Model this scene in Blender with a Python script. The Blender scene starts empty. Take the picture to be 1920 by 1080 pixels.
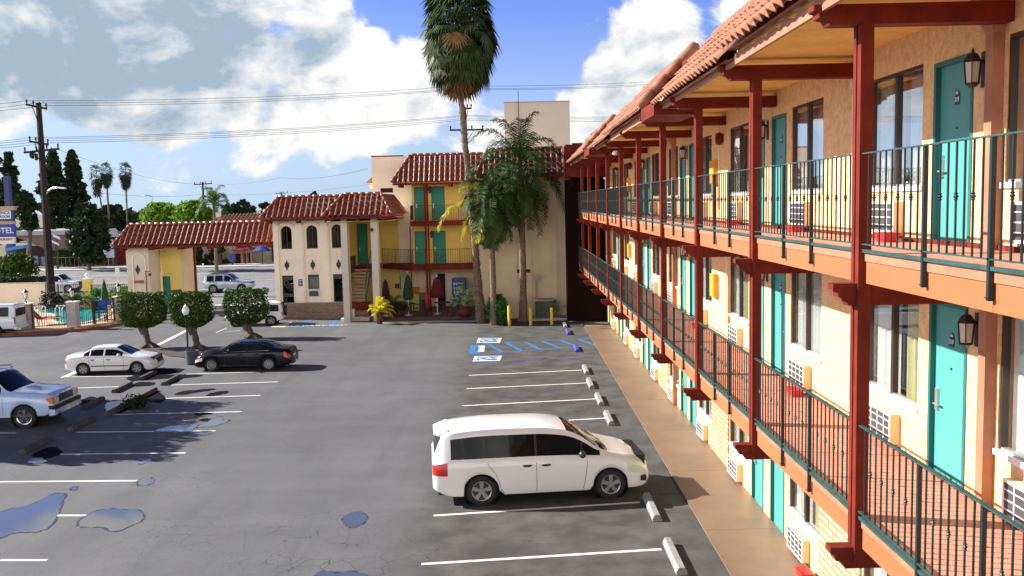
import bpy, bmesh, math, random
import numpy as np
from mathutils import Vector, Matrix
random.seed(7); rnd = random.Random(11)
S = bpy.context.scene; COL = S.collection
R = math.radians
# ------------------------------------------------------------------ camera
CAMZ = 6.9; FPX = 1730.0; PITCH = R(5.317); YAW = R(0.051); ROLL = R(1.26)
cam = bpy.data.cameras.new("camera"); camo = bpy.data.objects.new("camera", cam); COL.objects.link(camo)
cam.sensor_width = 36.0; cam.lens = 36.0*FPX/1920.0; cam.clip_end = 4000; cam.clip_start = 0.1
camo.matrix_world = Matrix.Translation((0, 0, CAMZ)) @ Matrix.Rotation(YAW, 4, 'Z') @ Matrix.Rotation(math.pi/2-PITCH, 4, 'X') @ Matrix.Rotation(-ROLL, 4, 'Z')
S.camera = camo
_M3 = camo.matrix_world.to_3x3()
def ray(px, py):                    # viewing direction of a pixel of the 1920 x 1080 photograph
    return _M3 @ Vector(((px-960)/FPX, (540-py)/FPX, -1.0))
def G(px, py, z=0.0):               # the point of the level z seen at a pixel
    d = ray(px, py); t = (z-CAMZ)/d.z; return Vector((d.x*t, d.y*t, z))
def P(px, py, Y):                   # the point at distance Y seen at a pixel
    d = ray(px, py); t = Y/d.y; return Vector((d.x*t, Y, CAMZ+d.z*t))
def PXX(px, py, X):
    d = ray(px, py); t = X/d.x; return Vector((X, d.y*t, CAMZ+d.z*t))
# ------------------------------------------------------------------ light
SUN_D = Vector((1.0, -0.25, -0.615)).normalized()
sl = bpy.data.lights.new("sun", 'SUN'); sl.energy = 5.0; sl.angle = R(0.5); sl.color = (1.0, 0.94, 0.84)
so = bpy.data.objects.new("sun", sl); COL.objects.link(so); so.rotation_euler = SUN_D.to_track_quat('-Z', 'Y').to_euler()
SUN_EL = math.asin(-SUN_D.z); SUN_AZ = math.atan2(-SUN_D.x, -SUN_D.y)
w = bpy.data.worlds.new("World"); S.world = w; w.use_nodes = True
S.view_settings.view_transform = 'Standard'; S.view_settings.look = 'None'; S.view_settings.gamma = 1.0
S.view_settings.exposure = 1.25
nt = w.node_tree; nt.nodes.clear()
def N(nt, t, **kw):
    n = nt.nodes.new(t)
    for k, v in kw.items(): setattr(n, k, v)
    return n
def mth(nt, op, a, b=None, c=None, clamp=False):
    n = nt.nodes.new('ShaderNodeMath'); n.operation = op; n.use_clamp = clamp
    for i, v in enumerate((a, b, c)):
        if v is None: continue
        if isinstance(v, (int, float)): n.inputs[i].default_value = v
        else: nt.links.new(v, n.inputs[i])
    return n.outputs[0]
def mapr(nt, v, a, b, c=0.0, d=1.0, smooth=False):
    n = nt.nodes.new('ShaderNodeMapRange'); n.interpolation_type = 'SMOOTHSTEP' if smooth else 'LINEAR'
    nt.links.new(v, n.inputs[0])
    for i, x in zip((1, 2, 3, 4), (a, b, c, d)): n.inputs[i].default_value = x
    return n.outputs[0]
def mixc(nt, f, a, b, mode='MIX'):
    n = nt.nodes.new('ShaderNodeMix'); n.data_type = 'RGBA'; n.blend_type = mode
    for i, v in ((0, f), (6, a), (7, b)):
        if isinstance(v, (int, float)): n.inputs[i].default_value = v
        elif isinstance(v, tuple): n.inputs[i].default_value = (*v[:3], 1)
        else: nt.links.new(v, n.inputs[i])
    return n.outputs[2]
sky = N(nt, 'ShaderNodeTexSky', sky_type='NISHITA', sun_disc=False, sun_elevation=SUN_EL, sun_rotation=SUN_AZ, air_density=1.2, dust_density=0.6, ozone_density=2.0)
tc = N(nt, 'ShaderNodeTexCoord'); D_ = tc.outputs['Generated']
CLOUDS = [  # pixel x, y, radius px, weight, grey share
 (-60,60,230,1.0,.9),(60,80,200,1.0,1),(200,95,190,1.0,1),(330,110,160,1.0,.9),(430,70,130,.9,.8),(240,38,60,.5,-1.4),(120,150,120,.6,.9),
 (600,40,85,1.1,0),(570,90,80,.9,0),(520,110,85,.8,.1),(620,110,75,.8,.3),(690,105,55,.9,0),(700,150,60,.7,.2),(785,120,62,1,0),(780,185,80,.8,.2),
 (200,190,80,1,-.2),(125,205,60,.75,0),(330,210,105,.95,0),(150,165,45,.8,-.2),(430,175,90,.8,.5),(520,215,100,.8,.2),(600,180,80,.7,.2),(640,235,110,.75,.2),(262,238,80,.75,.1),(470,250,70,.7,0),(560,205,60,.85,-.2),(740,235,90,.7,.1),
 (5,120,42,.9,-.3),(330,320,120,.5,0),(480,320,120,.5,0),(620,300,90,.45,0),(220,320,90,.35,0),
 (1270,40,85,1.05,0),(1200,80,85,1.0,0),(1290,100,60,.8,0),(1130,130,75,.9,0),(1190,170,100,1,.05),(1080,190,70,.6,0),(1100,240,100,.8,0),(1100,40,26,.42,0),(1118,36,20,.36,0),
 (1390,10,70,.9,0),(960,98,45,.33,0),(1010,95,40,.3,0),(900,250,120,.6,.1),(1500,-60,120,.7,0),(420,-60,200,.9,.5),(900,-260,200,.7,.2),(1700,-300,260,.7,.3),(100,-350,300,.7,.5)]
nz = N(nt, 'ShaderNodeTexNoise', noise_dimensions='3D'); nz.inputs['Scale'].default_value = 8.5; nz.inputs['Detail'].default_value = 9; nz.inputs['Roughness'].default_value = .58; nz.inputs['Distortion'].default_value = .25
mp = N(nt, 'ShaderNodeMapping'); mp.inputs['Scale'].default_value = (1, 1, 1.5); nt.links.new(D_, mp.inputs[0]); nt.links.new(mp.outputs[0], nz.inputs['Vector'])
mp2 = N(nt, 'ShaderNodeMapping'); mp2.inputs['Scale'].default_value = (1, 1, 1.5); mp2.inputs['Location'].default_value = (.012, 0, -.016)
nt.links.new(D_, mp2.inputs[0]); nz2 = N(nt, 'ShaderNodeTexNoise'); nt.links.new(mp2.outputs[0], nz2.inputs['Vector'])
for k in ('Scale', 'Detail', 'Roughness', 'Distortion'): nz2.inputs[k].default_value = nz.inputs[k].default_value
dens = 0.0; grey = 0.0
for (cx, cy, cr, wt, gr) in CLOUDS:
    d = ray(cx, cy).normalized()
    n = N(nt, 'ShaderNodeVectorMath', operation='DISTANCE'); nt.links.new(D_, n.inputs[0]); n.inputs[1].default_value = d
    b = mapr(nt, n.outputs['Value'], cr/FPX*1.25, cr/FPX*.1, 0, wt, True)
    dens = b if isinstance(dens, float) else mth(nt, 'MAXIMUM', dens, b) if wt < .55 and gr >= 0 else mth(nt, 'MAXIMUM', mth(nt, 'MULTIPLY', mth(nt, 'ADD', dens, b), .72), mth(nt, 'MAXIMUM', dens, b))
    if gr: grey = mth(nt, 'MULTIPLY_ADD', b, gr, grey)
big = N(nt, 'ShaderNodeTexNoise'); big.inputs['Scale'].default_value = 2.6; big.inputs['Detail'].default_value = 5; nt.links.new(D_, big.inputs['Vector'])
sp = N(nt, 'ShaderNodeSeparateXYZ'); nt.links.new(D_, sp.inputs[0])
back = mapr(nt, sp.outputs['Y'], .55, .2)            # loose cloud away from the photographed part of the sky
elsew = mth(nt, 'MULTIPLY', back, mapr(nt, big.outputs[0], .42, .60, 0, .75))
dens = mth(nt, 'ADD', dens, elsew)
q = mth(nt, 'MULTIPLY_ADD', mth(nt, 'SUBTRACT', nz.outputs[0], .52), 3.1, mth(nt, 'MULTIPLY', dens, .92))
mask = mapr(nt, q, .34, .66, 0, 1, True)
rel = mth(nt, 'MULTIPLY', mth(nt, 'SUBTRACT', nz.outputs[0], nz2.outputs[0]), 3.0)
nz3 = N(nt, 'ShaderNodeTexNoise'); nz3.inputs['Scale'].default_value = 5.5; nz3.inputs['Detail'].default_value = 7; nz3.inputs['Roughness'].default_value = .55; nt.links.new(mp2.outputs[0], nz3.inputs['Vector'])
gf = mth(nt, 'ADD', mth(nt, 'MULTIPLY', grey, .36), mth(nt, 'MULTIPLY', rel, -1.3))
gf = mth(nt, 'ADD', gf, mth(nt, 'MULTIPLY', mth(nt, 'SUBTRACT', nz3.outputs[0], .48), 2.4))
gf = mth(nt, 'ADD', gf, mth(nt, 'MULTIPLY', mth(nt, 'SUBTRACT', .52, nz.outputs[0]), 1.6))
gf = mth(nt, 'ADD', gf, 0.12, clamp=True)
CW = .62
ccol = mixc(nt, gf, (CW, CW*.985, CW*.97), (.235, .305, .375))
hz = mapr(nt, sp.outputs['Z'], -.02, .24, 1, 0, True)
hs = N(nt, 'ShaderNodeHueSaturation'); hs.inputs['Saturation'].default_value = 1.35; nt.links.new(sky.outputs[0], hs.inputs['Color'])
skc = mixc(nt, 1.0, hs.outputs[0], (.068, .060, .112), 'MULTIPLY')
skc = mixc(nt, mth(nt, 'MULTIPLY', hz, .78), skc, (.27, .43, .60))
leftb = mth(nt, 'MULTIPLY', mapr(nt, sp.outputs['X'], .0, -.5), mapr(nt, sp.outputs['Z'], .25, .02))
skc = mixc(nt, mth(nt, 'MULTIPLY', leftb, .5), skc, (.42, .56, .66))
lowz = mapr(nt, sp.outputs['Z'], .15, .55, 1, 0, True)
backb = mth(nt, 'MULTIPLY', mapr(nt, sp.outputs['Y'], .1, -.5), lowz)          # unseen bright cloud bank, added behind the camera to fill the facades
ccol = mixc(nt, backb, ccol, (2.0, 1.9, 1.72)); mask = mth(nt, 'MAXIMUM', mask, mth(nt, 'MULTIPLY', backb, .8))
zen = mapr(nt, sp.outputs['Z'], .27, .62, 1, .34, True)  # sky above the view dimmed to deepen the shade on the ground
fin = mixc(nt, 1.0, mixc(nt, mask, skc, ccol), zen, 'MULTIPLY')
bg = N(nt, 'ShaderNodeBackground'); nt.links.new(fin, bg.inputs[0]); bg.inputs[1].default_value = .70
wo = N(nt, 'ShaderNodeOutputWorld'); nt.links.new(bg.outputs[0], wo.inputs[0])
w.cycles.sampling_method = 'MANUAL'; w.cycles.sample_map_resolution = 1024
# ------------------------------------------------------------------ materials
MATS = {}
def mat(name, col, rough=.6, var=0.0, scale=3.0, bump=0.0, bscale=40.0, metal=0.0, spec=.5, col2=None, stretch=(1,1,1), dirt=0.0, trans=0.0):
    if name in MATS: return MATS[name]
    m = bpy.data.materials.new(name); m.use_nodes = True; t = m.node_tree; b = t.nodes['Principled BSDF']
    b.inputs['Base Color'].default_value = (*col, 1); b.inputs['Roughness'].default_value = rough; b.inputs['Metallic'].default_value = metal
    b.inputs['Specular IOR Level'].default_value = spec
    if trans: b.inputs['Transmission Weight'].default_value = trans
    tcn = N(t, 'ShaderNodeTexCoord'); mpn = N(t, 'ShaderNodeMapping'); mpn.inputs['Scale'].default_value = stretch
    t.links.new(tcn.outputs['Object'], mpn.inputs[0])
    if var or col2:
        n = N(t, 'ShaderNodeTexNoise'); n.inputs['Scale'].default_value = scale; n.inputs['Detail'].default_value = 6; n.inputs['Roughness'].default_value = .62
        t.links.new(mpn.outputs[0], n.inputs['Vector'])
        c2 = col2 or tuple(min(1, c*(1+var)) for c in col); c1 = col if col2 else tuple(c*(1-var) for c in col)
        o = mixc(t, mapr(t, n.outputs[0], .33, .67), c1, c2)
        if dirt:
            n2 = N(t, 'ShaderNodeTexNoise'); n2.inputs['Scale'].default_value = scale*.35; n2.inputs['Detail'].default_value = 8
            t.links.new(mpn.outputs[0], n2.inputs['Vector'])
            o = mixc(t, mth(t, 'MULTIPLY', mapr(t, n2.outputs[0], .5, .72), dirt), o, tuple(c*.35 for c in col))
        t.links.new(o, b.inputs['Base Color'])
    if bump:
        n = N(t, 'ShaderNodeTexNoise'); n.inputs['Scale'].default_value = bscale; n.inputs['Detail'].default_value = 3
        t.links.new(mpn.outputs[0], n.inputs['Vector'])
        bp = N(t, 'ShaderNodeBump'); bp.inputs['Strength'].default_value = bump; bp.inputs['Distance'].default_value = .02
        t.links.new(n.outputs[0], bp.inputs['Height']); t.links.new(bp.outputs[0], b.inputs['Normal'])
    MATS[name] = m; return m
def brickmat(name, axis, c1, c2, mortar, bw, bh, ms=.012, rough=.8, bump=.4, off=.5):
    if name in MATS: return MATS[name]
    m = bpy.data.materials.new(name); m.use_nodes = True; t = m.node_tree; b = t.nodes['Principled BSDF']; b.inputs['Roughness'].default_value = rough
    tcn = N(t, 'ShaderNodeTexCoord'); s = N(t, 'ShaderNodeSeparateXYZ'); t.links.new(tcn.outputs['Object'], s.inputs[0])
    c = N(t, 'ShaderNodeCombineXYZ'); t.links.new(s.outputs[axis[0]], c.inputs[0]); t.links.new(s.outputs[axis[1]], c.inputs[1])
    br = N(t, 'ShaderNodeTexBrick'); br.offset = off; t.links.new(c.outputs[0], br.inputs['Vector'])
    for k, v in (('Scale', 1), ('Brick Width', bw), ('Row Height', bh), ('Mortar Size', ms), ('Mortar Smooth', .2), ('Bias', 0)): br.inputs[k].default_value = v
    for k, v in (('Color1', c1), ('Color2', c2), ('Mortar', mortar)): br.inputs[k].default_value = (*v, 1)
    n = N(t, 'ShaderNodeTexNoise'); n.inputs['Scale'].default_value = 6; n.inputs['Detail'].default_value = 6; t.links.new(tcn.outputs['Object'], n.inputs['Vector'])
    o = mixc(t, mapr(t, n.outputs[0], .35, .7, 0, .35), br.outputs[0], tuple(x*.55 for x in c1)); t.links.new(o, b.inputs['Base Color'])
    bp = N(t, 'ShaderNodeBump'); bp.inputs['Strength'].default_value = bump; bp.inputs['Distance'].default_value = .01; bp.invert = True
    t.links.new(br.outputs['Fac'], bp.inputs['Height']); t.links.new(bp.outputs[0], b.inputs['Normal'])
    MATS[name] = m; return m
def glassmat(name, refl=.25, tint=(.8, .85, .85)):
    if name in MATS: return MATS[name]
    m = bpy.data.materials.new(name); m.use_nodes = True; t = m.node_tree; t.nodes.clear()
    o = N(t, 'ShaderNodeOutputMaterial'); mx = N(t, 'ShaderNodeMixShader'); tr = N(t, 'ShaderNodeBsdfTransparent'); gl = N(t, 'ShaderNodeBsdfGlossy')
    tr.inputs[0].default_value = (*tint, 1); gl.inputs['Roughness'].default_value = .02; gl.inputs[0].default_value = (.95, .97, 1, 1)
    lw = N(t, 'ShaderNodeLayerWeight'); lw.inputs[0].default_value = .5
    f = mth(t, 'MULTIPLY_ADD', mth(t, 'POWER', lw.outputs['Facing'], 2.0), 1-refl, refl, clamp=True)
    t.links.new(f, mx.inputs[0]); t.links.new(tr.outputs[0], mx.inputs[1]); t.links.new(gl.outputs[0], mx.inputs[2]); t.links.new(mx.outputs[0], o.inputs[0])
    MATS[name] = m; return m
def emat(name, col, s):
    m = mat(name, col, .4); b = m.node_tree.nodes['Principled BSDF']; b.inputs['Emission Color'].default_value = (*col, 1); b.inputs['Emission Strength'].default_value = s; return m
# ------------------------------------------------------------------ mesh helpers
class MB:
    def __init__(s): s.v = []; s.f = []; s.m = []; s.ms = []; s.cur = 0
    def mat(s, m):
        if m not in s.ms: s.ms.append(m)
        s.cur = s.ms.index(m); return s
    def add(s, vs, fs):
        o = len(s.v); s.v += [tuple(v) for v in vs]
        for f in fs: s.f.append(tuple(o+i for i in f)); s.m.append(s.cur)
        return s
    def box(s, x0, x1, y0, y1, z0, z1):
        if x0 > x1: x0, x1 = x1, x0
        if y0 > y1: y0, y1 = y1, y0
        if z0 > z1: z0, z1 = z1, z0
        return s.add([(x0,y0,z0),(x1,y0,z0),(x1,y1,z0),(x0,y1,z0),(x0,y0,z1),(x1,y0,z1),(x1,y1,z1),(x0,y1,z1)],
                     [(0,3,2,1),(4,5,6,7),(0,1,5,4),(1,2,6,5),(2,3,7,6),(3,0,4,7)])
    def beam(s, a, b, wx, wz, up=Vector((0,0,1))):
        a, b = Vector(a), Vector(b); d = (b-a).normalized(); x = d.cross(up)
        if x.length < 1e-4: x = d.cross(Vector((0,1,0)))
        x.normalize(); u = x.cross(d).normalized(); x *= wx/2; u *= wz/2
        return s.add([a-x-u, a+x-u, a+x+u, a-x+u, b-x-u, b+x-u, b+x+u, b-x+u], [(0,3,2,1),(4,5,6,7),(0,1,5,4),(1,2,6,5),(2,3,7,6),(3,0,4,7)])
    def quad(s, *p): return s.add(p, [tuple(range(len(p)))])
    def prism(s, poly, axis, a, b):          # poly: 2-D points of the two other axes
        def mk(p, t):
            return {'x': (t, p[0], p[1]), 'y': (p[0], t, p[1]), 'z': (p[0], p[1], t)}[axis]
        n = len(poly); vs = [mk(p, a) for p in poly]+[mk(p, b) for p in poly]
        return s.add(vs, [tuple(range(n))[::-1], tuple(range(n, 2*n))]+[(i, (i+1) % n, n+(i+1) % n, n+i) for i in range(n)])
    def tube(s, pts, r, n=8, cap=True):
        pts = [Vector(p) for p in pts]; rr = r if isinstance(r, (list, tuple)) else [r]*len(pts); vs = []; px = None
        for i, p in enumerate(pts):
            d = (pts[min(i+1, len(pts)-1)]-pts[max(i-1, 0)]).normalized()
            x = (px - d*px.dot(d)) if px is not None else d.cross(Vector((0,0,1)))
            if x.length < 1e-3: x = d.cross(Vector((0,1,0)))
            x.normalize(); px = x; y = d.cross(x)
            for k in range(n):
                a = 2*math.pi*k/n; vs.append(p+(x*math.cos(a)+y*math.sin(a))*rr[i])
        fs = [(i*n+k, i*n+(k+1) % n, (i+1)*n+(k+1) % n, (i+1)*n+k) for i in range(len(pts)-1) for k in range(n)]
        if cap: fs += [tuple(range(n))[::-1], tuple((len(pts)-1)*n+k for k in range(n))]
        return s.add(vs, fs)
    def lathe(s, prof, c, n=16, axis='z'):   # prof: (radius, height)
        vs = []
        for (r, h) in prof:
            for k in range(n):
                a = 2*math.pi*k/n; p = (r*math.cos(a), r*math.sin(a), h)
                if axis == 'y': p = (p[0], h, p[1])
                if axis == 'x': p = (h, p[0], p[1])
                vs.append((c[0]+p[0], c[1]+p[1], c[2]+p[2]))
        m = len(prof)
        return s.add(vs, [(i*n+k, i*n+(k+1) % n, (i+1)*n+(k+1) % n, (i+1)*n+k) for i in range(m-1) for k in range(n)])
    def build(s, name, m=None, parent=None, smooth=False, fix=False):
        me = bpy.data.meshes.new(name)
        o = bpy.data.objects.new(name, me); L = Vector((0, 0, 0)); p = parent
        while p is not None: L += p.location; p = p.parent
        me.from_pydata([Vector(v)-L for v in s.v], [], s.f)
        if s.ms:
            for x in s.ms: me.materials.append(x)
            me.polygons.foreach_set('material_index', s.m)
        elif m: me.materials.append(m)
        if fix:
            bm = bmesh.new(); bm.from_mesh(me); bmesh.ops.recalc_face_normals(bm, faces=bm.faces); bm.to_mesh(me); bm.free()
        if smooth: me.polygons.foreach_set('use_smooth', [True]*len(me.polygons))
        me.update(); COL.objects.link(o)
        if parent is not None: o.parent = parent
        return o
def autosmooth(o, ang=35):
    me = o.data; bm = bmesh.new(); bm.from_mesh(me)
    for e in bm.edges:
        e.smooth = not (len(e.link_faces) == 2 and e.calc_face_angle(0) > R(ang))
    for f in bm.faces: f.smooth = True
    bm.to_mesh(me); bm.free(); return o
def tag(o, label, cat, group=None, kind=None):
    if label: o['label'] = label
    if cat: o['category'] = cat
    if group: o['group'] = group
    if kind: o['kind'] = kind
    return o
def thing(name, loc, label, cat, group=None):
    o = bpy.data.objects.new(name, None); COL.objects.link(o); o.location = loc; o.empty_display_size = .2
    return tag(o, label, cat, group)
def struct(o): o['kind'] = 'structure'; return o
def copytree(o, parent=None, loc=None, rz=None, scale=None):
    c = o.copy(); COL.objects.link(c); c.parent = parent
    if loc is not None: c.location = loc
    if rz is not None: c.rotation_euler = (0, 0, rz)
    if scale is not None: c.scale = scale
    for ch in list(o.children): copytree(ch, c)
    return c
def textobj(body, name, m, size, parent, mtx, depth=.004, align='CENTER', bold=0.0):
    cu = bpy.data.curves.new(name, 'FONT'); cu.body = body; cu.size = size; cu.align_x = align; cu.align_y = 'CENTER'; cu.extrude = depth; cu.offset = bold
    t = bpy.data.objects.new(name, cu); COL.objects.link(t)
    bpy.context.view_layer.update()
    me = bpy.data.meshes.new_from_object(t); bpy.data.objects.remove(t); me.name = name
    L = Vector((0, 0, 0)); p = parent
    while p is not None: L += p.location; p = p.parent
    me.transform(Matrix.Translation(-L) @ mtx); me.materials.clear(); me.materials.append(m)
    o = bpy.data.objects.new(name, me); COL.objects.link(o)
    if parent is not None: o.parent = parent
    return o
FACE_CAM = Matrix.Rotation(math.pi/2, 4, 'X')           # text on a wall that looks towards -Y
FACE_LEFT = Matrix.Rotation(-math.pi/2, 4, 'Z') @ Matrix.Rotation(math.pi/2, 4, 'X')   # on a wall that looks towards -X
# materials used in many places
M_STUC = mat('cream_stucco', (.64, .40, .18), .9, .16, 9, 1.0, 30, col2=(.84, .60, .35), dirt=.18)
M_STUCW = mat('pale_stucco', (.84, .73, .57), .9, .06, .8, .4, 40, dirt=.12)
M_STUCY = mat('yellow_stucco', (.88, .62, .17), .9, .06, .8, .4, 40, dirt=.1)
M_STUCT = mat('tan_stucco', (.72, .56, .36), .9, .10, .6, .4, 40, dirt=.3)
M_SOFF = mat('soffit_stucco', (.78, .50, .13), .95, .12, 2, .8, 50)
M_RED = mat('redbrown_paint', (.150, .020, .011), .7, .25, 2.5, .15, 20, spec=.15, dirt=.4)
M_ORNG = mat('orange_fascia_paint', (.33, .115, .040), .65, .14, 1.2, .15, 8, stretch=(1, .15, 1))
M_PINK = mat('salmon_trim_paint', (.38, .165, .095), .6, .14, 3, dirt=.3)
M_TEAL = mat('teal_door_paint', (.07, .30, .285), .45, .04, 2)
M_TEALD = mat('dark_teal_frame_paint', (.015, .13, .125), .45, .04, 2)
M_IRON = mat('dark_green_iron', (.008, .020, .022), .45)
M_TRAIL = mat('teal_rail_paint', (.022, .070, .068), .5, .3, 6, dirt=.4)
M_BLACK = mat('black_metal', (.012, .012, .014), .45)
M_BRNZ = mat('bronze_window_frame', (.035, .02, .016), .4)
M_ALU = mat('aluminium', (.6, .6, .58), .35, metal=.8)
M_CURT = mat('curtain_cloth', (.80, .80, .78), .9, .05, 6)
M_CURTY = mat('yellowish_curtain_cloth', (.62, .58, .30), .9, .08, 4)
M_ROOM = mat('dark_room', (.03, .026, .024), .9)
M_GLASS = glassmat('window_glass', .10)
M_GLASSD = glassmat('dark_window_glass', .03, (.35, .35, .35))
M_GLASSM = glassmat('mirror_window_glass', .38)
M_TILE = mat('terracotta_tile', (.30, .125, .070), .75, .30, 5.0, .25, 30, dirt=.25)
M_TILED = mat('dark_terracotta_tile', (.21, .058, .034), .36, .40, 4.0, .25, 30, dirt=.3)
M_CONC = mat('concrete', (.38, .37, .35), .85, .15, 2, .3, 30, dirt=.2)
M_WHITE = mat('white_paint', (.80, .80, .79), .5, .03, 3)
M_ACBOX = mat('air_conditioner_case', (.74, .60, .36), .6, .05, 3)
M_GRILL = mat('dark_grille', (.05, .05, .055), .6)
M_REDP = mat('red_plastic', (.55, .02, .02), .4)
M_MORT = mat('mortar', (.4, .36, .3), .9)
M_STONE = brickmat('cream_stone_blocks', (1, 2), (.50, .39, .24), (.38, .28, .17), (.20, .15, .10), .42, .13, .016, .9, .9)
M_FLOOR = brickmat('balcony_tiles', (0, 1), (.60, .27, .19), (.54, .23, .16), (.36, .17, .12), .15, .15, .006, .55, .2, 0)
# ------------------------------------------------------------------ ground, parking lot, street
def asphalt(name, street=False):
    m = bpy.data.materials.new(name); m.use_nodes = True; t = m.node_tree; b = t.nodes['Principled BSDF']
    tcn = N(t, 'ShaderNodeTexCoord'); O = tcn.outputs['Object']
    def noise(sc, det=6, st=(1,1,1), rot=0, rough=.6):
        mpn = N(t, 'ShaderNodeMapping'); mpn.inputs['Scale'].default_value = st; mpn.inputs['Rotation'].default_value = (0, 0, rot); t.links.new(O, mpn.inputs[0])
        n = N(t, 'ShaderNodeTexNoise'); n.inputs['Scale'].default_value = sc; n.inputs['Detail'].default_value = det; n.inputs['Roughness'].default_value = rough
        t.links.new(mpn.outputs[0], n.inputs['Vector']); return n.outputs[0]
    base = (.140, .146, .156) if not street else (.24, .245, .25)
    c = mixc(t, mapr(t, noise(.16, 5), .35, .68), tuple(x*.80 for x in base), tuple(x*1.12 for x in base))
    c = mixc(t, mapr(t, noise(.9, 7, (1, .25, 1)), .42, .72, 0, .55), c, tuple(x*.62 for x in base))          # long tyre-worn smears
    c = mixc(t, mapr(t, noise(.7, 6, (.22, 1, 1), .35), .5, .75, 0, .5), c, tuple(x*1.35 for x in base))
    c = mixc(t, mapr(t, noise(38, 4), .3, .75, 0, .50), c, tuple(x*.40 for x in base))
    c = mixc(t, mapr(t, noise(13, 5, rough=.8), .40, .68, 0, .38), c, tuple(x*.55 for x in base))
    c = mixc(t, mapr(t, noise(2.6, 9, rough=.75), .56, .72, 0, .45), c, tuple(x*.50 for x in base))            # small dark stains
    c = mixc(t, mapr(t, noise(.35, 3, (3.5, .18, 1), -.12), .56, .66, 0, .28), c, tuple(x*.55 for x in base))  # wheel tracks along the lane                         # aggregate
    sx = N(t, 'ShaderNodeSeparateXYZ'); t.links.new(O, sx.inputs[0])
    if not street:
        # older, darker, oil stained surface in the bays along the motel wing
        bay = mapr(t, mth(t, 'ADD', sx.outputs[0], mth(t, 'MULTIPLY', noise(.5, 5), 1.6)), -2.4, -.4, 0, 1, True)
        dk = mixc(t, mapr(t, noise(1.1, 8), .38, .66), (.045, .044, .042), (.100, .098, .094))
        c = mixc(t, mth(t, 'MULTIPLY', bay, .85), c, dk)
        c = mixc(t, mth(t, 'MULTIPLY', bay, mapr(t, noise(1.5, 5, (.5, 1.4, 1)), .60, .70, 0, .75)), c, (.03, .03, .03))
        v = N(t, 'ShaderNodeTexVoronoi', feature='DISTANCE_TO_EDGE'); v.inputs['Scale'].default_value = 2.6; v.inputs['Randomness'].default_value = 1
        wv = N(t, 'ShaderNodeMixRGB'); wv.blend_type = 'ADD'; wv.inputs[0].default_value = .12
        nn = N(t, 'ShaderNodeTexNoise'); nn.inputs['Scale'].default_value = 3; nn.inputs['Detail'].default_value = 5; t.links.new(O, nn.inputs['Vector'])
        t.links.new(O, wv.inputs[1]); t.links.new(nn.outputs[1], wv.inputs[2]); t.links.new(wv.outputs[0], v.inputs['Vector'])
        crk = mapr(t, v.outputs['Distance'], .004, .022, 1, 0)
        area = 0.0
        for (px, py, r) in ((620, 1060, 2.2), (665, 975, .9), (300, 1010, 1.2), (560, 1000, 1.0), (330, 905, 1.0)):
            p = G(px, py); n = N(t, 'ShaderNodeVectorMath', operation='DISTANCE'); t.links.new(O, n.inputs[0]); n.inputs[1].default_value = p
            a = mapr(t, n.outputs['Value'], r*1.5, r*.4); area = a if isinstance(area, float) else mth(t, 'MAXIMUM', area, a)
        area = mth(t, 'MULTIPLY', area, mapr(t, noise(1.3, 4), .42, .6))
        c = mixc(t, mth(t, 'MULTIPLY', mth(t, 'MULTIPLY', crk, area), .9), c, (.012, .012, .02))
        v2 = N(t, 'ShaderNodeTexVoronoi', feature='DISTANCE_TO_EDGE'); v2.inputs['Scale'].default_value = .11; t.links.new(wv.outputs[0], v2.inputs['Vector'])
        lc = mth(t, 'MULTIPLY', mapr(t, v2.outputs['Distance'], .0003, .0016, 1, 0), mapr(t, noise(.6, 3), .45, .55))
        c = mixc(t, mth(t, 'MULTIPLY', lc, .30), c, (.05, .05, .055))
    t.links.new(c, b.inputs['Base Color'])
    t.links.new(mapr(t, noise(.8, 5), .3, .7, .62, .88), b.inputs['Roughness']); b.inputs['Specular IOR Level'].default_value = .3
    bp = N(t, 'ShaderNodeBump'); bp.inputs['Strength'].default_value = .35; bp.inputs['Distance'].default_value = .01
    t.links.new(noise(60, 3), bp.inputs['Height']); t.links.new(bp.outputs[0], b.inputs['Normal'])
    return m
def sheet(name, x0, x1, y0, y1, z, m, poly=None):
    b = MB(); b.quad(*([(x, y, z) for x, y in poly] if poly else [(x0,y0,z),(x1,y0,z),(x1,y1,z),(x0,y1,z)])); return struct(b.build(name, m))
sheet('ground', -1500, 1500, -300, 2600, -.06, mat('dry_ground', (.16, .14, .10), .95, .3, .05))
M_ASPH = asphalt('parking_asphalt'); M_ROAD = asphalt('street_asphalt', True)
sheet('parking_lot', -60, 3.87, -6, 66, 0, M_ASPH)
sheet('street', -200, 60, 66.2, 108, .0, M_ROAD)
def kerbslab(name, x0, x1, y0, y1, z1, m):
    b = MB(); b.box(x0, x1, y0, y1, -.05, z1); return struct(b.build(name, m))
M_SIDEW = mat('sidewalk_concrete', (.46, .44, .41), .85, .12, .6, .2, 30)
kerbslab('far_sidewalk', -200, 60, 108, 113, .13, M_SIDEW)
kerbslab('near_sidewalk', -200, -30.5, 62.8, 66.15, .12, M_SIDEW)
kerbslab('driveway_apron', -30.45, -15.8, 62.0, 66.15, .03, M_SIDEW)
kerbslab('near_sidewalk_verge', -15.75, 60, 63.5, 66.15, .12, M_SIDEW)
M_WALK = mat('painted_walkway', (.195, .132, .088), .42, .14, .9, .12, 12, dirt=.18)
b = MB(); b.box(3.87, 5.4, -4, 50.2, -.05, .035)
struct(b.build('walkway', M_WALK))
b = MB().mat(mat('walkway_joint', (.22, .12, .08), .9))
for yy in (6, 10.2, 14.4, 18.6, 22.8, 27, 31.2, 35.4, 39.6, 43.8): b.box(3.875, 5.39, yy, yy+.012, .0355, .0375)
struct(b.build('walkway_joints'))
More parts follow.
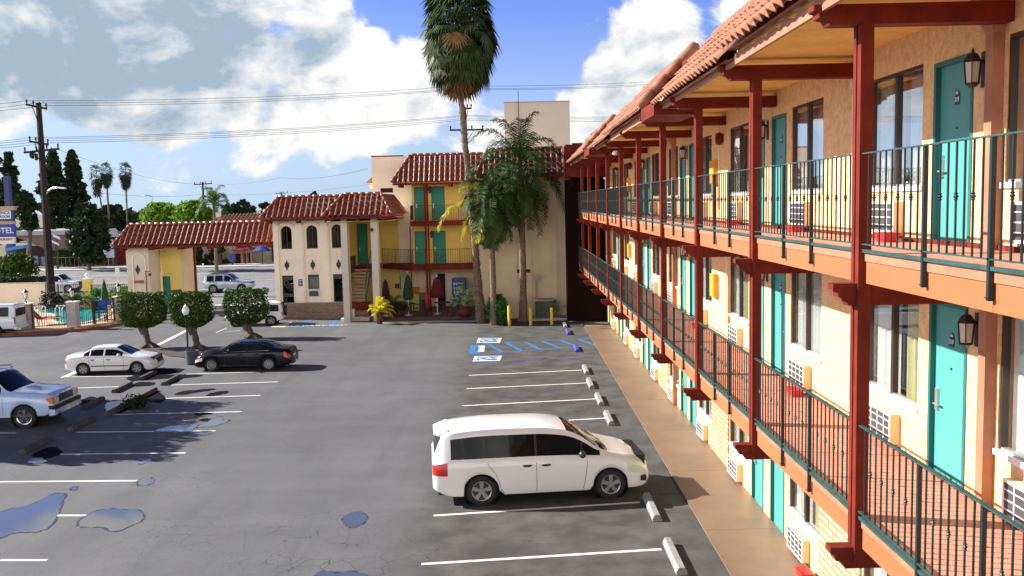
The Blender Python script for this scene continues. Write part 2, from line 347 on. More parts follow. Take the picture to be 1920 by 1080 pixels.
# street markings
b = MB().mat(mat('road_paint_white', (.7, .7, .68), .6)); 
for k in range(-14, 6): b.box(k*9, k*9+3.2, 79.0, 79.14, .001, .005)
b.box(-200, 60, 98.6, 98.75, .001, .005)
b.mat(mat('road_paint_yellow', (.62, .36, .18), .6)); b.box(-200, 60, 88.2, 88.36, .001, .005); b.box(-200, 60, 88.6, 88.76, .001, .005)
struct(b.build('street_markings'))
# bay lines
M_LINE = mat('bay_line_paint', (.74, .74, .70), .6, .10, 9, dirt=.25)
def line(b, p, q, wd=.10, z=.004):
    p, q = Vector((p[0], p[1], z)), Vector((q[0], q[1], z)); d = (q-p).normalized(); n = Vector((-d.y, d.x, 0))*wd/2
    b.quad(p-n, q-n, q+n, p+n)
b = MB().mat(M_LINE)
for a in ((790,1058,1240,1030),(813,967,1200,942),(866,761,1118,748),(875,729,1104,718),(879,704,1091,694),(845,880,1160,862),(858,800,1135,784)):
    line(b, G(a[0], a[1]), G(a[2], a[3]))
for a in ((0,1050.5,88,1050.5),(0,967,195,966.5),(0,903.5,258,901.5),(62,852.5,348,849.5),(143,810.5,404,808),(207,777.5,453,772),(262,748.5,488,741.5),(305,722.5,521,716),(350,701.5,482,697.5)):
    line(b, G(a[0], a[1]), G(a[2], a[3]))
for a in ((124,728.3,226,725),(136,750,176,749),(118,707,250,705),(-60,780,60,778),(-120,812,30,812)):
    line(b, G(a[0], a[1]), G(a[2], a[3]))
line(b, G(118, 708), G(150, 694), .25); line(b, G(290, 650), G(365, 612), .25)
line(b, G(405, 624), G(425, 615), .07); line(b, G(421, 623), G(450, 620), .07)
struct(b.build('bay_lines'))
M_BLUEP = mat('blue_road_paint', (.03, .17, .42), .6, .2, 8, dirt=.35)
M_BLUEF = mat('faded_blue_paint', (.10, .13, .30), .6, .3, 8, dirt=.35)
b = MB().mat(M_BLUEP)
def hatch(b):
    line(b, G(892, 647), G(889, 664), .5)
    for a in ((893,645.5,1098,635),(889,664.5,1108,650)): line(b, G(a[0], a[1]), G(a[2], a[3]), .09)
    for k in range(6):
        u0, u1 = .10+k*.165, .24+k*.165; A = G(893, 645.5).lerp(G(1098, 635), u0); B = G(889, 664.5).lerp(G(1108, 650), u1); line(b, A, B, .2)
hatch(b)
for a in ((553,612,598,594.5),(616,612.5,637,594.5)): line(b, G(a[0], a[1]), G(a[2], a[3]), .3)
for a in ((553,612.5,618,612.5),(585,594,640,594)): line(b, G(a[0], a[1]), G(a[2], a[3]), .1)
b.mat(mat('blue_parking_paint', (.03, .05, .38), .6, .2, 8))
b.quad(G(515, 595, .004), G(548, 594, .004), G(550, 588.5, .004), G(517, 589.5, .004))
line(b, G(880, 681), G(1095, 671), .08)
struct(b.build('blue_markings'))
b = MB().mat(M_LINE)                            # white pads of the wheelchair symbols
PADS = [((886,677.5),(937,676.5),(941,667),(890,668)), ((893,642.8),(937,642.2),(941,633.6),(897,634))]
for q in PADS: b.quad(*[G(x, y, .005) for x, y in q])
b.quad(*[G(x, y, .005) for x, y in ((896,659.5),(908,659),(909.5,648),(897,648.3))])
b.quad(*[G(x, y, .004) for x, y in ((505,613),(534,613),(548,604),(543,604))])
struct(b.build('white_marking_pads'))
def wheelchair(b, c, ex, ey, s):                 # ex: to the right, ey: up of the symbol, on the ground
    def T(u, v): return (c[0]+(ex[0]*u+ey[0]*v)*s, c[1]+(ex[1]*u+ey[1]*v)*s, .009)
    def ring(cu, cv, r0, r1, a0, a1, n=18):
        for i in range(n):
            a, e = a0+(a1-a0)*i/n, a0+(a1-a0)*(i+1)/n
            b.quad(T(cu+r0*math.cos(a), cv+r0*math.sin(a)), T(cu+r1*math.cos(a), cv+r1*math.sin(a)), T(cu+r1*math.cos(e), cv+r1*math.sin(e)), T(cu+r0*math.cos(e), cv+r0*math.sin(e)))
    ring(0, .40, 0, .085, 0, 2*math.pi); ring(-.02, -.12, .20, .27, 1.9, 6.0)
    def bar(p, q, wd):
        p, q = Vector(p), Vector(q); d = (q-p).normalized(); n = Vector((-d.y, d.x))*wd/2
        b.quad(*[T(*x) for x in (p-n, q-n, q+n, p+n)])
    bar((-.03, .30), (.0, .0), .08); bar((0, .15), (.17, .15), .06); bar((0, .0), (.20, 0), .08); bar((.17, .0), (.29, -.27), .07); bar((.27, -.27), (.36, -.23), .05)
b = MB().mat(mat('symbol_white', (.78, .78, .78), .6))
bb = MB().mat(M_BLUEP)
for q in PADS:
    ps = [G(x, y) for x, y in q]; c = sum(ps, Vector())/4; ux = (ps[1]-ps[0])*.38; uy = (ps[3]-ps[0])*.38
    bb.quad(*[Vector((*(c+a*ux+e*uy).xy, .0075)) for a, e in ((-1,-1),(1,-1),(1,1),(-1,1))])
    wheelchair(b, c, Vector((0, -1.15)), Vector((1, .05)), 1.05)
struct(bb.build('blue_symbol_pads')); struct(b.build('wheelchair_symbols'))
t = textobj('NO PARKING', 'no_parking_lettering', M_LINE, .55, None, Matrix.Translation(G(590, 610.5, .008)) @ Matrix.Scale(1.15, 4, (1, 0, 0)), .0008); struct(t)
t = textobj('NO\nPARKING', 'hatch_lettering', M_BLUEP, .34, None, Matrix.Translation(G(902.5, 653.5, .009)) @ Matrix.Rotation(-math.pi/2, 4, 'Z'), .0005); struct(t)
# puddles
def puddle(pts, name='puddle', seed=0, z=.006, m=None):
    r_ = random.Random(seed); ps = [G(x, y) for x, y in pts]; out = []
    n = len(ps)
    for i in range(n):
        p0, p1, p2, p3 = ps[i-1], ps[i], ps[(i+1) % n], ps[(i+2) % n]
        for k in range(5):
            t_ = k/5; q = .5*((2*p1)+(p2-p0)*t_+(2*p0-5*p1+4*p2-p3)*t_*t_+(3*p1-p0-3*p2+p3)*t_**3)
            out.append((q.x+r_.uniform(-.035, .035), q.y+r_.uniform(-.05, .05), z))
    b = MB(); b.quad(*out); return struct(b.build(name, m or M_WATER))
M_WATER = mat('puddle_water', (.070, .080, .088), .04, spec=.5)
M_WATERL = mat('shallow_puddle_water', (.105, .125, .15), .06, spec=.3)
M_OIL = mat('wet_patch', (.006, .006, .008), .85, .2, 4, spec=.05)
M_RIM = mat('damp_rim', (.03, .035, .06), .5, .2, 4)
PD = [((147,982),(170,962),(205,955),(222,956),(262,958),(268,972),(262,978),(240,988),(215,997),(190,989),(160,989)),
 ((-30,975),(0,960),(60,946),(90,930),(108,926),(119,930),(112,955),(95,985),(70,997),(30,999),(0,1010),(-40,1030)),
 ((258,903),(270,896),(286,897),(291,902),(280,909),(262,911)), ((52,866),(65,859),(82,860),(86,866),(72,869),(56,869)),
 ((642,972),(655,964),(670,960),(684,964),(686,976),(672,986),(655,989),(646,982)),
 ((290,808.5),(305,803),(325,798),(345,797),(370,796.5),(368,801),(352,807),(320,808.5)), ((370,802),(385,793),(402,784),(415,782),(418,789),(430,787),(424,792),(400,799),(380,801)),
 ((362,812),(375,811),(398,811),(390,815),(370,815)), ((257,869),(270,863),(282,861),(283,864),(268,870)), ((131,916),(140,912),(147,913),(143,919),(133,919)),
 ((200,777),(200,756),(225,752),(262,750),(245,760),(222,772)), ((590,1085),(604,1070),(630,1074),(660,1072),(690,1082),(680,1100),(600,1100))]
for i, p in enumerate(PD):
    c = sum((Vector(q) for q in p), Vector((0, 0)))/len(p)
    puddle([tuple(c+(Vector(q)-c)*1.05) for q in p], 'damp_rim', i+30, .0045, M_RIM)
    puddle(p, 'puddle', i, m=M_WATERL if i in (5, 6, 7, 8, 10) else M_WATER)
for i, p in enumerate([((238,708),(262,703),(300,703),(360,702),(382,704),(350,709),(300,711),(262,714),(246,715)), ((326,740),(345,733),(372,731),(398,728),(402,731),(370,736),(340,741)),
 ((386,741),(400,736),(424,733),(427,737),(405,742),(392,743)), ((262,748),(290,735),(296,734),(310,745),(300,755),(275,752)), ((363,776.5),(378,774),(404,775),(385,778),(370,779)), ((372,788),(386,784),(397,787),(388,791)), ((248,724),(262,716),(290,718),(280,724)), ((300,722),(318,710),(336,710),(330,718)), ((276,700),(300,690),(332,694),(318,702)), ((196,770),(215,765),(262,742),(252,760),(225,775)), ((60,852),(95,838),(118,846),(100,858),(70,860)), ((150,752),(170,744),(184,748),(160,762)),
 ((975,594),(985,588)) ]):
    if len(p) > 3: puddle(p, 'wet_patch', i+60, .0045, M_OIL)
# ------------------------------------------------------------------ tiles
def tile_slope(b, E0, E1, R0, R1, pitch=.295, course=.38, r=.055, lift=.03, seg=8, jit=.0):
    """rolls run from the eave E0-E1 up to the ridge R0-R1; the slanting ends clip them (hips)"""
    E0, E1, R0, R1 = map(Vector, (E0, E1, R0, R1)); U = (E1-E0).normalized(); Nn = U.cross(R0-E0)
    if Nn.z < 0: Nn = -Nn
    Nn.normalize(); V = Nn.cross(U).normalized()
    if V.dot(R0-E0) < 0: V = -V
    Hh = V.dot(R0-E0); u0, u1 = U.dot(R0-E0), U.dot(R1-E0); Lu = (E1-E0).length
    def vmax(u):
        a = Hh; 
        if u0 > 1e-4 and u < u0: a = min(a, Hh*u/u0)
        if u1 < Lu-1e-4 and u > u1: a = min(a, Hh*(Lu-u)/(Lu-u1))
        return max(0, a)
    lo, hi = min(0, u0), max(Lu, u1)
    nu = max(2, int((hi-lo)/pitch*seg)); nc = max(1, int(math.ceil(Hh/course)))
    rj = random.Random(3)
    for k in range(nc):
        v0, v1 = k*course, min(Hh, (k+1)*course+.0); prev = None
        jo = [rj.uniform(-1, 1)*.006 for _ in range(int((hi-lo)/pitch)+2)]
        for i in range(nu+1):
            u = lo+(hi-lo)*i/nu; ph = (u-lo)/pitch; fr = ph-math.floor(ph)
            h = r*1.25*math.sin(math.pi*fr/.62) if fr < .62 else -r*.45*math.sin(math.pi*(fr-.62)/.38)
            m = vmax(u)
            if u < 0: m = 0 if u0 >= 0 else Hh
            a, c = min(v0, m), min(v1, m); j = jo[int(ph)]
            top = E0+U*u+V*c+Nn*(h*.9); bot = E0+U*u+V*(a+(j if k == 0 else 0))+Nn*(h+lift+j); und = bot-Nn*(.022)
            cur = (bot, top, und)
            if prev and (c-a > .003 or prev[3] > .003):
                b.quad(prev[0], cur[0], cur[1], prev[1]); b.quad(prev[2], cur[2], cur[0], prev[0])
            prev = (*cur, c-a)
def cap_row(b, A, B, r=.085, step=.36):
    A, B = Vector(A), Vector(B); L = (B-A).length; n = max(1, int(L/step)); d = (B-A)/n
    for i in range(n):
        b.tube([A+d*i, A+d*(i+1.04)], [r*1.12, r*.88], 8)
# ------------------------------------------------------------------ the long motel wing on the right
ZF = [0.0, 3.275, 6.25]; XW = 5.4; XF = 3.84; YB0, YB1 = 1.0, 52.6
COLY = [5.63+4.405*k for k in range(11)]
wing = thing('motel_wing', (5.4, 26, 0), 'long three storey cream motel wing with teal doors and open balconies on redbrown posts', 'motel building')
PAIRS = [10.6, 19.45, 28.3, 37.1, 45.9]
OPEN = []        # openings: (kind, y0, y1)
for i, c in enumerate(PAIRS):
    OPEN.append(('door', c+.27, c+1.27, c)); OPEN.append(('win', c+1.6, c+3.4, c))
    if i > 0: OPEN.append(('door', c-1.27, c-.27, c)); OPEN.append(('win', c-3.4, c-1.6, c))
    else: OPEN.append(('win', c-2.35, c-.45, c))
OPEN.append(('win', 1.6, 3.4, 0)); OPEN.append(('door', 3.9, 4.9, 0)); OPEN.append(('win', 5.2, 7.0, 0))
OPEN = sorted(OPEN, key=lambda o: o[1]); OPEN = [o for o in OPEN if o[2] < YB1-.3]
# wall with real openings: panels between and above/below them
wb = MB().mat(M_STUC); XW2 = XW+.22
DZ, WZ0, WZ1 = 2.27, .72, 2.33
for fl, z0 in enumerate(ZF):
    z1 = ZF[fl+1] if fl < 2 else 9.05
    ys = [YB0]
    for o in OPEN: ys += [o[1], o[2]]
    ys.append(YB1)
    for k in range(0, len(ys), 2): wb.box(XW, XW2, ys[k], ys[k+1], z0, z1)
    for o in OPEN:
        if o[0] == 'door': wb.box(XW, XW2, o[1], o[2], z0+DZ, z1)
        else: wb.box(XW, XW2, o[1], o[2], z0, z0+WZ0); wb.box(XW, XW2, o[1], o[2], z0+WZ1, z1)
wb.build('wall', parent=wing)
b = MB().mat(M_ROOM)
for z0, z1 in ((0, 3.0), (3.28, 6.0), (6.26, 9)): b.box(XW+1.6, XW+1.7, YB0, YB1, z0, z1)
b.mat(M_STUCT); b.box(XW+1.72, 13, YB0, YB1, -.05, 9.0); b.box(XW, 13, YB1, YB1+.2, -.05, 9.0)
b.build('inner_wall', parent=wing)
# stone facing between the ground floor windows
for k in range(len(OPEN)-1):
    a, e = OPEN[k], OPEN[k+1]
    if a[0] == 'win' and e[0] == 'win': b = MB().mat(M_STONE); b.box(XW-.035, XW+.01, a[2]+.06, e[1]-.06, .04, 2.93); b.build('stone_facing', parent=wing)
# slabs, fascias, soffits
for fl in (1, 2):
    z = ZF[fl]
    b = MB().mat(M_FLOOR); b.box(XF+.05, XW-.002, YB0, YB1, z-.04, z); b.mat(M_SOFF); b.box(XF+.05, XW-.002, YB0, YB1, z-.30, z-.042); b.build('balcony_floor', parent=wing)
    b = MB().mat(M_ORNG); b.box(XF, XF+.048, YB0, YB1, z-.315, z-.075); b.mat(M_PINK); b.box(XF-.015, XF+.048, YB0, YB1, z-.073, z+.018)
    b.mat(M_RED)
    for y in COLY: b.box(XF-.002, XF, y+1.7, y+1.705, z-.31, z-.08)
    b.build('fascia', parent=wing)
    b = MB().mat(M_RED); b.box(XW-.03, XW-.002, YB0, YB1, z+.002, z+.06); b.build('skirting', parent=wing)
b = MB().mat(M_SOFF); b.box(3.38, XW+.3, YB0, YB1, 9.02, 9.12); b.build('soffit', parent=wing)
# posts and beam ends
def corbel(x_in, x_out, zt, zb):
    h = zt-zb; return [(x_in, zt), (x_out, zt), (x_out, zt-.28*h), (x_out+.05, zt-.34*h), (x_out+.06, zt-.62*h), (x_out+.14, zt-.70*h), (x_out+.17, zb), (x_in, zb)]
for y in COLY:
    b = MB().mat(M_RED)
    b.box(3.76, 3.90, y-.03, y+.07, 2.80, 8.72); b.box(3.79, 3.88, y+.07, y+.12, 2.92, 8.71); b.box(3.765, 3.90, y+.12, y+.20, 2.86, 8.72)
    b.build('post', parent=wing)
    b = MB().mat(M_RED); b.prism(corbel(XW-.01, 3.26, 8.915, 8.70), 'y', y-.02, y+.19)
    b.build('roof_beam', parent=wing)
    for z in (ZF[1], ZF[2]):
        b = MB().mat(M_RED); b.prism(corbel(XW-.01, 3.50, z-.317, z-.56), 'y', y+.0, y+.17); b.build('balcony_beam', parent=wing)
# railings
def railing(y0, y1, z, nm='railing'):
    b = MB().mat(M_IRON); n = int(round((y1-y0)/.15)); zt, zb = z+1.08, z+.12; X = XF-.035
    pk = [round(n*.34), round(n*.66)]
    for i in range(n+1):
        y = y0+(y1-y0)*i/n
        if i in pk: b.box(X-.02, X+.02, y-.02, y+.02, z-.22, zt); b.box(X-.03, X+.03, y-.028, y+.028, z-.2, z-.19)
        elif 0 < i < n:
            b.box(X-.0075, X+.0075, y-.0075, y+.0075, zb, zt)
            if i % 2 == 0 and abs(i-pk[0]) > 1 and abs(i-pk[1]) > 1:
                b.lathe([(.004, z+.575), (.022, z+.59), (.012, z+.60), (.026, z+.615), (.012, z+.63), (.022, z+.64), (.004, z+.655)], (X, y, 0), 6)
    b.mat(M_TRAIL); b.box(X-.022, X+.022, y0, y1, zt, zt+.014); b.box(X-.02, X+.02, y0, y1, zb-.012, zb); b.box(X-.012, X+.026, y0, y1, z+.024, z+.058)
    b.box(X-.02, X+.02, y0, y0+.03, z+.02, zb)
    return b.build(nm, parent=wing)
for z in (ZF[1], ZF[2]):
    for k, y in enumerate(COLY):
        y1 = COLY[k+1]-.03 if k+1 < len(COLY) else YB1
        railing(y+.21, y1, z)
    railing(YB0, COLY[0]-.03, z)
# doors, windows, air conditioners, lamps
M_DOORLIT = M_TEAL
def plate(door, y, z, s, num):
    b = MB().mat(mat('navy_plate', (.02, .03, .12), .4)); X = XW+.052
    b.box(X-.006, X, y-.062, y+.062, z-.07, z+.05)
    b.prism([(y+.055*math.cos(a), z+.052+.06*math.sin(a)) for a in [math.pi*i/10 for i in range(11)]], 'x', X-.006, X)
    p = b.build('number_plate', parent=door)
    b = MB().mat(mat('plate_sun', (.85, .55, .08), .4)); b.prism([(y+.034*math.cos(a), z+.056+.036*math.sin(a)) for a in [math.pi*i/8 for i in range(9)]], 'x', X-.009, X-.006)
    b.build('plate_sun', parent=door)
    textobj(num, 'plate_number', M_WHITE, .075, door, Matrix.Translation((X-.008, y, z-.008)) @ FACE_LEFT, .001, bold=.001)
def make_door(y0, y1, fl, c, num):
    z = ZF[fl]; X = XW+.055; t_ = .06; hs = 1 if y0 > c else -1           # hinge/handle side: the handle is away from the pair's centre
    b = MB().mat(M_TEAL); b.box(X, X+.045, y0+t_, y1-t_, z+.02, z+DZ-t_)
    b.mat(M_BLACK); b.box(X-.012, X, (y0+y1)/2-.012, (y0+y1)/2+.012, z+1.42, z+1.445)
    d = b.build('door', parent=wing)
    b = MB().mat(M_TEALD)
    b.box(XW-.012, X+.05, y0, y0+t_, z, z+DZ); b.box(XW-.012, X+.05, y1-t_, y1, z, z+DZ); b.box(XW-.012, X+.05, y0+t_, y1-t_, z+DZ-t_, z+DZ)
    b.build('door_frame', parent=d)
    b = MB().mat(M_ALU); b.box(XW-.02, X, y0+t_, y1-t_, z, z+.018); b.build('threshold', parent=d)
    yh = y1-t_-.09 if hs > 0 else y0+t_+.09
    b = MB().mat(M_ALU); b.box(X-.028, X, yh-.035, yh+.035, z+.84, z+1.12); b.beam((X-.05, yh+.02, z+.92), (X-.05, yh-.13, z+.92), .02, .022); b.box(X-.05, X-.02, yh-.01, yh+.01, z+.91, z+.93)
    b.build('door_lock', parent=d)
    if c < 32: plate(d, (y0+y1)/2, z+1.78, 1, num)
def make_window(y0, y1, fl, sd):
    z0, z1 = ZF[fl]+WZ0, ZF[fl]+WZ1; r_ = random.Random(sd); X = XW+.05; ym = (y0+y1)/2
    b = MB().mat(M_BRNZ)
    for a, e in ((y0, y0+.045), (y1-.045, y1), (ym-.05, ym+.03)): b.box(X-.03, X+.05, a, e, z0, z1)
    b.box(X-.03, X+.05, y0+.045, ym-.05, z1-.045, z1); b.box(X-.03, X+.05, ym+.03, y1-.045, z1-.045, z1)
    f = b.build('window', parent=wing)
    b = MB().mat(M_ALU); b.box(X-.03, X+.05, y0+.045, ym-.05, z0+.03, z0+.06); b.box(X-.03, X+.05, ym+.03, y1-.045, z0+.03, z0+.06)
    b.mat(M_WHITE); b.box(XW-.035, X+.05, y0-.03, y1+.03, z0-.035, z0+.028); b.build('window_sill', parent=f)
    b = MB().mat(M_GLASSM if fl == 2 else M_GLASS); b.quad((X+.01, y0+.04, z0+.05), (X+.01, y1-.04, z0+.05), (X+.01, y1-.04, z1-.04), (X+.01, y0+.04, z1-.04)); b.build('glass_pane', parent=f)
    b = MB().mat(M_CURTY if r_.random() < .4 else M_CURT)
    def curtain(ya, yb, lean):
        n = max(6, int((yb-ya)/.035)); prev = None
        for i in range(n+1):
            u = i/n; y = ya+(yb-ya)*u; dx = .10+.03*math.sin(u*n*1.1+r_.random()*.6)
            p = ((X+dx, y+lean*u, z0-.02), (X+dx, y, z1-.08))
            if prev: b.quad(prev[0], p[0], p[1], prev[1])
            prev = p
    g1 = r_.uniform(.15, .5); g2 = r_.uniform(.05, .3)
    curtain(y0+.05, ym-.02-g2, 0); 
    b.mat(M_CURT); curtain(ym+g1, y1-.05, 0)
    if r_.random() < .7: curtain(ym-.0, ym+.14, .05)
    b.mat(M_CURTY); b.box(X+.16, X+.17, y0+.03, y1-.03, z1-.24, z1-.02)
    b.build('curtain', parent=f)
def make_ac(yc, fl):
    z0 = ZF[fl]+.11; X0 = XW-.15; y0, y1 = yc-.46, yc+.46; zt = z0+.43
    b = MB().mat(M_ACBOX); b.box(X0+.012, XW+.05, y0, y1, z0, zt)
    a = b.build('air_conditioner', parent=wing)
    b = MB().mat(M_GRILL); b.box(X0+.006, X0+.0118, y0+.03, y1-.03, z0+.03, zt-.03); b.mat(M_WHITE)
    for (p, q) in ((y0, y0+.03), (y1-.03, y1)): b.box(X0, X0+.012, p, q, z0, zt)
    b.box(X0, X0+.012, y0+.03, y1-.03, z0, z0+.03); b.box(X0, X0+.012, y0+.03, y1-.03, zt-.03, zt)
    for k in range(1, 4): b.box(X0+.001, X0+.0115, y0+.03, y1-.03, z0+.43*k/4-.006, z0+.43*k/4+.006)
    for k in range(1, 4): b.box(X0+.002, X0+.011, y0+.92*k/4-.008, y0+.92*k/4+.008, z0+.03, zt-.03)
    b.build('grille', parent=a)
def make_lamp(y, fl):
    z = ZF[fl]+1.98; X = XW-.14; b = MB().mat(M_BLACK)
    b.box(XW-.02, XW, y-.05, y+.05, z-.15, z+.25); b.beam((XW, y, z+.12), (X, y, z+.19), .03, .03)
    b.lathe([(.0, z+.30), (.012, z+.28), (.02, z+.24), (.06, z+.22), (.105, z+.14), (.085, z+.135), (.0, z+.13)], (X, y, 0), 6)
    b.lathe([(.0, z-.16), (.03, z-.15), (.075, z-.12), (.08, z-.10), (.0, z-.095)], (X, y, 0), 6)
    for k in range(6):
        a = 2*math.pi*k/6; b.beam((X+.075*math.cos(a), y+.075*math.sin(a), z-.11), (X+.098*math.cos(a), y+.098*math.sin(a), z+.14), .012, .012)
    l = b.build('wall_lantern', parent=wing)
    b = MB().mat(mat('lantern_glass', (.55, .52, .45), .12)); b.lathe([(.066, z-.095), (.088, z+.13)], (X, y, 0), 6); b.build('lantern_glass', parent=l)
NUM = {2: 319, 1: 219, 0: 119}
k = 0
for o in OPEN:
    for fl in range(3):
        if o[0] == 'door':
            idx = sorted([q[1] for q in OPEN if q[0] == 'door' and q[1] > 9]).index(o[1]) if o[1] > 9 else -1
            make_door(o[1], o[2], fl, o[3], str(NUM[fl]-idx))
        else:
            make_window(o[1], o[2], fl, k*3+fl); k += 1
            make_ac((o[1]+o[2])/2+.08, fl)
for c in PAIRS:
    for fl in range(3): make_lamp(c+.03, fl)
# downspouts, boxes, speakers
for y in (10.28, 30.35):
    b = MB().mat(M_PINK); b.box(XW-.13, XW-.001, y-.07, y+.09, .05, 8.62); b.add([(XW-.13, y-.07, 8.62), (XW-.001, y-.07, 8.62), (XW-.001, y+.09, 8.62), (XW-.13, y+.09, 8.62), (XW-.3, y-.15, 9.0), (XW-.001, y-.15, 9.0), (XW-.001, y+.17, 9.0), (XW-.3, y+.17, 9.0)], [(0,3,2,1),(4,5,6,7),(0,1,5,4),(1,2,6,5),(2,3,7,6),(3,0,4,7)])
    b.build('downspout', parent=wing)
for y in (24.35, 41.9):
    for fl in (1, 2):
        b = MB().mat(mat('fire_hose_cabinet', (.50, .13, .05) if fl == 2 else (.62, .30, .03), .5, .05, 3)); b.box(XW-.14, XW, y-.25, y+.2, ZF[fl]+1.02, ZF[fl]+1.62); b.build('hose_cabinet', parent=wing)
for y in (23.6, 41.2):
    b = MB().mat(M_RED); b.lathe([(.0, -.1), (.14, -.09), (.17, 0), (.12, .05), (0, .06)], (XW-.08, y, ZF[2]+2.13), 12, 'x'); b.build('alarm_bell', parent=wing)
b = MB().mat(M_WHITE); b.box(3.62, 3.74, 32.4, 32.5, 8.45, 8.6); b.lathe([(.05, 0), (.05, .14)], (3.6, 32.2, 8.5), 8, 'y'); b.build('security_camera', parent=wing)
for (y, fl) in ((14.62, 1), (14.62, 2), (23.15, 1), (24.0, 2), (32.6, 1), (33.5, 2)):
    b = MB().mat(M_STUCW); b.box(XW-.03, XW-.001, y, y+.025, ZF[fl]+.35, ZF[fl]+2.3); b.box(XW-.05, XW-.001, y-.04, y+.06, ZF[fl]+2.3, ZF[fl]+2.42); b.build('conduit', parent=wing)
M_STAIN = mat('rain_stain', (.40, .27, .13), .95, .3, 12)
rs = random.Random(2)
for o in OPEN:
    if o[0] == 'win' and o[1] > 9 and rs.random() < .8:
        for fl in range(3):
            b = MB().mat(M_STAIN)
            for k in range(rs.randint(1, 3)):
                y = rs.uniform(o[1], o[2]); wd_ = rs.uniform(.015, .04); h_ = rs.uniform(.08, .3); z = ZF[fl]+WZ0-.036
                b.quad((XW-.0015, y-wd_, z), (XW-.0015, y+wd_, z), (XW-.0015, y+wd_*.2, z-h_))
            b.build('rust_stain', parent=wing)
# red drip pans under the units (loose things)
def red_pan(x, y, z, lab):
    b = MB().mat(M_REDP); L, W_, h = .20, .11, .13
    b.add([(x-W_*.7, y-L*.8, z), (x+W_*.7, y-L*.8, z), (x+W_*.7, y+L*.8, z), (x-W_*.7, y+L*.8, z), (x-W_, y-L, z+h), (x+W_, y-L, z+h), (x+W_, y+L, z+h), (x-W_, y+L, z+h),
           (x-W_+.012, y-L+.012, z+h), (x+W_-.012, y-L+.012, z+h), (x+W_-.012, y+L-.012, z+h), (x-W_+.012, y+L-.012, z+h), (x, y, z+.03)],
          [(0,3,2,1),(0,1,5,4),(1,2,6,5),(2,3,7,6),(3,0,4,7),(4,5,9,8),(5,6,10,9),(6,7,11,10),(7,4,8,11),(8,9,12),(9,10,12),(10,11,12),(11,8,12)])
    return tag(b.build('drip_pan'), lab, 'pan', 'red pans under the air conditioners')
red_pan(5.10, 12.55, ZF[2], 'red plastic pan on the top balcony under the nearest air conditioner')
red_pan(5.12, 16.75, ZF[2], 'red plastic pan on the top balcony beyond the second post')
red_pan(5.12, 21.5, ZF[2], 'small red pan on the top balcony far beyond the third post')
red_pan(5.10, 16.6, ZF[1], 'red pan on the middle balcony between the second and third posts')
red_pan(5.10, 25.6, ZF[1], 'red pan on the middle balcony far back near a yellow hose cabinet')
red_pan(5.14, 16.1, .036, 'red pan on the ground floor walkway below an air conditioner')
# roofs of the wing
def roof_seg(y0, y1, dz, e0=True):
    b = MB().mat(M_TILE); ze, zr = 8.92+dz, 10.32+dz; xe, xr = 3.12, 4.43
    tile_slope(b, (xe, y0, ze), (xe, y1, ze), (xr, y0, zr), (xr, y1, zr), .295, .385, .058, .03, 8)
    cap_row(b, (xr+.03, y0, zr+.05), (xr+.03, y1, zr+.05), .09, .30)
    b.build('tiled_roof', parent=wing, smooth=True)
    b = MB().mat(M_TILED)
    b.prism([(xe+.10, ze-.0), (3.36, ze-.0), (3.36, 9.13), (XW+.2, 9.13), (XW+.2, 9.5), (xr, zr-.02)], 'y', y0+.03, y1-.03); b.build('roof_gable', parent=wing)
    if e0:
        b = MB().mat(M_TILE); cap_row(b, (xe-.02, y0-.03, ze+.07), (xr+.02, y0-.03, zr+.08), .13, .42); b.build('rake_tiles', parent=wing, smooth=True)
roof_seg(YB0, 13.85, .12, False); roof_seg(13.87, 20.3, 0, False); roof_seg(22.3, 30.8, .10); roof_seg(30.82, 37.0, -.02, False); roof_seg(39.6, 50.6, .04)
b = MB().mat(M_PINK); b.box(3.34, 3.39, YB0, YB1, 8.845, 8.96)
for k in range(int((YB1-YB0)/.59)): b.prism([(YB0+k*.59+.05, 8.961), (YB0+k*.59+.55, 8.961), (YB0+k*.59+.42, 9.0), (YB0+k*.59+.2, 9.0)], 'x', 3.345, 3.385)
b.build('eave_board', parent=wing)
for (a, e) in ((20.3, 22.3), (37.0, 39.6)):
    b = MB().mat(M_RED); b.box(4.1, 4.2, a, e, 9.13, 10.1); b.box(3.15, 4.09, a+.02, e-.02, 8.72, 8.84); b.box(3.15, 3.33, a+.02, e-.02, 8.841, 9.02); b.box(3.401, 4.2, a+.02, e-.02, 9.125, 9.16); b.build('roof_break', parent=wing)
# ------------------------------------------------------------------ helpers for walls that face the camera
def rct(x0, y0, x1, y1, Y):             # pixel corners -> X0, X1, Z0, Z1 on the plane at distance Y
    a, c = P(x0, y0, Y), P(x1, y1, Y); return min(a.x, c.x), max(a.x, c.x), min(a.z, c.z), max(a.z, c.z)
def clad(b, x0, x1, z0, z1, Y, th, holes):   # wall in the plane y=Y with rectangular holes (hx0,hx1,hz0,hz1), in columns
    hs = sorted(holes); xs = sorted({x0, x1, *[h[0] for h in hs], *[h[1] for h in hs]})
    for a, e in zip(xs, xs[1:]):
        if a < x0-1e-6 or e > x1+1e-6: continue
        hh = sorted([(h[2], h[3]) for h in hs if h[0] < (a+e)/2 < h[1]]); z = z0
        for p, q in hh:
            if p > z+1e-4: b.box(a, e, Y, Y+th, z, p)
            z = max(z, q)
        if z1 > z+1e-4: b.box(a, e, Y, Y+th, z, z1)
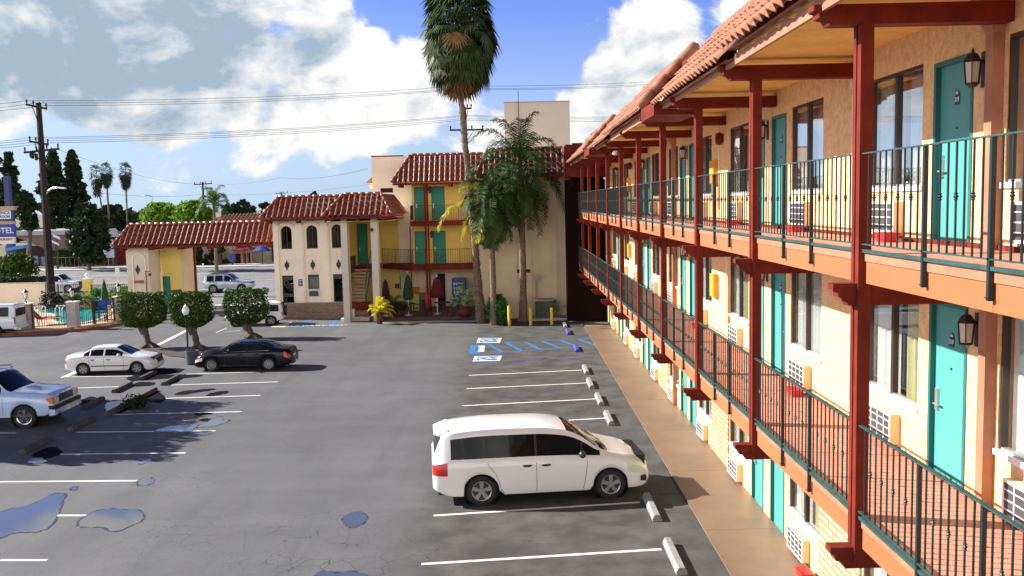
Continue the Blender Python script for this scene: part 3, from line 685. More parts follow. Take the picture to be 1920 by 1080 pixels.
def tealdoor(root, x0, x1, z0, z1, Y, num=None):
    b = MB().mat(mat('deep_teal_door_paint', (.02, .25, .17), .5, .05, 2)); b.box(x0+.05, x1-.05, Y+.05, Y+.09, z0+.01, z1-.05); d = b.build('door', parent=root)
    b = MB().mat(M_TEALD); b.box(x0, x0+.05, Y-.02, Y+.09, z0, z1); b.box(x1-.05, x1, Y-.02, Y+.09, z0, z1); b.box(x0+.05, x1-.05, Y-.02, Y+.09, z1-.05, z1); b.build('door_frame', parent=d)
    b = MB().mat(M_ALU); b.box(x0+.1, x0+.16, Y+.01, Y+.05, z0+.85, z0+1.1); b.build('door_handle', parent=d)
    return d
def hiproof(root, El, Er, Rl, Rr, back, m=M_TILED, pitch=.33, fascia=M_RED, left=None, right=None, nm='tiled_roof'):
    """front slope El-Er-Rr-Rl plus optional hips left/right down to the back corners"""
    b = MB().mat(m); El, Er, Rl, Rr = map(Vector, (El, Er, Rl, Rr))
    tile_slope(b, El, Er, Rl, Rr, pitch, .42, .10, .035, 8)
    if left: tile_slope(b, left, El, left+(Rl-El)*Vector((1,-1,1)) if False else Vector((Rl.x, left.y-(Rl.y-El.y), Rl.z)), Rl, pitch, .42, .075, .035, 6); cap_row(b, El+Vector((0,0,.06)), Rl+Vector((0,0,.08)), .1, .4)
    if right: tile_slope(b, Er, right, Rr, Vector((Rr.x, right.y-(Rr.y-Er.y), Rr.z)), pitch, .42, .075, .035, 6); cap_row(b, Er+Vector((0,0,.06)), Rr+Vector((0,0,.08)), .1, .4)
    cap_row(b, Rl+Vector((0,0,.06)), Rr+Vector((0,0,.06)), .1, .4)
    o = b.build(nm, parent=root, smooth=True)
    b = MB().mat(fascia); b.box(El.x+.05, Er.x-.05, El.y+.06, El.y+.12, El.z-.16, El.z-.03); b.box(El.x+.05, Er.x-.05, El.y+.13, back, El.z-.10, El.z-.04)
    n = max(1, int((Er.x-El.x)/1.9))
    for i in range(n+1):
        x = El.x+.5+(Er.x-El.x-1.0)*i/n; b.box(x-.09, x+.09, El.y+.02, back-.3, El.z-.30, El.z-.101)
    b.build('roof_fascia', parent=root)
    return o
M_DARKV = mat('vent_dark', (.02, .015, .012), .8)
# ------------------------------------------------------------------ rear wing across the end of the lot
YR = 61.0
rear = thing('rear_wing', (-7, YR, 0), 'three storey yellow wing with teal doors and stacked balconies behind the tall fan palm', 'motel building')
zR2, zR3 = P(830, 493.5, YR).z, P(830, 413, YR).z
x0, x1 = P(773, 400, YR).x, P(893, 400, YR).x
D = []
for (a, t_, c, bt) in ((776, 351, 801, 412), (808, 350, 835, 412), (777, 434, 801, 493.5), (811, 433, 837, 493.5)): D.append(rct(a, t_, c, bt, YR))
D = [(d[0], d[1], (zR3 if d[2] > 4.5 else zR2), d[3]) for d in D]
gd = rct(820, 513, 836, 573, YR); gw = rct(730, 516, 752, 542, YR)
b = MB().mat(M_STUCY); clad(b, x0, x1, 3.0, 9.2, YR, .2, D)
b.mat(M_STUCT); clad(b, x0, x1, 0, 3.0, YR, .2, [(gd[0], gd[1], 0, gd[3])] + [(d[0], d[1], d[2], 3.0) for d in D if d[2] < 3.0])
b.build('wall', parent=rear)
b = MB().mat(M_STUCW); xa, xb = P(700, 400, 62.5).x, x0; zt = P(730, 293, 62.5).z
v1 = rct(713, 353, 737, 361, 62.5); v2 = rct(717, 436, 739, 443, 62.5); g1 = rct(730, 517, 752, 541, 62.5)
clad(b, xa, P(757, 300, 62.5).x, 0, zt, 62.5, .2, [v1, v2]); clad(b, P(757, 300, 62.5).x, xb+.01, 0, 9.2, 62.5, .2, [])
b.box(xa, xa+.2, 62.7, 72, 0, zt); b.box(xb+.0, xb+.2, 61.2, 62.5, 0, 9.2); b.box(xa+.2, xb, 62.7, 62.75, zt-.12, zt-.05)
b.build('stair_tower_wall', parent=rear)
b = MB().mat(M_RED); b.box(xa-.03, P(757, 300, 62.5).x, 62.44, 62.49, zt-.02, zt+.05); b.build('parapet_cap', parent=rear)
for v in (v1, v2):
    b = MB().mat(M_DARKV); b.box(v[0], v[1], 62.58, 62.62, v[2], v[3])
    for k in range(3): b.box(v[0], v[1], 62.52, 62.57, v[2]+(v[3]-v[2])*(k+.4)/3, v[2]+(v[3]-v[2])*(k+.55)/3)
    b.build('wall_vent', parent=rear)
for d in D: tealdoor(rear, *d, YR)
b = MB().mat(M_DARKV); b.box(gd[0], gd[1], YR+.12, YR+.16, 0, gd[3]); b.build('ground_floor_door', parent=rear)
b = MB().mat(M_STUCW); b.box(gd[1]+.1, gd[1]+.75, YR-.06, YR-.001, .3, gd[3]); b.build('door_panel', parent=rear)
YW = 62.5; b = MB().mat(M_BRNZ); b.box(g1[0], g1[1], YW-.05, YW-.001, g1[2], g1[3]); wnd = b.build('window', parent=rear)
b = MB().mat(M_ROOM); b.box(g1[0]+.06, g1[1]-.06, YW-.06, YW-.051, g1[2]+.4, g1[3]-.06); b.build('glass_pane', parent=wnd)
b = MB().mat(M_ACBOX); b.box(g1[0]+.05, g1[1]-.05, YW-.25, YW-.061, g1[2]+.03, g1[2]+.38); b.mat(M_GRILL); b.box(g1[0]+.4, g1[1]-.08, YW-.26, YW-.251, g1[2]+.06, g1[2]+.35); b.build('air_conditioner', parent=wnd)
# balconies
def hrail(b, p, q, z, dz=1.0, sp=.15, post=1.5):
    p, q = Vector(p), Vector(q); L = (q-p).length; n = max(1, int(L/sp)); d = (q-p)/n
    for i in range(n+1):
        c = p+d*i; w_ = .02 if i % max(1, int(post/sp)) == 0 else .009; b.box(c.x-w_, c.x+w_, c.y-w_, c.y+w_, z+.06, z+dz)
    up = Vector((0, 0, 1))
    b.beam((p.x, p.y, z+dz), (q.x, q.y, z+dz), .035, .03); b.beam((p.x, p.y, z+.08), (q.x, q.y, z+.08), .03, .02)
YBk = YR-1.6
for z, xs in ((zR3, P(769, 420, YBk).x), (zR2, P(773, 500, YBk).x)):
    b = MB().mat(M_RED); b.box(xs, x1, YBk, YR-.001, z-.32, z); b.build('balcony_floor', parent=rear)
    b = MB().mat(mat('brown_iron', (.05, .025, .02), .5)); hrail(b, (xs+.05, YBk+.06, 0), (x1, YBk+.06, 0), z)
    if z == zR3: hrail(b, (xs+.05, YBk+.06, 0), (xs+.05, YR-.1, 0), z)
    b.build('balcony_railing', parent=rear)
xs2 = P(717, 480, YW-.3).x; xq = P(773, 500, YBk).x
b = MB().mat(M_RED); b.prism([(xs2, YW-.4), (xs2, YW-.01), (xb+.2, YW-.01), (xb+.2, YR-.01), (xq+.9, YR-.01), (xq-.01, YBk)], 'z', zR2-.34, zR2-.01); b.build('walkway_slab', parent=rear)
b = MB().mat(mat('brown_iron', (.05, .025, .02), .5)); hrail(b, (xs2, YW-.35, 0), (xq+.05, YBk+.06, 0), zR2); b.build('walkway_railing', parent=rear)
for px in (800.5,):
    X = P(px, 450, YBk).x; b = MB().mat(M_RED); b.box(X-.12, X+.02, YBk-.14, YBk-.003, 0.0, 8.25); b.box(X+.06, X+.17, YBk-.12, YBk-.003, .0, 8.25); b.build('post', parent=rear)
X = P(769.5, 450, YBk).x; b = MB().mat(M_RED); b.box(X-.03, X+.03, YBk-.08, YBk-.02, .0, zR3-.32); b.build('slim_post', parent=rear)
for px, fz in ((805, zR3), (806, zR2)):
    p = P(px, 350, YBk); b = MB().mat(M_BLACK); b.lathe([(0, -.2), (.09, -.16), (.13, .12), (0, .3)], (p.x+.05, YBk-.25, fz+1.95), 6); b.build('wall_lantern', parent=rear)
ze = P(820, 341, 59.0).z; zr = P(820, 291, 60.2).z
hiproof(rear, (P(734, 341, 59.0).x, 59.0, ze), (P(905, 340, 59.0).x, 59.0, ze), (P(770, 292, 60.3).x, 60.3, zr), (P(905, 290, 60.3).x, 60.3, zr), YR, left=Vector((P(734, 341, 59.0).x, 66, ze)))
b = MB().mat(M_STUCY); b.box(P(734, 341, 59).x+.15, x1, 59.15, YR, ze-.03, ze-.0); b.build('soffit', parent=rear)
b = MB().mat(M_STUCW); b.box(xb, x1+6, 62.6, 74, 8.5, 9.7); b.build('flat_roof', parent=rear)
# little roof corner seen left of the tower wall
b = MB().mat(M_TILE); p = P(688, 340, 66); b.prism([(p.x-.1, p.z-.1), (p.x+.9, p.z-.1), (p.x+.9, p.z+.75)], 'y', 66, 70); b.mat(M_STUCY); b.box(p.x+.2, p.x+.9, 66.1, 70, p.z-.5, p.z-.12); b.build('far_roof_corner', parent=rear)
# end block with blank wall beside the palms, with the plant room tower behind
YE = 54.6
eb = thing('end_block', (1, YE, 0), 'blank tan stucco end wall beside the dark alley, behind the feather palms', 'motel building')
ex0, ex1 = P(894, 500, YE).x, P(1067, 500, YE).x
b = MB().mat(M_STUCT)
zE = 8.75; b.box(ex0, ex1, YE, YE+8, 0, zE); b.build('wall', parent=eb)
b = MB().mat(M_STUCT)
for px in (968, 996, 1043, 1047): X = P(px, 500, YE).x; b.box(X-.04, X+.04, YE-.05, YE-.001, .0 if px > 1030 else .3, zE-.1 if px > 1030 else 5.2)
b.build('wall_batten', parent=eb)
b = MB().mat(M_RED); q = rct(969, 505, 994, 511, YE); b.box(q[0], q[1], YE-.06, YE-.001, q[2], q[3]); b.build('wall_ledge', parent=eb)
b = MB().mat(mat('grey_box_paint', (.42, .38, .32), .6)); q = rct(1001, 514, 1012, 524, YE); b.box(q[0], q[1], YE-.2, YE-.001, q[2], q[3]); b.box((q[0]+q[1])/2-.03, (q[0]+q[1])/2+.03, YE-.1, YE-.02, .8, q[2]); b.box(q[0]+.08, q[0]+.12, YE-.1, YE-.02, .9, q[2]); b.build('electric_meter', parent=eb)
b = MB().mat(mat('grey_box_paint', (.42, .38, .32), .6)); q = rct(1054, 571, 1062, 577, YE); b.box(q[0], q[1], YE-.1, YE-.001, q[2], q[3]); b.build('junction_box', parent=eb)
ze2 = P(980, 327, YE-1).z; zr2 = P(980, 280, YE).z
hiproof(eb, (P(893, 328, YE-1).x, YE-1, ze2), (3.1, YE-1, ze2), (P(915, 285, YE+.3).x, YE+.3, zr2), (3.1, YE+.3, zr2), YE+.4, left=Vector((P(893, 328, YE-1).x, YE+5, ze2)))
b = MB().mat(M_RED); b.box(3.1, 5.4, 51.5, 54, 8.2, 10.0); b.box(ex1, 5.4, 54.0, 54.2, 0, 9.5); b.build('alley_screen', parent=eb)
b = MB().mat(mat('alley_shade_black', (.016, .009, .008), 1.0, spec=0)); b.box(3.13, 5.38, 52.8, 53.9, .0, 8.1); b.build('alley_shade', parent=eb)  # near-black block standing in for the deep shade of the alley
tw = thing('roof_tower', (1, 63, 0), 'plain square cream box tower rising above the tiled roofs behind the palms', 'tower')
b = MB().mat(mat('tower_stucco', (.62, .56, .47), .9, .04, .8, .3, 30)); q = rct(945, 193, 1069, 275, 63); b.box(q[0], q[1], 63, 67, 8.0, q[3]); b.build('wall', parent=tw)
b = MB().mat(mat('tower_cap', (.35, .34, .32), .7)); b.box(q[0]-.04, q[1]+.04, 62.95, 67, q[3], q[3]+.06); b.build('coping', parent=tw)
b = MB().mat(M_BLACK); X = P(972, 200, 62.8).x; b.box(X-.02, X+.02, 62.86, 62.9, 8.5, P(972, 170, 62.8).z); b.build('antenna_pole', parent=tw)
b = MB().mat(M_RED); b.box(q[1]-.1, 5.6, 59.5, 59.7, 8.0, P(1080, 268, 59.5).z); b.build('roof_screen', parent=tw)
# ------------------------------------------------------------------ office
YO = 56.6
off = thing('office_building', (-12, YO, 0), 'two storey cream office with three arched windows, brick base and red tiled roof', 'office building')
ox0, ox1 = P(516, 500, YO).x, P(652, 500, YO).x
zbr = P(575, 567, YO).z
HO = []
arch = [rct(525, 424, 548, 467, YO), rct(573, 422.5, 596, 466, YO), rct(620.5, 421, 643, 465, YO)]
doors = [rct(528.5, 517, 552, 566.5, YO), rct(624, 514, 644, 563, YO)]
win = rct(577, 515, 599, 542, YO); acr = rct(580.5, 546, 597, 555, YO)
zo = P(575, 405, YO).z
b = MB().mat(M_STUCW); clad(b, ox0, ox1, zbr, zo, YO, .25, [(d[0], d[1], zbr, d[3]) for d in doors]+[win]+arch)
b.box(ox0, ox0+.2, YO+.25, YO+8, 0, zo); b.box(ox0, ox1, YO+.6, YO+.7, 0, zo) if False else None
b.build('wall', parent=off)
b = MB().mat(M_ROOM); b.box(ox0+.2, ox1, YO+.7, YO+.75, 0, zo); b.build('inner_wall', parent=off)
b = MB().mat(M_STUCW)
for a in arch:                               # raised arch surround and spandrels that round the window heads
    xc = (a[0]+a[1])/2; r_ = (a[1]-a[0])/2; zc = a[3]-r_
    for s_ in (-1, 1):
        for i in range(8):
            t0, t1 = math.pi/2*i/8, math.pi/2*(i+1)/8
            p0 = (xc+s_*r_*math.cos(t0), zc+r_*math.sin(t0)); p1 = (xc+s_*r_*math.cos(t1), zc+r_*math.sin(t1))
            b.prism([p0, (xc+s_*r_*1.001, p0[1]), (xc+s_*r_*1.001, p1[1]), p1], 'y', YO+.002, YO+.2)
    ro = r_+.24; ri = r_+.14; pts = [(xc+ro*math.cos(math.pi*i/16), zc+ro*math.sin(math.pi*i/16)) for i in range(17)]; pin = [(xc+ri*math.cos(math.pi*i/16), zc+ri*math.sin(math.pi*i/16)) for i in range(17)]
    for i in range(16): b.prism([pin[i], pts[i], pts[i+1], pin[i+1]], 'y', YO-.07, YO-.001)
    for s_ in (-1, 1): b.box(xc+s_*ri, xc+s_*ro, YO-.07, YO-.001, zbr, zc)
xs_ = [ox0+.0, (arch[0][1]+arch[1][0])/2, (arch[1][1]+arch[2][0])/2]
b.box(ox0-.03, ox0+.28, YO-.10, YO-.002, zbr, zo)
for x in xs_[1:]: b.box(x-.22, x+.22, YO-.10, YO-.002, zbr, zo)
b.build('arch_surrounds', parent=off)
for a in arch:
    xc = (a[0]+a[1])/2; r_ = (a[1]-a[0])/2; zc = a[3]-r_
    b = MB().mat(M_BRNZ); b.box(a[0], a[1], YO+.2, YO+.24, a[2], a[2]+.05); b.box(xc-.02, xc+.02, YO+.2, YO+.24, a[2]+.05, zc+r_); wn = b.build('arched_window', parent=off)
    b = MB().mat(M_GLASSD); b.quad((a[0], YO+.23, a[2]), (a[1], YO+.23, a[2]), (a[1], YO+.23, a[3]), (a[0], YO+.23, a[3])); b.build('glass_pane', parent=wn)
    b = MB().mat(mat('grey_curtain', (.22, .20, .17), .9)); b.box(a[0], xc-.15, YO+.35, YO+.37, a[2], a[3]); b.build('curtain', parent=wn)
def ornament(x, z, Y, root, h=.38, wd=.15):
    b = MB().mat(M_BLACK)
    L = [(x, z+h*1.25), (x+wd*.55, z+h*.55), (x+wd, z+h*.35), (x+wd*1.05, z), (x+wd, z-h*.35), (x+wd*.55, z-h*.55), (x, z-h*1.25), (x-wd*.55, z-h*.55), (x-wd, z-h*.35), (x-wd*1.05, z), (x-wd, z+h*.35), (x-wd*.55, z+h*.55)]
    b.prism(L, 'y', Y-.05, Y-.001); return b.build('wall_ornament', parent=root)
for px, py in ((538, 497.5), (586.5, 496.5), (635, 496)):
    p = P(px, py, YO); ornament(p.x, p.z, YO, off, .26, .13)
for i, d in enumerate(doors):
    b = MB().mat(M_BRNZ); b.box(d[0], d[0]+.06, YO+.1, YO+.2, zbr, d[3]); b.box(d[1]-.06, d[1], YO+.1, YO+.2, zbr, d[3]); b.box(d[0]+.06, d[1]-.06, YO+.1, YO+.2, d[3]-.3, d[3]); b.mat(mat('maroon_door', (.10, .015, .012), .4)); b.box(d[0]+.062, d[1]-.062, YO+.12, YO+.18, d[3]-.29, d[3]-.06)
    dd = b.build('glazed_door', parent=off)
    b = MB().mat(M_GLASSD); b.box(d[0]+.06, d[1]-.06, YO+.14, YO+.15, zbr, d[3]-.3); b.build('glass_pane', parent=dd)
    b = MB().mat(M_ALU); b.box(d[0]+.55, d[1]-.08, YO+.08, YO+.1, d[3]-.52, d[3]-.48); b.build('door_closer', parent=dd)
b = MB().mat(M_BRNZ); b.box(win[0], win[1], YO+.1, YO+.16, win[3]-.18, win[3]); b.box(win[0], win[0]+.05, YO+.1, YO+.16, win[2], win[3]-.18); b.box(win[1]-.05, win[1], YO+.1, YO+.16, win[2], win[3]-.18); b.mat(M_WHITE); b.box(win[0]-.05, win[1]+.05, YO-.08, YO+.16, win[2]-.06, win[2]); wn = b.build('counter_window', parent=off)
b = MB().mat(mat('grey_window', (.16, .17, .17), .08)); b.box(win[0]+.05, win[1]-.05, YO+.13, YO+.14, win[2], win[3]-.18); b.build('glass_pane', parent=wn)
b = MB().mat(M_GRILL); b.box(acr[0], acr[1], YO-.16, YO-.001, acr[2], acr[3]); b.mat(M_WHITE); b.box(acr[0]-.04, acr[1]+.04, YO-.12, YO-.002, acr[2]-.05, acr[2]-.001); b.build('air_conditioner', parent=off)
b = MB().mat(mat('blue_sign_paint', (.01, .03, .42), .4)); q = rct(560, 523.5, 568, 536, YO); b.box(q[0], q[1], YO-.13, YO-.105, q[2], q[3]); sg = b.build('accessible_sign', parent=off)
b = MB().mat(M_WHITE)
for k in range(4): b.box(q[0]+.05, q[1]-.05-.03*(k % 2), YO-.134, YO-.131, q[3]-.09-.09*k, q[3]-.06-.09*k)
b.build('sign_print', parent=sg)
b = MB().mat(mat('antler_white', (.7, .62, .5), .6)); p = P(588, 513, YO)
for a in (-60, -35, 0, 35, 60): b.beam((p.x, YO-.08, p.z-.05), (p.x+.3*math.sin(R(a)), YO-.1, p.z+.25*math.cos(R(a))*(1 if abs(a) < 50 else .6)), .03, .03)
b.build('star_ornament', parent=off)
M_BBASE = brickmat('brown_brick', (0, 2), (.30, .17, .11), (.20, .10, .065), (.30, .25, .2), .30, .085, .012, .9, .5)
b = MB().mat(M_BBASE); b.box(ox0+.0, ox1, YO-.12, YO+.3, 0, zbr-.03); b.mat(M_CONC); b.box(ox0-.02, ox1, YO-.16, YO+.3, zbr-.03, zbr); b.build('brick_base', parent=off)
ze = P(545, 409.5, 55.6).z; zr = P(580, 370, 56.8).z
hiproof(off, (P(487, 411, 55.6).x, 55.6, ze), (P(608, 408, 55.6).x+.6, 55.6, ze), (P(523, 372, 56.9).x, 56.9, zr), (P(650, 368, 56.9).x, 56.9, zr), YO, left=Vector((P(487, 411, 55.6).x, 66, ze)))
b = MB().mat(M_STUCW); b.box(ox0+.2, ox1+3, YO+.8, YO+8, zo-.2, zo+.1); b.build('flat_roof', parent=off)
# white cabinet beside the office corner
b = MB().mat(M_WHITE); q = rct(505, 566, 517, 592, 57.5); b.box(q[0], q[1], 56.9, 57.6, 0, q[3]); b.box(q[0]-.04, q[1]+.04, 56.85, 57.65, q[3], q[3]+.06); tag(b.build('white_cabinet'), 'plain white cabinet at the left corner of the office', 'cabinet')
# ------------------------------------------------------------------ stair porch between the office and rear wing
por = thing('stair_porch', (-9.6, 54.4, 0), 'tall porch of two pale square pillars with a hipped tiled roof over the stairs', 'porch')
YP = 54.5
for (a, e, sd) in ((638, 656.5, .25), (694.5, 713, 1.0)):
    q = rct(a, 420, e, 590, YP); zt = P(680, 408, YP).z
    b = MB().mat(mat('grey_cream_pillar', (.64, .58, .50), .9, .04, .8, .3, 30, dirt=.12)); b.box(q[0], q[1], YP, YP+.75, 0, zt); b.build('pillar', parent=por)
ze = P(665, 405, 53.8).z; zr = P(680, 365, 55.2).z
hiproof(por, (P(605, 408, 53.8).x, 53.8, ze), (P(735, 403, 53.8).x, 53.8, ze), (P(645, 365, 55.2).x, 55.2, zr), (P(714, 363, 55.2).x, 55.2, zr), 60, left=Vector((P(605, 408, 53.8).x, 62, ze)), right=Vector((P(735, 403, 53.8).x, 62, ze)))
b = MB().mat(M_STUCY); b.box(P(609, 405, 53.8).x, P(731, 405, 53.8).x, 54.0, 62, ze-.32, ze-.305); b.build('soffit', parent=por)
b = MB().mat(M_BLACK); p = P(698, 431, YP); b.lathe([(0, -.12), (.06, -.08), (.09, .06), (0, .12)], (p.x, YP-.12, p.z), 8); b.beam((p.x, YP, p.z+.1), (p.x, YP-.12, p.z+.1), .03, .03); b.build('wall_lantern', parent=por)
st = thing('stairs', (-9.7, 58, 0), 'open stairs with pale treads climbing between the two porch pillars', 'stairs')
sx0, sx1 = P(655, 500, 58).x, P(697, 500, 58).x; zl = zR2
M_STEP = mat('stair_tread', (.56, .48, .40), .8, .1, 3)
b = MB().mat(M_STEP)
for k in range(10):
    z = .9+(zl-.9)*(k+1)/11; y = 57.0+k*.28; b.box(sx0+.05, sx0+1.05, y, y+.33, z-.06, z); 
    b.mat(M_TEALD if k % 2 else M_STEP); b.mat(M_STEP)
b.build('treads', parent=st)
b = MB().mat(M_RED); b.box(sx0, sx1, 60.1, 62.4, zl-.28, zl); b.build('landing', parent=st)
b = MB().mat(M_RED); b.box(sx0, sx1, 56.2, 56.8, .50, .95); b.build('lower_landing', parent=st)
b = MB().mat(M_STEP); b.box(sx0, sx0+.6, 55.8, 56.19, .15, .62); b.box(sx0-.1, sx1+.2, 54.95, 55.8, .0, .16); b.mat(M_BBASE); b.box(sx0, sx1, 56.0, 56.2, .0, .5); b.build('lower_steps', parent=st)
b = MB().mat(M_TEALD); b.beam((sx0+1.1, 57, .9), (sx0+1.1, 59.9, zl), .05, .2); b.beam((sx0+1.1, 57, 1.9), (sx0+1.1, 59.9, zl+1.0), .05, .05); b.beam((sx0+1.1, 57, .9), (sx0+1.1, 57, 1.9), .05, .05)
b.build('handrail', parent=st)
b = MB().mat(M_BLACK); hrail(b, (sx0+.02, 58.2, 0), (sx0+.02, 60.3, 0), zl-.4, 1.1, .14); b.build('side_railing', parent=st)
b = MB().mat(M_STUCY); b.box(sx0-1.6, sx1+1.2, 62.4, 62.5, 0, ze+.2); b.build('back_wall', parent=st)
q = rct(669, 420, 690, 480, 62.3); tealdoor(st, q[0], q[1], zl, q[3], 62.3)
# ------------------------------------------------------------------ gate tower and long roof
YG = 61.5
gate = thing('gate_house', (-23, YG, 0), 'cream gate tower with arched panel and yellow wall under the long tiled roof', 'gate house')
q = rct(235.5, 470, 283, 560, YG); yb = 63.4; zt = P(280, 462, YG).z+.1
b = MB().mat(mat('gate_cream', (.70, .60, .48), .9, .05, .8, .3, 30, dirt=.1)); b.box(q[0], q[1], YG, yb, 0, zt); b.build('tower_wall', parent=gate)
p1 = P(340, 500, yb+.1); p2 = P(305, 500, yb+.1)
gdx = rct(305, 518, 322, 577, yb+.1)
b = MB().mat(mat('gate_yellow', (.85, .66, .20), .85, .05, .8, .3, 30)); clad(b, q[1], p1.x, 0, zt, yb+.1, .2, [(gdx[0], gdx[1], 0, gdx[3])]); b.build('yellow_wall', parent=gate)
b = MB().mat(M_STUCT); b.box(p1.x+.001, p1.x+.2, yb+.1, yb+2.2, 0, zt); b.mat(M_RED); b.box(p1.x+.2, p1.x+.32, yb+2.0, yb+2.2, 0, zt); b.build('side_wall', parent=gate)
dd = tealdoor(gate, gdx[0], gdx[1], 0, gdx[3], yb+.1)
c = P(252, 494, YG); r0 = (P(273, 494, YG).x-P(247.5, 494, YG).x)/2; xc = P(260, 480, YG).x; zc = P(260, 487, YG).z
b = MB().mat(M_STUCW); ro, ri = r0*1.02, r0*.84; n = 16
for i in range(n):
    a0, a1 = math.pi*i/n, math.pi*(i+1)/n
    b.prism([(xc+ri*math.cos(a0), zc+ri*math.sin(a0)), (xc+ro*math.cos(a0), zc+ro*math.sin(a0)), (xc+ro*math.cos(a1), zc+ro*math.sin(a1)), (xc+ri*math.cos(a1), zc+ri*math.sin(a1))], 'y', YG-.08, YG-.001)
for s_ in (-1, 1): b.box(xc+s_*ri, xc+s_*ro, YG-.08, YG-.001, .3, zc)
b.build('arched_panel', parent=gate)
p = P(258.5, 506, YG); ornament(p.x, p.z, YG, gate, .28, .13)
b = MB().mat(mat('red_plaque', (.33, .06, .04), .5)); w_ = rct(249, 526, 270, 531, YG); b.box(w_[0], w_[1], YG-.06, YG-.001, w_[2], w_[3]); b.build('name_plaque', parent=gate)
ze = P(360, 459, 60.6).z; zr = P(360, 420, 61.9).z
hiproof(gate, (P(210, 462, 60.6).x, 60.6, ze), (P(514, 454, 60.6).x, 60.6, ze), (P(245, 425, 61.9).x, 61.9, zr), (P(507, 415, 61.9).x, 61.9, zr), 63.2, left=Vector((P(210, 462, 60.6).x, 66.2, ze)), pitch=.36)
b = MB().mat(M_RED); b.box(q[0]-.6, ox0, 60.9, 65.8, ze-.12, ze-.105); b.prism([(60.9, ze-.1), (65.8, ze-.1), (63.3, zr-.15)], 'x', P(250, 440, 62).x, ox0); b.build('roof_deck', parent=gate)
b = MB().mat(M_BLACK); p = P(276, 560, 60.4); b.tube([(p.x, 60.4, 0), (p.x, 60.4, P(276, 508, 60.4).z)], .03, 6); zt_ = P(276, 509, 60.4).z
b.beam((p.x, 60.4, zt_), (p.x+.35, 60.4, zt_), .03, .03); b.tube([(p.x+.03, 60.4, zt_-.35), (p.x+.2, 60.4, zt_-.3), (p.x+.3, 60.4, zt_-.05)], .02, 5); b.box(p.x+.2, p.x+.34, 60.36, 60.44, zt_-.3, zt_-.12)
tag(b.build('bracket_post'), 'thin black post with scrolled bracket before the gate tower', 'post')
b = MB().mat(mat('brown_iron', (.05, .025, .02), .5)); a_, e_ = P(325, 547, 62.6), P(340, 545, 62.6)
b.tube([(a_.x, 62.6, 0), (a_.x, 62.6, a_.z)], .04, 6); b.tube([(e_.x, 62.6, 0), (e_.x, 62.6, e_.z)], .04, 6); b.beam((a_.x-.15, 62.6, a_.z), (e_.x, 62.6, e_.z), .05, .2)
tag(b.build('handrail'), 'small brown iron handrail before the yellow gate wall', 'handrail')
# ------------------------------------------------------------------ vehicles
def pchip(pts, x):
    xs = [p[0] for p in pts]; ys = [p[1] for p in pts]; n = len(xs)
    if x <= xs[0]: return ys[0]
    if x >= xs[-1]: return ys[-1]
    h = [xs[i+1]-xs[i] for i in range(n-1)]; dl = [(ys[i+1]-ys[i])/h[i] for i in range(n-1)]; m = [dl[0]]
    for i in range(1, n-1):
        m.append(0 if dl[i-1]*dl[i] <= 0 else 2*dl[i-1]*dl[i]/(dl[i-1]+dl[i]))
    m.append(dl[-1])
    i = max(k for k in range(n-1) if xs[k] <= x); t = (x-xs[i])/h[i]
    return (2*t**3-3*t*t+1)*ys[i]+(t**3-2*t*t+t)*h[i]*m[i]+(-2*t**3+3*t*t)*ys[i+1]+(t**3-t*t)*h[i]*m[i+1]
def carpaint(name, col, coat=1.0, rough=.35, metal=0.0):
    m = mat(name, col, rough, metal=metal); b = m.node_tree.nodes['Principled BSDF']; b.inputs['Coat Weight'].default_value = coat; b.inputs['Coat Roughness'].default_value = .04; return m
M_TYRE = mat('tyre_rubber', (.018, .018, .018), .85); M_CGLASS = mat('car_glass', (.006, .008, .010), .03, spec=.2); M_TRIMB = mat('black_trim', (.012, .012, .012), .5)
M_CHROME = mat('chrome', (.75, .75, .76), .12, metal=1.0); M_RIM = mat('alloy_rim', (.36, .36, .37), .3, metal=.7); M_DISC = mat('wheel_dark', (.03, .03, .032), .6)
M_TAIL = mat('tail_lamp_red', (.50, .015, .01), .15); M_HEAD = mat('head_lamp_glass', (.62, .60, .50), .12); M_AMB = mat('amber_lamp', (.75, .22, .03), .2); M_SEAT = mat('seat_cloth', (.05, .05, .055), .9)
NR = 13
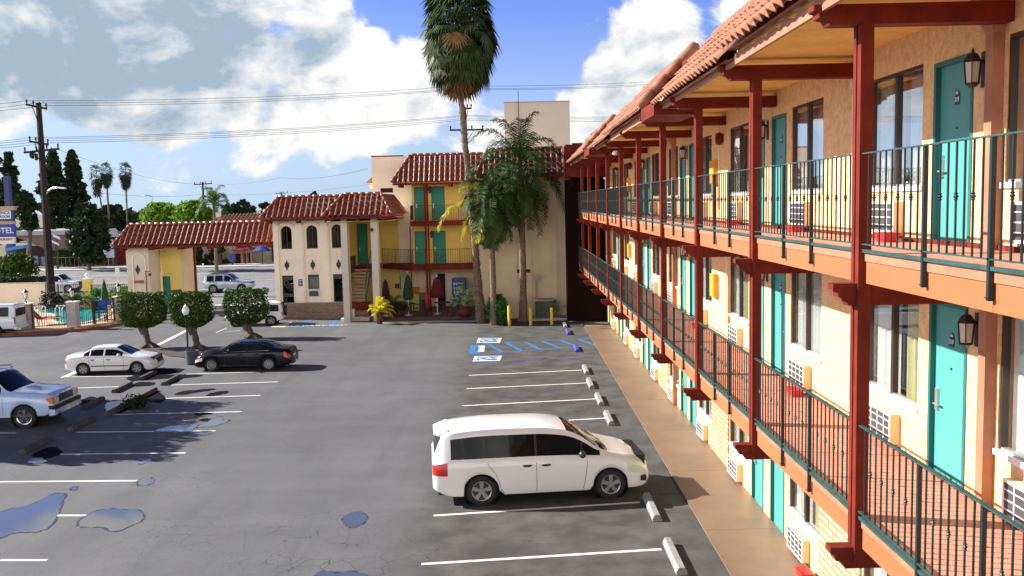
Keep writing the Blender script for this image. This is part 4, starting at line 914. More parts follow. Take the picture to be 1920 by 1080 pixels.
def make_car(name, loc, rz, sc, spec, paint, label, cat, group=None):
    L, W = spec['L'], spec['W']; hw = W/2; zs0 = spec['sill']; wx = spec['wheels']; wr_ = spec['wr']; arch = wr_+.065
    root = thing(name, (0, 0, 0), label, cat, group)
    # stations
    ks = {0, L}
    for k in ('top', 'belt', 'w', 'roofw'):
        for p in spec[k]: ks.add(round(p[0], 4))
    for (a, e) in spec['side']: ks |= {a, e}
    for g in spec['groups']: ks |= {g[1], g[2]}
    for k in ('windscreen', 'rearglass'):
        if spec.get(k): ks |= set(spec[k])
    for c in wx:
        for i in range(13): ks.add(round(c-arch*math.cos(math.pi*i/12), 4))
    ks = sorted(ks); xs = [ks[0]]
    for k in ks[1:]:
        if k-xs[-1] < .012 and k not in [v for g in spec['side'] for v in g] : continue
        n = int((k-xs[-1])/.13); a = xs[-1]
        for i in range(1, n+1): xs.append(a+(k-a)*i/(n+1))
        xs.append(k)
    def ring(x):
        zt, zb, wd, rw = (pchip(spec[k], x) for k in ('top', 'belt', 'w', 'roofw')); wd *= hw; rw = min(rw*hw, wd*.985)
        zs = zs0; 
        for c in wx:
            if abs(x-c) < arch: zs = max(zs, wr_+math.sqrt(arch**2-(x-c)**2)*.97)
        end = spec.get('under')
        if end: zs = max(zs, pchip(end, x))
        gh = max(zt-zb, .04); dr = min(.10, gh*.38); z3 = zt-dr
        p = [(0, zt), (rw*.5, zt-.012), (rw*.82, zt-min(.035, gh*.2)), (rw*.97, zt-dr*.55), (rw, z3)]
        wb = wd*.95; g0 = min(.03, gh*.15)
        p.append((rw+(wb-rw)*.14, z3-(z3-zb)*.14)); p.append((rw+(wb-rw)*.94, zb+(z3-zb)*.06)); p.append((wb+wd*.012, zb-.015)); p.append((wd*.985, zb-.09*(min(1, (zb-zs)/.5))))
        hh = zb-.09-zs
        p.append((wd, zb-.09-hh*.33)); p.append((wd*.998, zb-.09-hh*.66)); p.append((wd*.985, zs+.05 if hh > .1 else zs+.005)); p.append((wd*.955, zs))
        return p
    rings = [ring(x) for x in xs]; G_ = {}
    def grp(k): return G_.setdefault(k, MB())
    def put(key, pts): grp(key).quad(*pts)
    for i in range(len(xs)-1):
        x0, x1 = xs[i], xs[i+1]; xm = (x0+x1)/2; A, B = rings[i], rings[i+1]
        for j in range(NR-1):
            key = 'body'
            if j in (0, 1, 2) and spec.get('windscreen') and spec['windscreen'][0] < xm < spec['windscreen'][1]: key = 'windscreen'
            if j in (0, 1, 2) and spec.get('rearglass') and spec['rearglass'][0] < xm < spec['rearglass'][1]: key = 'rear_window'
            if j == 5:
                for si, (a, e) in enumerate(spec['side']):
                    if a < xm < e: key = 'side_window#%d' % si
            for g in spec['groups']:
                if g[1] <= xm <= g[2] and g[3] <= j < g[4]: key = g[0]+('#%g' % g[1])
            for s_ in (1, -1):
                k2 = key+('' if key in ('body', 'windscreen', 'rear_window') else ('|L' if s_ > 0 else '|R'))
                q = [(x0, s_*A[j][0], A[j][1]), (x1, s_*B[j][0], B[j][1]), (x1, s_*B[j+1][0], B[j+1][1]), (x0, s_*A[j+1][0], A[j+1][1])]
                put(k2, q if s_ > 0 else q[::-1])
    for rg, x, key in ((rings[0], xs[0], spec.get('rearkey', 'body')), (rings[-1], xs[-1], 'body')):
        put('body', [(x, y, z) for y, z in rg]+[(x, -y, z) for y, z in rg[::-1]])
    parts = {}
    for key, mb in G_.items():
        base = key.split('|')[0].split('#')[0]
        m = {'body': paint, 'windscreen': M_CGLASS, 'rear_window': M_CGLASS, 'side_window': M_CGLASS, 'tail_lamp': M_TAIL, 'head_lamp': M_HEAD, 'indicator': M_AMB, 'lower_trim': spec.get('trimmat', M_TRIMB), 'window_pillar': M_TRIMB, 'bumper': spec.get('bumpmat', M_TRIMB), 'grille': M_TRIMB}[base]
        o = mb.build(base, m, root)
        bm = bmesh.new(); bm.from_mesh(o.data); bmesh.ops.remove_doubles(bm, verts=bm.verts, dist=.0005); bmesh.ops.recalc_face_normals(bm, faces=bm.faces); bm.to_mesh(o.data); bm.free()
        autosmooth(o, 38)
        if base not in ('body',): 
            if key.endswith('R') or '|' not in key: parts.setdefault(base, o)
        if base == 'body': parts['body'] = o
    # underbody and cabin
    b = MB().mat(M_TRIMB); b.box(.12, L-.12, -hw*.70, hw*.70, zs0-.02, pchip(spec['belt'], L/2)-.12)
    for c in wx: 
        for s_ in (1, -1): b.lathe([(arch+.03, s_*hw*.90), (arch+.03, s_*hw*.68), (0, s_*hw*.68)], (c, 0, wr_), 20, 'y')
    b.build('underbody', parent=root)
    # wheels
    for c in wx:
        for s_ in (1, -1):
            yo = s_*(hw*.965); yi = s_*(hw*.965-.22)
            b = MB().mat(M_TYRE); b.lathe([(wr_*.60, yi), (wr_*.93, yi), (wr_, yi+s_*.03), (wr_, yo-s_*.03), (wr_*.95, yo), (wr_*.70, yo), (wr_*.66, yo-s_*.015)], (c, 0, wr_), 28, 'y'); wh = b.build('wheel', parent=root, smooth=True)
            autosmooth(wh, 40)
            b = MB().mat(M_DISC); b.lathe([(0, yo-s_*.06), (wr_*.62, yo-s_*.06), (wr_*.67, yo-s_*.012)], (c, 0, wr_), 24, 'y'); b.mat(spec.get('rim', M_RIM)); b.lathe([(wr_*.60, yo-s_*.015), (wr_*.67, yo-s_*.004), (wr_*.68, yo-s_*.012)], (c, 0, wr_), 28, 'y')
            b.lathe([(0, yo-s_*.005), (wr_*.10, yo-s_*.006), (wr_*.15, yo-s_*.03)], (c, 0, wr_), 10, 'y')
            ns = spec.get('spokes', 5)
            for k in range(ns):
                a = 2*math.pi*k/ns+.3; ca, sa = math.cos(a), math.sin(a); r0, r1 = wr_*.08, wr_*.63; w0, w1 = wr_*(.10 if ns < 8 else .05), wr_*(.15 if ns < 8 else .075)
                vs = []
                for yy in (yo-s_*.012, yo-s_*.045):
                    for (r, w2) in ((r0, w0), (r1, w1)):
                        for t in (-1, 1): vs.append((c+ca*r-sa*w2*t, yy, wr_+sa*r+ca*w2*t))
                b.add(vs, [(0,1,3,2),(4,6,7,5),(0,2,6,4),(1,5,7,3),(0,4,5,1),(2,3,7,6)])
            b.build('rim', parent=wh)
    # seams, handles, mirrors
    body = parts['body']
    def sp(x, f, out=.004):            # surface point on the side, f from belt (0) to sill (1)
        r = ring(x); a, e = r[8], r[11]; seq = r[8:12]; t = f*(len(seq)-1); i = min(int(t), len(seq)-2); u = t-i
        return seq[i][0]+(seq[i+1][0]-seq[i][0])*u+out, seq[i][1]+(seq[i+1][1]-seq[i][1])*u
    for sx in spec.get('seams', []):
        for s_ in (1, -1):
            pr = None; b = MB().mat(mat('panel_gap', (.05, .05, .05), .8))
            for i in range(9):
                f = i/8; x = sx[0]+(sx[1]-sx[0])*(f**1.5); y, z = sp(x, f, .002); p = Vector((x, s_*y, z))
                if pr is not None: b.beam(pr, p, .008, .010, Vector((0, 1, 0)))
                pr = p
            b.build('door_seam', parent=body)
    for hx in spec.get('handles', []):
        for s_ in (1, -1):
            y, z = sp(hx, spec.get('hf', .12), 0); b = MB().mat(spec.get('hmat', paint)); b.box(hx-.1, hx+.1, s_*(y-.01), s_*(y+.028), z-.016, z+.016); b.mat(M_TRIMB); b.box(hx-.07, hx+.07, s_*(y-.005), s_*(y+.008), z-.035, z-.017); b.build('door_handle', parent=root)
    for (x0_, x1_, f) in spec.get('mould', []):
        for s_ in (1, -1):
            b = MB().mat(M_TRIMB); n = 8
            for i in range(n):
                xa, xb_ = x0_+(x1_-x0_)*i/n, x0_+(x1_-x0_)*(i+1)/n; ya, za = sp(xa, f, .004); yb_, zb_ = sp(xb_, f, .004); b.beam((xa, s_*ya, za), (xb_, s_*yb_, zb_), .02, .045)
            b.build('side_moulding', parent=root)
    if spec.get('mirror'):
        mx, mz = spec['mirror']
        for s_ in (1, -1):
            y = pchip(spec['w'], mx)*hw; b = MB().mat(spec.get('mmat', paint)); b.lathe([(0, -.10), (.06, -.09), (.085, -.03), (.085, .03), (.05, .08), (0, .09)], (mx, s_*(y+.09), mz), 10, 'y'); b.beam((mx, s_*(y*.93), mz-.04), (mx, s_*(y+.05), mz-.02), .06, .03)
            b.build('door_mirror', parent=root, smooth=True)
    for fn in spec.get('extra', []): fn(root, spec, paint)
    root.scale = (sc, sc, sc); root.location = loc; root.rotation_euler = (0, 0, rz)
    return root
def bxp(root, nm, m, *a):
    b = MB().mat(m); b.box(*a); return b.build(nm, parent=root)
def van_extra(root, s, paint):
    L = s['L']
    b = MB().mat(paint); [b.prism([(.30, 1.585), (.08+o_, 1.57), (.05+o_, 1.59), (.12+o_, 1.625), (.38, 1.695), (.38, 1.60)], 'y', a_, e_) for a_, e_, o_ in ((-.60, -.5, .06), (-.499, .499, 0), (.5, .60, .06))]; b.build('roof_spoiler', parent=root, smooth=False)
    bxp(root, 'number_plate', M_WHITE, L+.002, L+.012, -.16, .16, .42, .54); 0
    b = MB().mat(M_TRIMB); b.beam((4.06, .1, 1.115), (3.75, .62, 1.235), .02, .02); b.beam((4.06, -.5, 1.115), (3.78, .0, 1.245), .02, .02); b.build('wipers', parent=root)
    for s_ in (1, -1): bxp(root, 'fog_lamp', M_TRIMB, L-.27, L-.14, s_*.80, s_*.905, .38, .50)
VAN = dict(L=5.09, W=1.98, sill=.24, wheels=(1.10, 4.10), wr=.345, spokes=5,
 top=[(0,1.10),(.03,1.16),(.12,1.42),(.24,1.66),(.6,1.73),(1.4,1.775),(2.4,1.765),(3.0,1.70),(3.3,1.60),(4.02,1.14),(4.2,1.09),(4.7,.97),(4.95,.86),(5.05,.74),(5.09,.60)],
 belt=[(0,.98),(.5,1.06),(2,1.06),(3.6,1.04),(4.02,1.03),(4.3,.96),(4.8,.82),(5.09,.52)],
 w=[(0,.80),(.08,.90),(.3,.965),(.9,1),(4.2,1),(4.6,.965),(4.85,.88),(5.0,.74),(5.09,.58)],
 roofw=[(0,.66),(.2,.72),(.5,.78),(3.0,.79),(3.4,.80),(4.02,.88),(4.5,.84),(5.09,.44)],
 under=[(0,.42),(.25,.30),(.5,.24),(4.6,.22),(4.95,.26),(5.09,.32)],
 side=[(.42,1.22),(1.26,2.34),(2.39,3.42),(3.46,3.86)], windscreen=(3.10,4.0), rearglass=(.05,.20),
 groups=[('tail_lamp',.0,.34,7,9),('head_lamp',4.50,4.97,8,9),('window_pillar',1.22,1.26,5,6),('window_pillar',2.34,2.39,5,6),('window_pillar',3.42,3.46,5,6)],
 seams=[(2.37,2.37),(3.55,3.45),(1.25,1.62)], handles=[2.16,2.60], hmat=M_TRIMB, hf=.10, mirror=(3.42,1.12), extra=[van_extra], mmat=mat('van_mirror', (.03,.03,.03), .3))
W_PAINT = carpaint('white_car_paint', (.80, .80, .80)); W_PAINT2 = carpaint('white_car_paint_cool', (.70, .74, .78))
w1, w2 = G(904, 949), G(1146, 935.5); hd = math.atan2(w2.y-w1.y, w2.x-w1.x); dv = Vector((math.cos(hd), math.sin(hd), 0)); nv = Vector((-dv.y, dv.x, 0))
scv = (w2-w1).length/3.0
make_car('minivan', w1-dv*1.10*scv+nv*.965*scv, hd, scv, VAN, W_PAINT, 'white minivan parked alone in the bay beside the painted walkway', 'minivan')
def sedan_extra(root, s, paint):
    L = s['L'];  bxp(root, 'number_plate', M_WHITE, L+.0, L+.012, -.16, .16, .36, .46); bxp(root, 'rear_number_plate', M_WHITE, -.012, -.001, -.16, .16, .52, .64)
SEDAN = dict(L=4.45, W=1.70, sill=.20, wheels=(.92, 3.54), wr=.295, spokes=6,
 top=[(0,.80),(.03,.93),(.15,1.0),(.5,1.03),(.66,1.045),(1.28,1.34),(1.6,1.385),(2.3,1.39),(2.55,1.34),(3.32,.98),(3.5,.945),(4.1,.84),(4.35,.72),(4.42,.62),(4.45,.50)],
 belt=[(0,.74),(.3,.90),(1.0,.93),(2.6,.91),(3.32,.87),(3.9,.78),(4.3,.62),(4.45,.44)],
 w=[(0,.82),(.06,.90),(.3,.96),(.8,1),(3.6,1),(4.0,.96),(4.25,.88),(4.4,.74),(4.45,.62)],
 roofw=[(0,.64),(.3,.74),(.7,.76),(1.3,.68),(2.5,.68),(3.3,.80),(4.0,.78),(4.45,.48)],
 under=[(0,.34),(.2,.26),(.45,.20),(4.1,.20),(4.45,.26)],
 side=[(.96,1.24),(1.30,1.92),(2.00,2.86)], windscreen=(2.52,3.28), rearglass=(.68,1.26),
 groups=[('tail_lamp',.0,.12,7,9),('head_lamp',4.14,4.40,8,9),('grille',4.36,4.45,0,3),('bumper',.0,.02,10,11)],
 seams=[(1.96,1.96),(2.92,2.90),(1.22,1.30)], handles=[1.42,2.20], hmat=M_TRIMB, mirror=(2.74,.98), extra=[sedan_extra], mould=[(1.32,3.15,.62)])
w1, w2 = G(155, 704), G(258, 700); hd = 0.03; k = (w2-w1).length/2.62
make_car('sedan', w1+Vector((-.92*k, .82*k, 0)), hd, k, SEDAN, W_PAINT, 'small white four door sedan parked in front of the boxy hedge tree', 'sedan')
BLACKP = carpaint('black_car_paint', (.003, .003, .007), coat=.12, rough=.25); BLACKP.node_tree.nodes['Principled BSDF'].inputs['Specular IOR Level'].default_value = .25
def lux_extra(root, s, paint):
    L = s['L']; bxp(root, 'rear_number_plate', M_WHITE, -.014, -.001, -.22, .22, .62, .74); 0
    for s_ in (1, -1):
        b = MB().mat(M_CHROME); pr = None
        for x in [1.05+i*.25 for i in range(10)]:
            zt, zb, wd, rw = (pchip(s[q], x) for q in ('top', 'belt', 'w', 'roofw')); p = Vector((x, s_*(wd*s['W']/2*.962), zb+.012))
            if pr is not None: b.beam(pr, p, .012, .022)
            pr = p
        pr = None
        for x in [1.05+i*.2 for i in range(12)]:
            zt, zb, wd, rw = (pchip(s[q], x) for q in ('top', 'belt', 'w', 'roofw')); dr = min(.10, max(zt-zb, .04)*.38); p = Vector((x, s_*(min(rw, wd)*s['W']/2+.006), zt-dr-.01))
            if pr is not None: b.beam(pr, p, .014, .02)
            pr = p
        b.build('chrome_trim', parent=root)
        bxp(root, 'exhaust_tip', M_CHROME, -.02, .04, s_*.55, s_*.75, .28, .33)
LUX = dict(L=4.90, W=1.85, sill=.20, wheels=(1.08, 3.95), wr=.335, spokes=10,
 top=[(0,.86),(.03,1.0),(.12,1.08),(.4,1.11),(.62,1.13),(1.35,1.40),(1.8,1.46),(2.5,1.465),(2.9,1.40),(3.66,1.06),(3.9,1.03),(4.5,.90),(4.78,.76),(4.87,.64),(4.90,.5)],
 belt=[(0,.78),(.3,.96),(1.0,1.0),(2.6,.97),(3.66,.93),(4.3,.82),(4.75,.66),(4.90,.46)],
 w=[(0,.80),(.08,.90),(.35,.965),(.9,1),(4.0,1),(4.4,.96),(4.7,.86),(4.85,.72),(4.90,.58)],
 roofw=[(0,.62),(.3,.74),(.7,.78),(1.4,.68),(2.7,.68),(3.6,.82),(4.4,.78),(4.90,.46)],
 under=[(0,.36),(.25,.28),(.5,.20),(4.4,.18),(4.90,.24)],
 side=[(1.02,1.30),(1.34,2.10),(2.18,3.12)], windscreen=(2.86,3.62), rearglass=(.66,1.34),
 groups=[('tail_lamp',.0,.30,7,9),('head_lamp',4.40,4.82,8,9),('grille',4.82,4.90,0,3)],
 seams=[(2.14,2.14),(3.25,3.22),(1.32,1.45)], handles=[1.62,2.48], hf=.08, mirror=(2.98,1.06), extra=[lux_extra])
w1, w2 = G(393, 699.5), G(505, 695); k = abs(w1.x-w2.x)/2.87
make_car('black_sedan', Vector((w2.x+1.08*k, w2.y+.84*k, 0)), math.pi-.03, k, LUX, BLACKP, 'glossy black executive sedan nosed in beside the trash can', 'sedan')
def suv_extra(root, s, paint):
    L = s['L']
    b = MB().mat(M_TRIMB); b.box(L-.06, L+.012, -.50, .50, .82, 1.07); g = b.build('grille', parent=root)
    b = MB().mat(M_CHROME); b.box(L-.05, L+.02, -.53, .53, 1.071, 1.10); b.box(L-.05, L+.02, -.53, -.501, .80, 1.07); b.box(L-.05, L+.02, .501, .53, .80, 1.07)
    for i in range(9): b.box(L-.0, L+.016, -.45+i*.11, -.44+i*.11, .83, 1.06)
    b.prism([(-.02, 1.10), (.02, 1.10), (.04, 1.17), (0, 1.14), (-.04, 1.17)], 'x', L-.01, L+.015); b.build('grille_bars', parent=g)
    for s_ in (1, -1):
        bxp(root, 'head_lamp', M_HEAD, L-.10, L+.004, s_*.56, s_*.80, .86, 1.03); bxp(root, 'indicator', M_AMB, L-.32, L-.0, s_*.801, s_*.945, .84, 1.03); bxp(root, 'fog_lamp', M_CHROME, L+.06, L+.085, s_*.62, s_*.76, .46, .56)
    b = MB().mat(paint); b.prism([(L-.12, .42), (L+.08, .44), (L+.09, .60), (L+.02, .64), (L-.12, .64)], 'y', -.98, .98); b.build('front_bumper', parent=root)
    b = MB().mat(M_TRIMB); b.prism([(L-.12, .645), (L+.085, .645), (L+.085, .74), (L-.12, .78)], 'y', -.985, .985); b.build('bumper_strip', parent=root)
    bxp(root, 'number_plate', M_WHITE, L+.092, L+.10, -.17, .17, .46, .58)
    for s_ in (1, -1):
        b = MB().mat(M_CHROME); b.tube([(.9, s_*.66, 1.95), (3.0, s_*.66, 1.96)], .025, 6)
        for x in (.9, 1.9, 3.0): b.box(x-.04, x+.04, s_*.65, s_*.67, 1.86, 1.95)
        b.build('roof_rail', parent=root)
        bxp(root, 'running_board', M_ALU, 1.75, 3.75, s_*.84, s_*1.02, .40, .46)
SUV = dict(L=5.20, W=2.03, sill=.42, wheels=(1.15, 4.20), wr=.40, spokes=5, rim=M_CHROME,
 top=[(0,1.10),(.04,1.45),(.14,1.78),(.35,1.88),(1.5,1.92),(2.8,1.90),(3.05,1.84),(3.75,1.28),(4.0,1.25),(4.9,1.17),(5.12,1.10),(5.2,.96)],
 belt=[(0,1.08),(1,1.16),(3.6,1.16),(3.75,1.15),(4.9,1.06),(5.2,.84)],
 w=[(0,.92),(.15,.97),(.6,1),(4.6,1),(4.95,.97),(5.12,.93),(5.2,.88)], roofw=[(0,.74),(.4,.76),(2.9,.76),(3.75,.86),(4.6,.86),(5.2,.80)],
 under=[(0,.52),(.4,.42),(4.8,.42),(5.2,.52)], side=[(.35,1.35),(1.42,2.35),(2.45,3.42)], windscreen=(3.02,3.72), rearglass=(.05,.20),
 groups=[('tail_lamp',.0,.10,6,9)], seams=[(2.40,2.40),(3.50,3.50),(1.38,1.38)], handles=[1.62,2.62], mirror=(3.30,1.28), extra=[suv_extra], mmat=mat('dark_blue_mirror', (.02,.03,.12), .3))
w2 = G(47, 803); k = .93
make_car('large_suv', Vector((w2.x-4.2*k, w2.y+.96*k, 0)), .0, k, SUV, carpaint('pale_blue_white_paint', (.46, .60, .86), rough=.3), 'big pale blue-white sport utility with amber indicators nosing in at the left edge', 'sport utility')
def jeep_extra(root, s, paint):
    b = MB().mat(M_TYRE); b.lathe([(0, -.22), (.2, -.22), (.37, -.19), (.40, -.12), (.37, -.03), (.2, -.01), (0, -.0)], (0, .0, 1.02), 20, 'x'); b.mat(M_RIM); b.lathe([(0, -.235), (.19, -.225)], (0, 0, 1.02), 14, 'x'); b.build('spare_wheel', parent=root)
    bxp(root, 'front_bumper', mat('grey_bumper', (.35,.35,.36), .6), s['L']-.05, s['L']+.1, -.82, .82, .42, .66); bxp(root, 'grille', M_TRIMB, s['L']-.02, s['L']+.006, -.45, .45, .74, .92)
CSUV = dict(L=4.20, W=1.78, sill=.36, wheels=(.85, 3.38), wr=.36, spokes=5,
 top=[(0,1.0),(.03,1.35),(.12,1.62),(.4,1.70),(1.8,1.72),(2.2,1.66),(2.85,1.14),(3.1,1.10),(3.9,1.0),(4.12,.92),(4.2,.8)], belt=[(0,.98),(1,1.02),(2.85,1.0),(3.9,.90),(4.2,.70)],
 w=[(0,.90),(.15,.96),(.5,1),(3.6,1),(3.95,.96),(4.2,.84)], roofw=[(0,.76),(.4,.78),(2.1,.78),(2.85,.86),(3.8,.84),(4.2,.74)], under=[(0,.44),(.3,.36),(3.8,.36),(4.2,.44)],
 side=[(.28,.92),(1.0,1.65),(1.74,2.66)], windscreen=(2.16,2.82), rearglass=(.04,.16), groups=[('tail_lamp',.0,.08,7,9),('head_lamp',4.0,4.18,7,9)], seams=[(1.70,1.70),(2.70,2.70)], handles=[1.2,1.95], mirror=(2.5,1.08), extra=[jeep_extra])
f = G(440, 613); make_car('compact_suv', Vector((f.x+2.66, f.y+1.05, 0)), math.pi+.10, .79, CSUV, W_PAINT, 'white compact off-roader with spare wheel, half hidden behind the rightmost hedge tree', 'sport utility')
def street_extra(root, s, paint): bxp(root, 'grille', M_TRIMB, s['L']-.02, s['L']+.006, -.45, .45, .74, .92); bxp(root, 'roof_rack', M_TRIMB, .6, 2.0, -.5, .5, 1.715, 1.74)
C2 = dict(CSUV); C2['extra'] = [street_extra]; C2['side'] = [(.28,.92),(1.06,1.72),(1.84,2.60)]
f1, f2 = G(400, 549.5), G(455, 547.5); k = (f2-f1).length/2.53
make_car('street_suv', Vector((f1.x-.85*k, f1.y+.85*k, 0)), 0.0, k, C2, carpaint('silver_blue_paint', (.42, .50, .60), metal=.5, rough=.3), 'silver blue sport utility driving along the street seen under the long tiled roof', 'sport utility')
def pick_extra(root, s, paint):
    b = MB().mat(paint); b.box(.05, 1.9, -.86, .86, .55, .60); b.build('bed_floor', parent=root); b = MB().mat(M_TRIMB); b.box(s['L']-.04, s['L']+.02, -.72, .72, .66, 1.06); b.build('grille', parent=root)
    bxp(root, 'front_bumper', M_TRIMB, s['L']-.05, s['L']+.12, -.92, .92, .42, .64)
PICK = dict(L=5.6, W=2.0, sill=.45, wheels=(1.2, 4.55), wr=.40, spokes=6,
 top=[(0,1.10),(1.95,1.12),(2.02,1.15),(2.12,1.80),(2.4,1.88),(3.4,1.88),(3.6,1.80),(4.15,1.30),(4.3,1.26),(5.3,1.16),(5.52,1.06),(5.6,.9)], belt=[(0,1.05),(2.0,1.08),(4.15,1.12),(5.3,1.04),(5.6,.78)],
 w=[(0,.96),(.3,1),(5.0,1),(5.4,.95),(5.6,.86)], roofw=[(0,.90),(2.0,.90),(2.2,.78),(3.5,.78),(4.15,.86),(5.6,.80)], under=[(0,.5),(.4,.45),(5.1,.45),(5.6,.52)],
 side=[(2.2,2.9),(3.0,3.85)], windscreen=(3.56,4.12), rearglass=(2.02,2.12), groups=[('tail_lamp',0,.08,7,9),('head_lamp',5.3,5.52,7,9)], seams=[(2.95,2.95),(3.95,3.95)], handles=[2.4,3.2], mirror=(3.8,1.25), extra=[pick_extra])
f = P(160, 545, 80); make_car('pickup_truck', Vector((G(128, 549).x-4.55*.85, G(128, 549).y+.8, 0)), 0, .85, PICK, W_PAINT, 'white pickup truck with black grille on the street behind the pool fence', 'pickup truck')
def mini_extra(root, s, paint):
    for y in (-.5,): pass
    bxp(root, 'rear_number_plate', M_WHITE, -.012, -.001, .1, .45, .80, .93)
    bxp(root, 'rear_bumper', M_WHITE, -.10, .10, -.94, .94, .40, .56)
    for s_ in (1, -1): bxp(root, 'tail_lamp', M_TAIL, -.01, .12, s_*.80, s_*.955, .75, 1.18)
    bxp(root, 'rear_glass', M_CGLASS, -.006, .06, -.72, .72, 1.22, 1.72)
MINI = dict(L=5.4, W=2.0, sill=.40, wheels=(1.2, 4.4), wr=.37, spokes=6,
 top=[(0,1.90),(.06,1.98),(.25,2.04),(3.6,2.05),(4.0,1.95),(4.7,1.30),(5.2,1.15),(5.4,.95)], belt=[(0,1.2),(4.0,1.2),(4.7,1.15),(5.4,.8)],
 w=[(0,.95),(.1,.98),(.4,1),(5.0,1),(5.4,.86)], roofw=[(0,.80),(.3,.82),(4.0,.80),(4.7,.86),(5.4,.78)], under=[(0,.45),(5.4,.45)],
 side=[(.35,1.5),(1.6,2.8),(2.9,4.1)], windscreen=(3.98,4.66), groups=[], seams=[(2.85,2.85)], handles=[3.0], mirror=(4.2,1.3), extra=[mini_extra])
f = G(30, 629); make_car('white_van', Vector((f.x-.05, f.y+.75, 0)), math.pi+.08, .88, MINI, W_PAINT2, 'tall white passenger van seen from behind at the left edge by the pool fence', 'van')
# ------------------------------------------------------------------ wheel stops
def stop_mesh(m, nm):
    b = MB().mat(m); w, h, L = .10, .14, 1.56
    b.prism([(-w, 0), (w, 0), (w, h*.45), (w*.55, h), (-w*.55, h), (-w, h*.45)], 'y', -L/2, L/2); o = b.build(nm); return o
M_STOP = mat('wheel_stop_concrete', (.24, .24, .24), .85, .18, 6, .3, 30, dirt=.3); M_STOPD = mat('dirty_shaded_wheel_stop', (.075, .072, .07), .9, .3, 6, .3, 30, dirt=.4); M_STOPB = mat('wheel_stop_blue', (.04, .05, .34), .6, .15, 8)  # left-row stops: dirt plus shade darkened into the colour
def put_stop(far, near, m, lab, grp, first=[None]):
    a, e = G(*far), G(*near); c = (a+e)/2; o = stop_mesh(m, 'wheel_stop'); o.location = (c.x, c.y, .002); o.rotation_euler = (0, 0, -math.atan2(e.x-a.x, a.y-e.y) if False else math.atan2(a.x-e.x, e.y-a.y)*-1 if False else 0); tag(o, lab, 'wheel stop', grp)
GA = 'wheel stops along the painted walkway'; GB = 'wheel stops between the two left rows'
for a in (((1247,1021),(1284,1078),M_STOP,'concrete wheel stop nearest the camera, right of the lowest bay line'),((1210,935),(1235,977),M_STOP,'concrete wheel stop just in front of the white minivan bay line'),
 ((1133,776),(1151,799),M_STOP,'concrete wheel stop directly beyond the minivan windscreen'),((1117,741),(1131,763),M_STOP,'second concrete wheel stop beyond the minivan'),
 ((1101,713),(1113,731),M_STOP,'third concrete wheel stop beyond the minivan'),((1093,688),(1104,704),M_STOP,'concrete wheel stop next to the nearer blue one'),
 ((1076,648),(1086,663),M_STOPB,'nearer blue wheel stop at the end of the blue hatching'),((1061,619),(1070,630),M_STOPB,'farther blue wheel stop beside the wheelchair bay'),((1056,607),(1063,616),M_STOP,'farthest small grey wheel stop near the yellow bollards')):
    put_stop(a[0], a[1], a[2], a[3], GA)
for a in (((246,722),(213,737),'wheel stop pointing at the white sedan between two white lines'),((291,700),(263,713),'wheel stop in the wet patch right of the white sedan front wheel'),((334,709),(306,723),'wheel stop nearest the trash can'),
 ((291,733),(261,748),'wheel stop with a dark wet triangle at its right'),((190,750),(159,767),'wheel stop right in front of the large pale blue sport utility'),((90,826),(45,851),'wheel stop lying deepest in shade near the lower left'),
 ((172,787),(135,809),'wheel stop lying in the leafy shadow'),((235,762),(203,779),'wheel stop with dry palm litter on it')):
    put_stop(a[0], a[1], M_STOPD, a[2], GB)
# ------------------------------------------------------------------ vegetation
def leafmat(name, c1, c2, sc=1.2, tr=.25):
    m = bpy.data.materials.new(name); m.use_nodes = True; t = m.node_tree; b = t.nodes['Principled BSDF']; b.inputs['Roughness'].default_value = .5; b.inputs['Specular IOR Level'].default_value = .12
    tcn = N(t, 'ShaderNodeTexCoord'); n = N(t, 'ShaderNodeTexNoise'); n.inputs['Scale'].default_value = sc; n.inputs['Detail'].default_value = 8; n.inputs['Roughness'].default_value = .8; t.links.new(tcn.outputs['Object'], n.inputs['Vector'])
    c = mixc(t, mapr(t, n.outputs[0], .35, .65), c1, c2); t.links.new(c, b.inputs['Base Color'])
    tl = N(t, 'ShaderNodeBsdfTranslucent'); t.links.new(c, tl.inputs[0]); mx = N(t, 'ShaderNodeMixShader'); mx.inputs[0].default_value = tr
    t.links.new(b.outputs[0], mx.inputs[1]); t.links.new(tl.outputs[0], mx.inputs[2]); t.links.new(mx.outputs[0], t.nodes['Material Output'].inputs[0]); return m
L_HEDGE = leafmat('hedge_leaves', (.014, .036, .006), (.085, .155, .014), 4, .12); L_DARK = leafmat('dark_conifer_leaves', (.012, .026, .012), (.040, .065, .022), 1.2, .08); L_MID = leafmat('mid_green_leaves', (.03, .07, .012), (.11, .19, .03), 1.2)
L_BRIGHT = leafmat('bamboo_leaves', (.07, .16, .015), (.20, .34, .04), 1.0, .35); L_PALM = leafmat('palm_leaves', (.014, .040, .012), (.055, .10, .022), 1.5, .15); L_PALMG = leafmat('fan_palm_leaves', (.014, .030, .010), (.060, .085, .022), 1.8, .12)
L_DEAD = leafmat('dead_palm_leaves', (.10, .055, .02), (.24, .14, .05), 2, .1); L_YEL = leafmat('yellow_leaves', (.50, .42, .01), (.80, .70, .04), 4, .35); L_YG = leafmat('yellowing_palm_leaves', (.26, .26, .02), (.55, .45, .04), 2, .3); L_SHRUB = leafmat('shrub_leaves', (.02, .09, .03), (.10, .26, .07), 4)
M_BARK = mat('bark', (.10, .078, .06), .95, .35, 5, .9, 14); M_PBARK = mat('palm_bark', (.16, .115, .08), .95, .45, 7, .9, 10); M_WOOD = mat('pole_wood', (.018, .011, .010), .9, .3, 5, .4, 10)
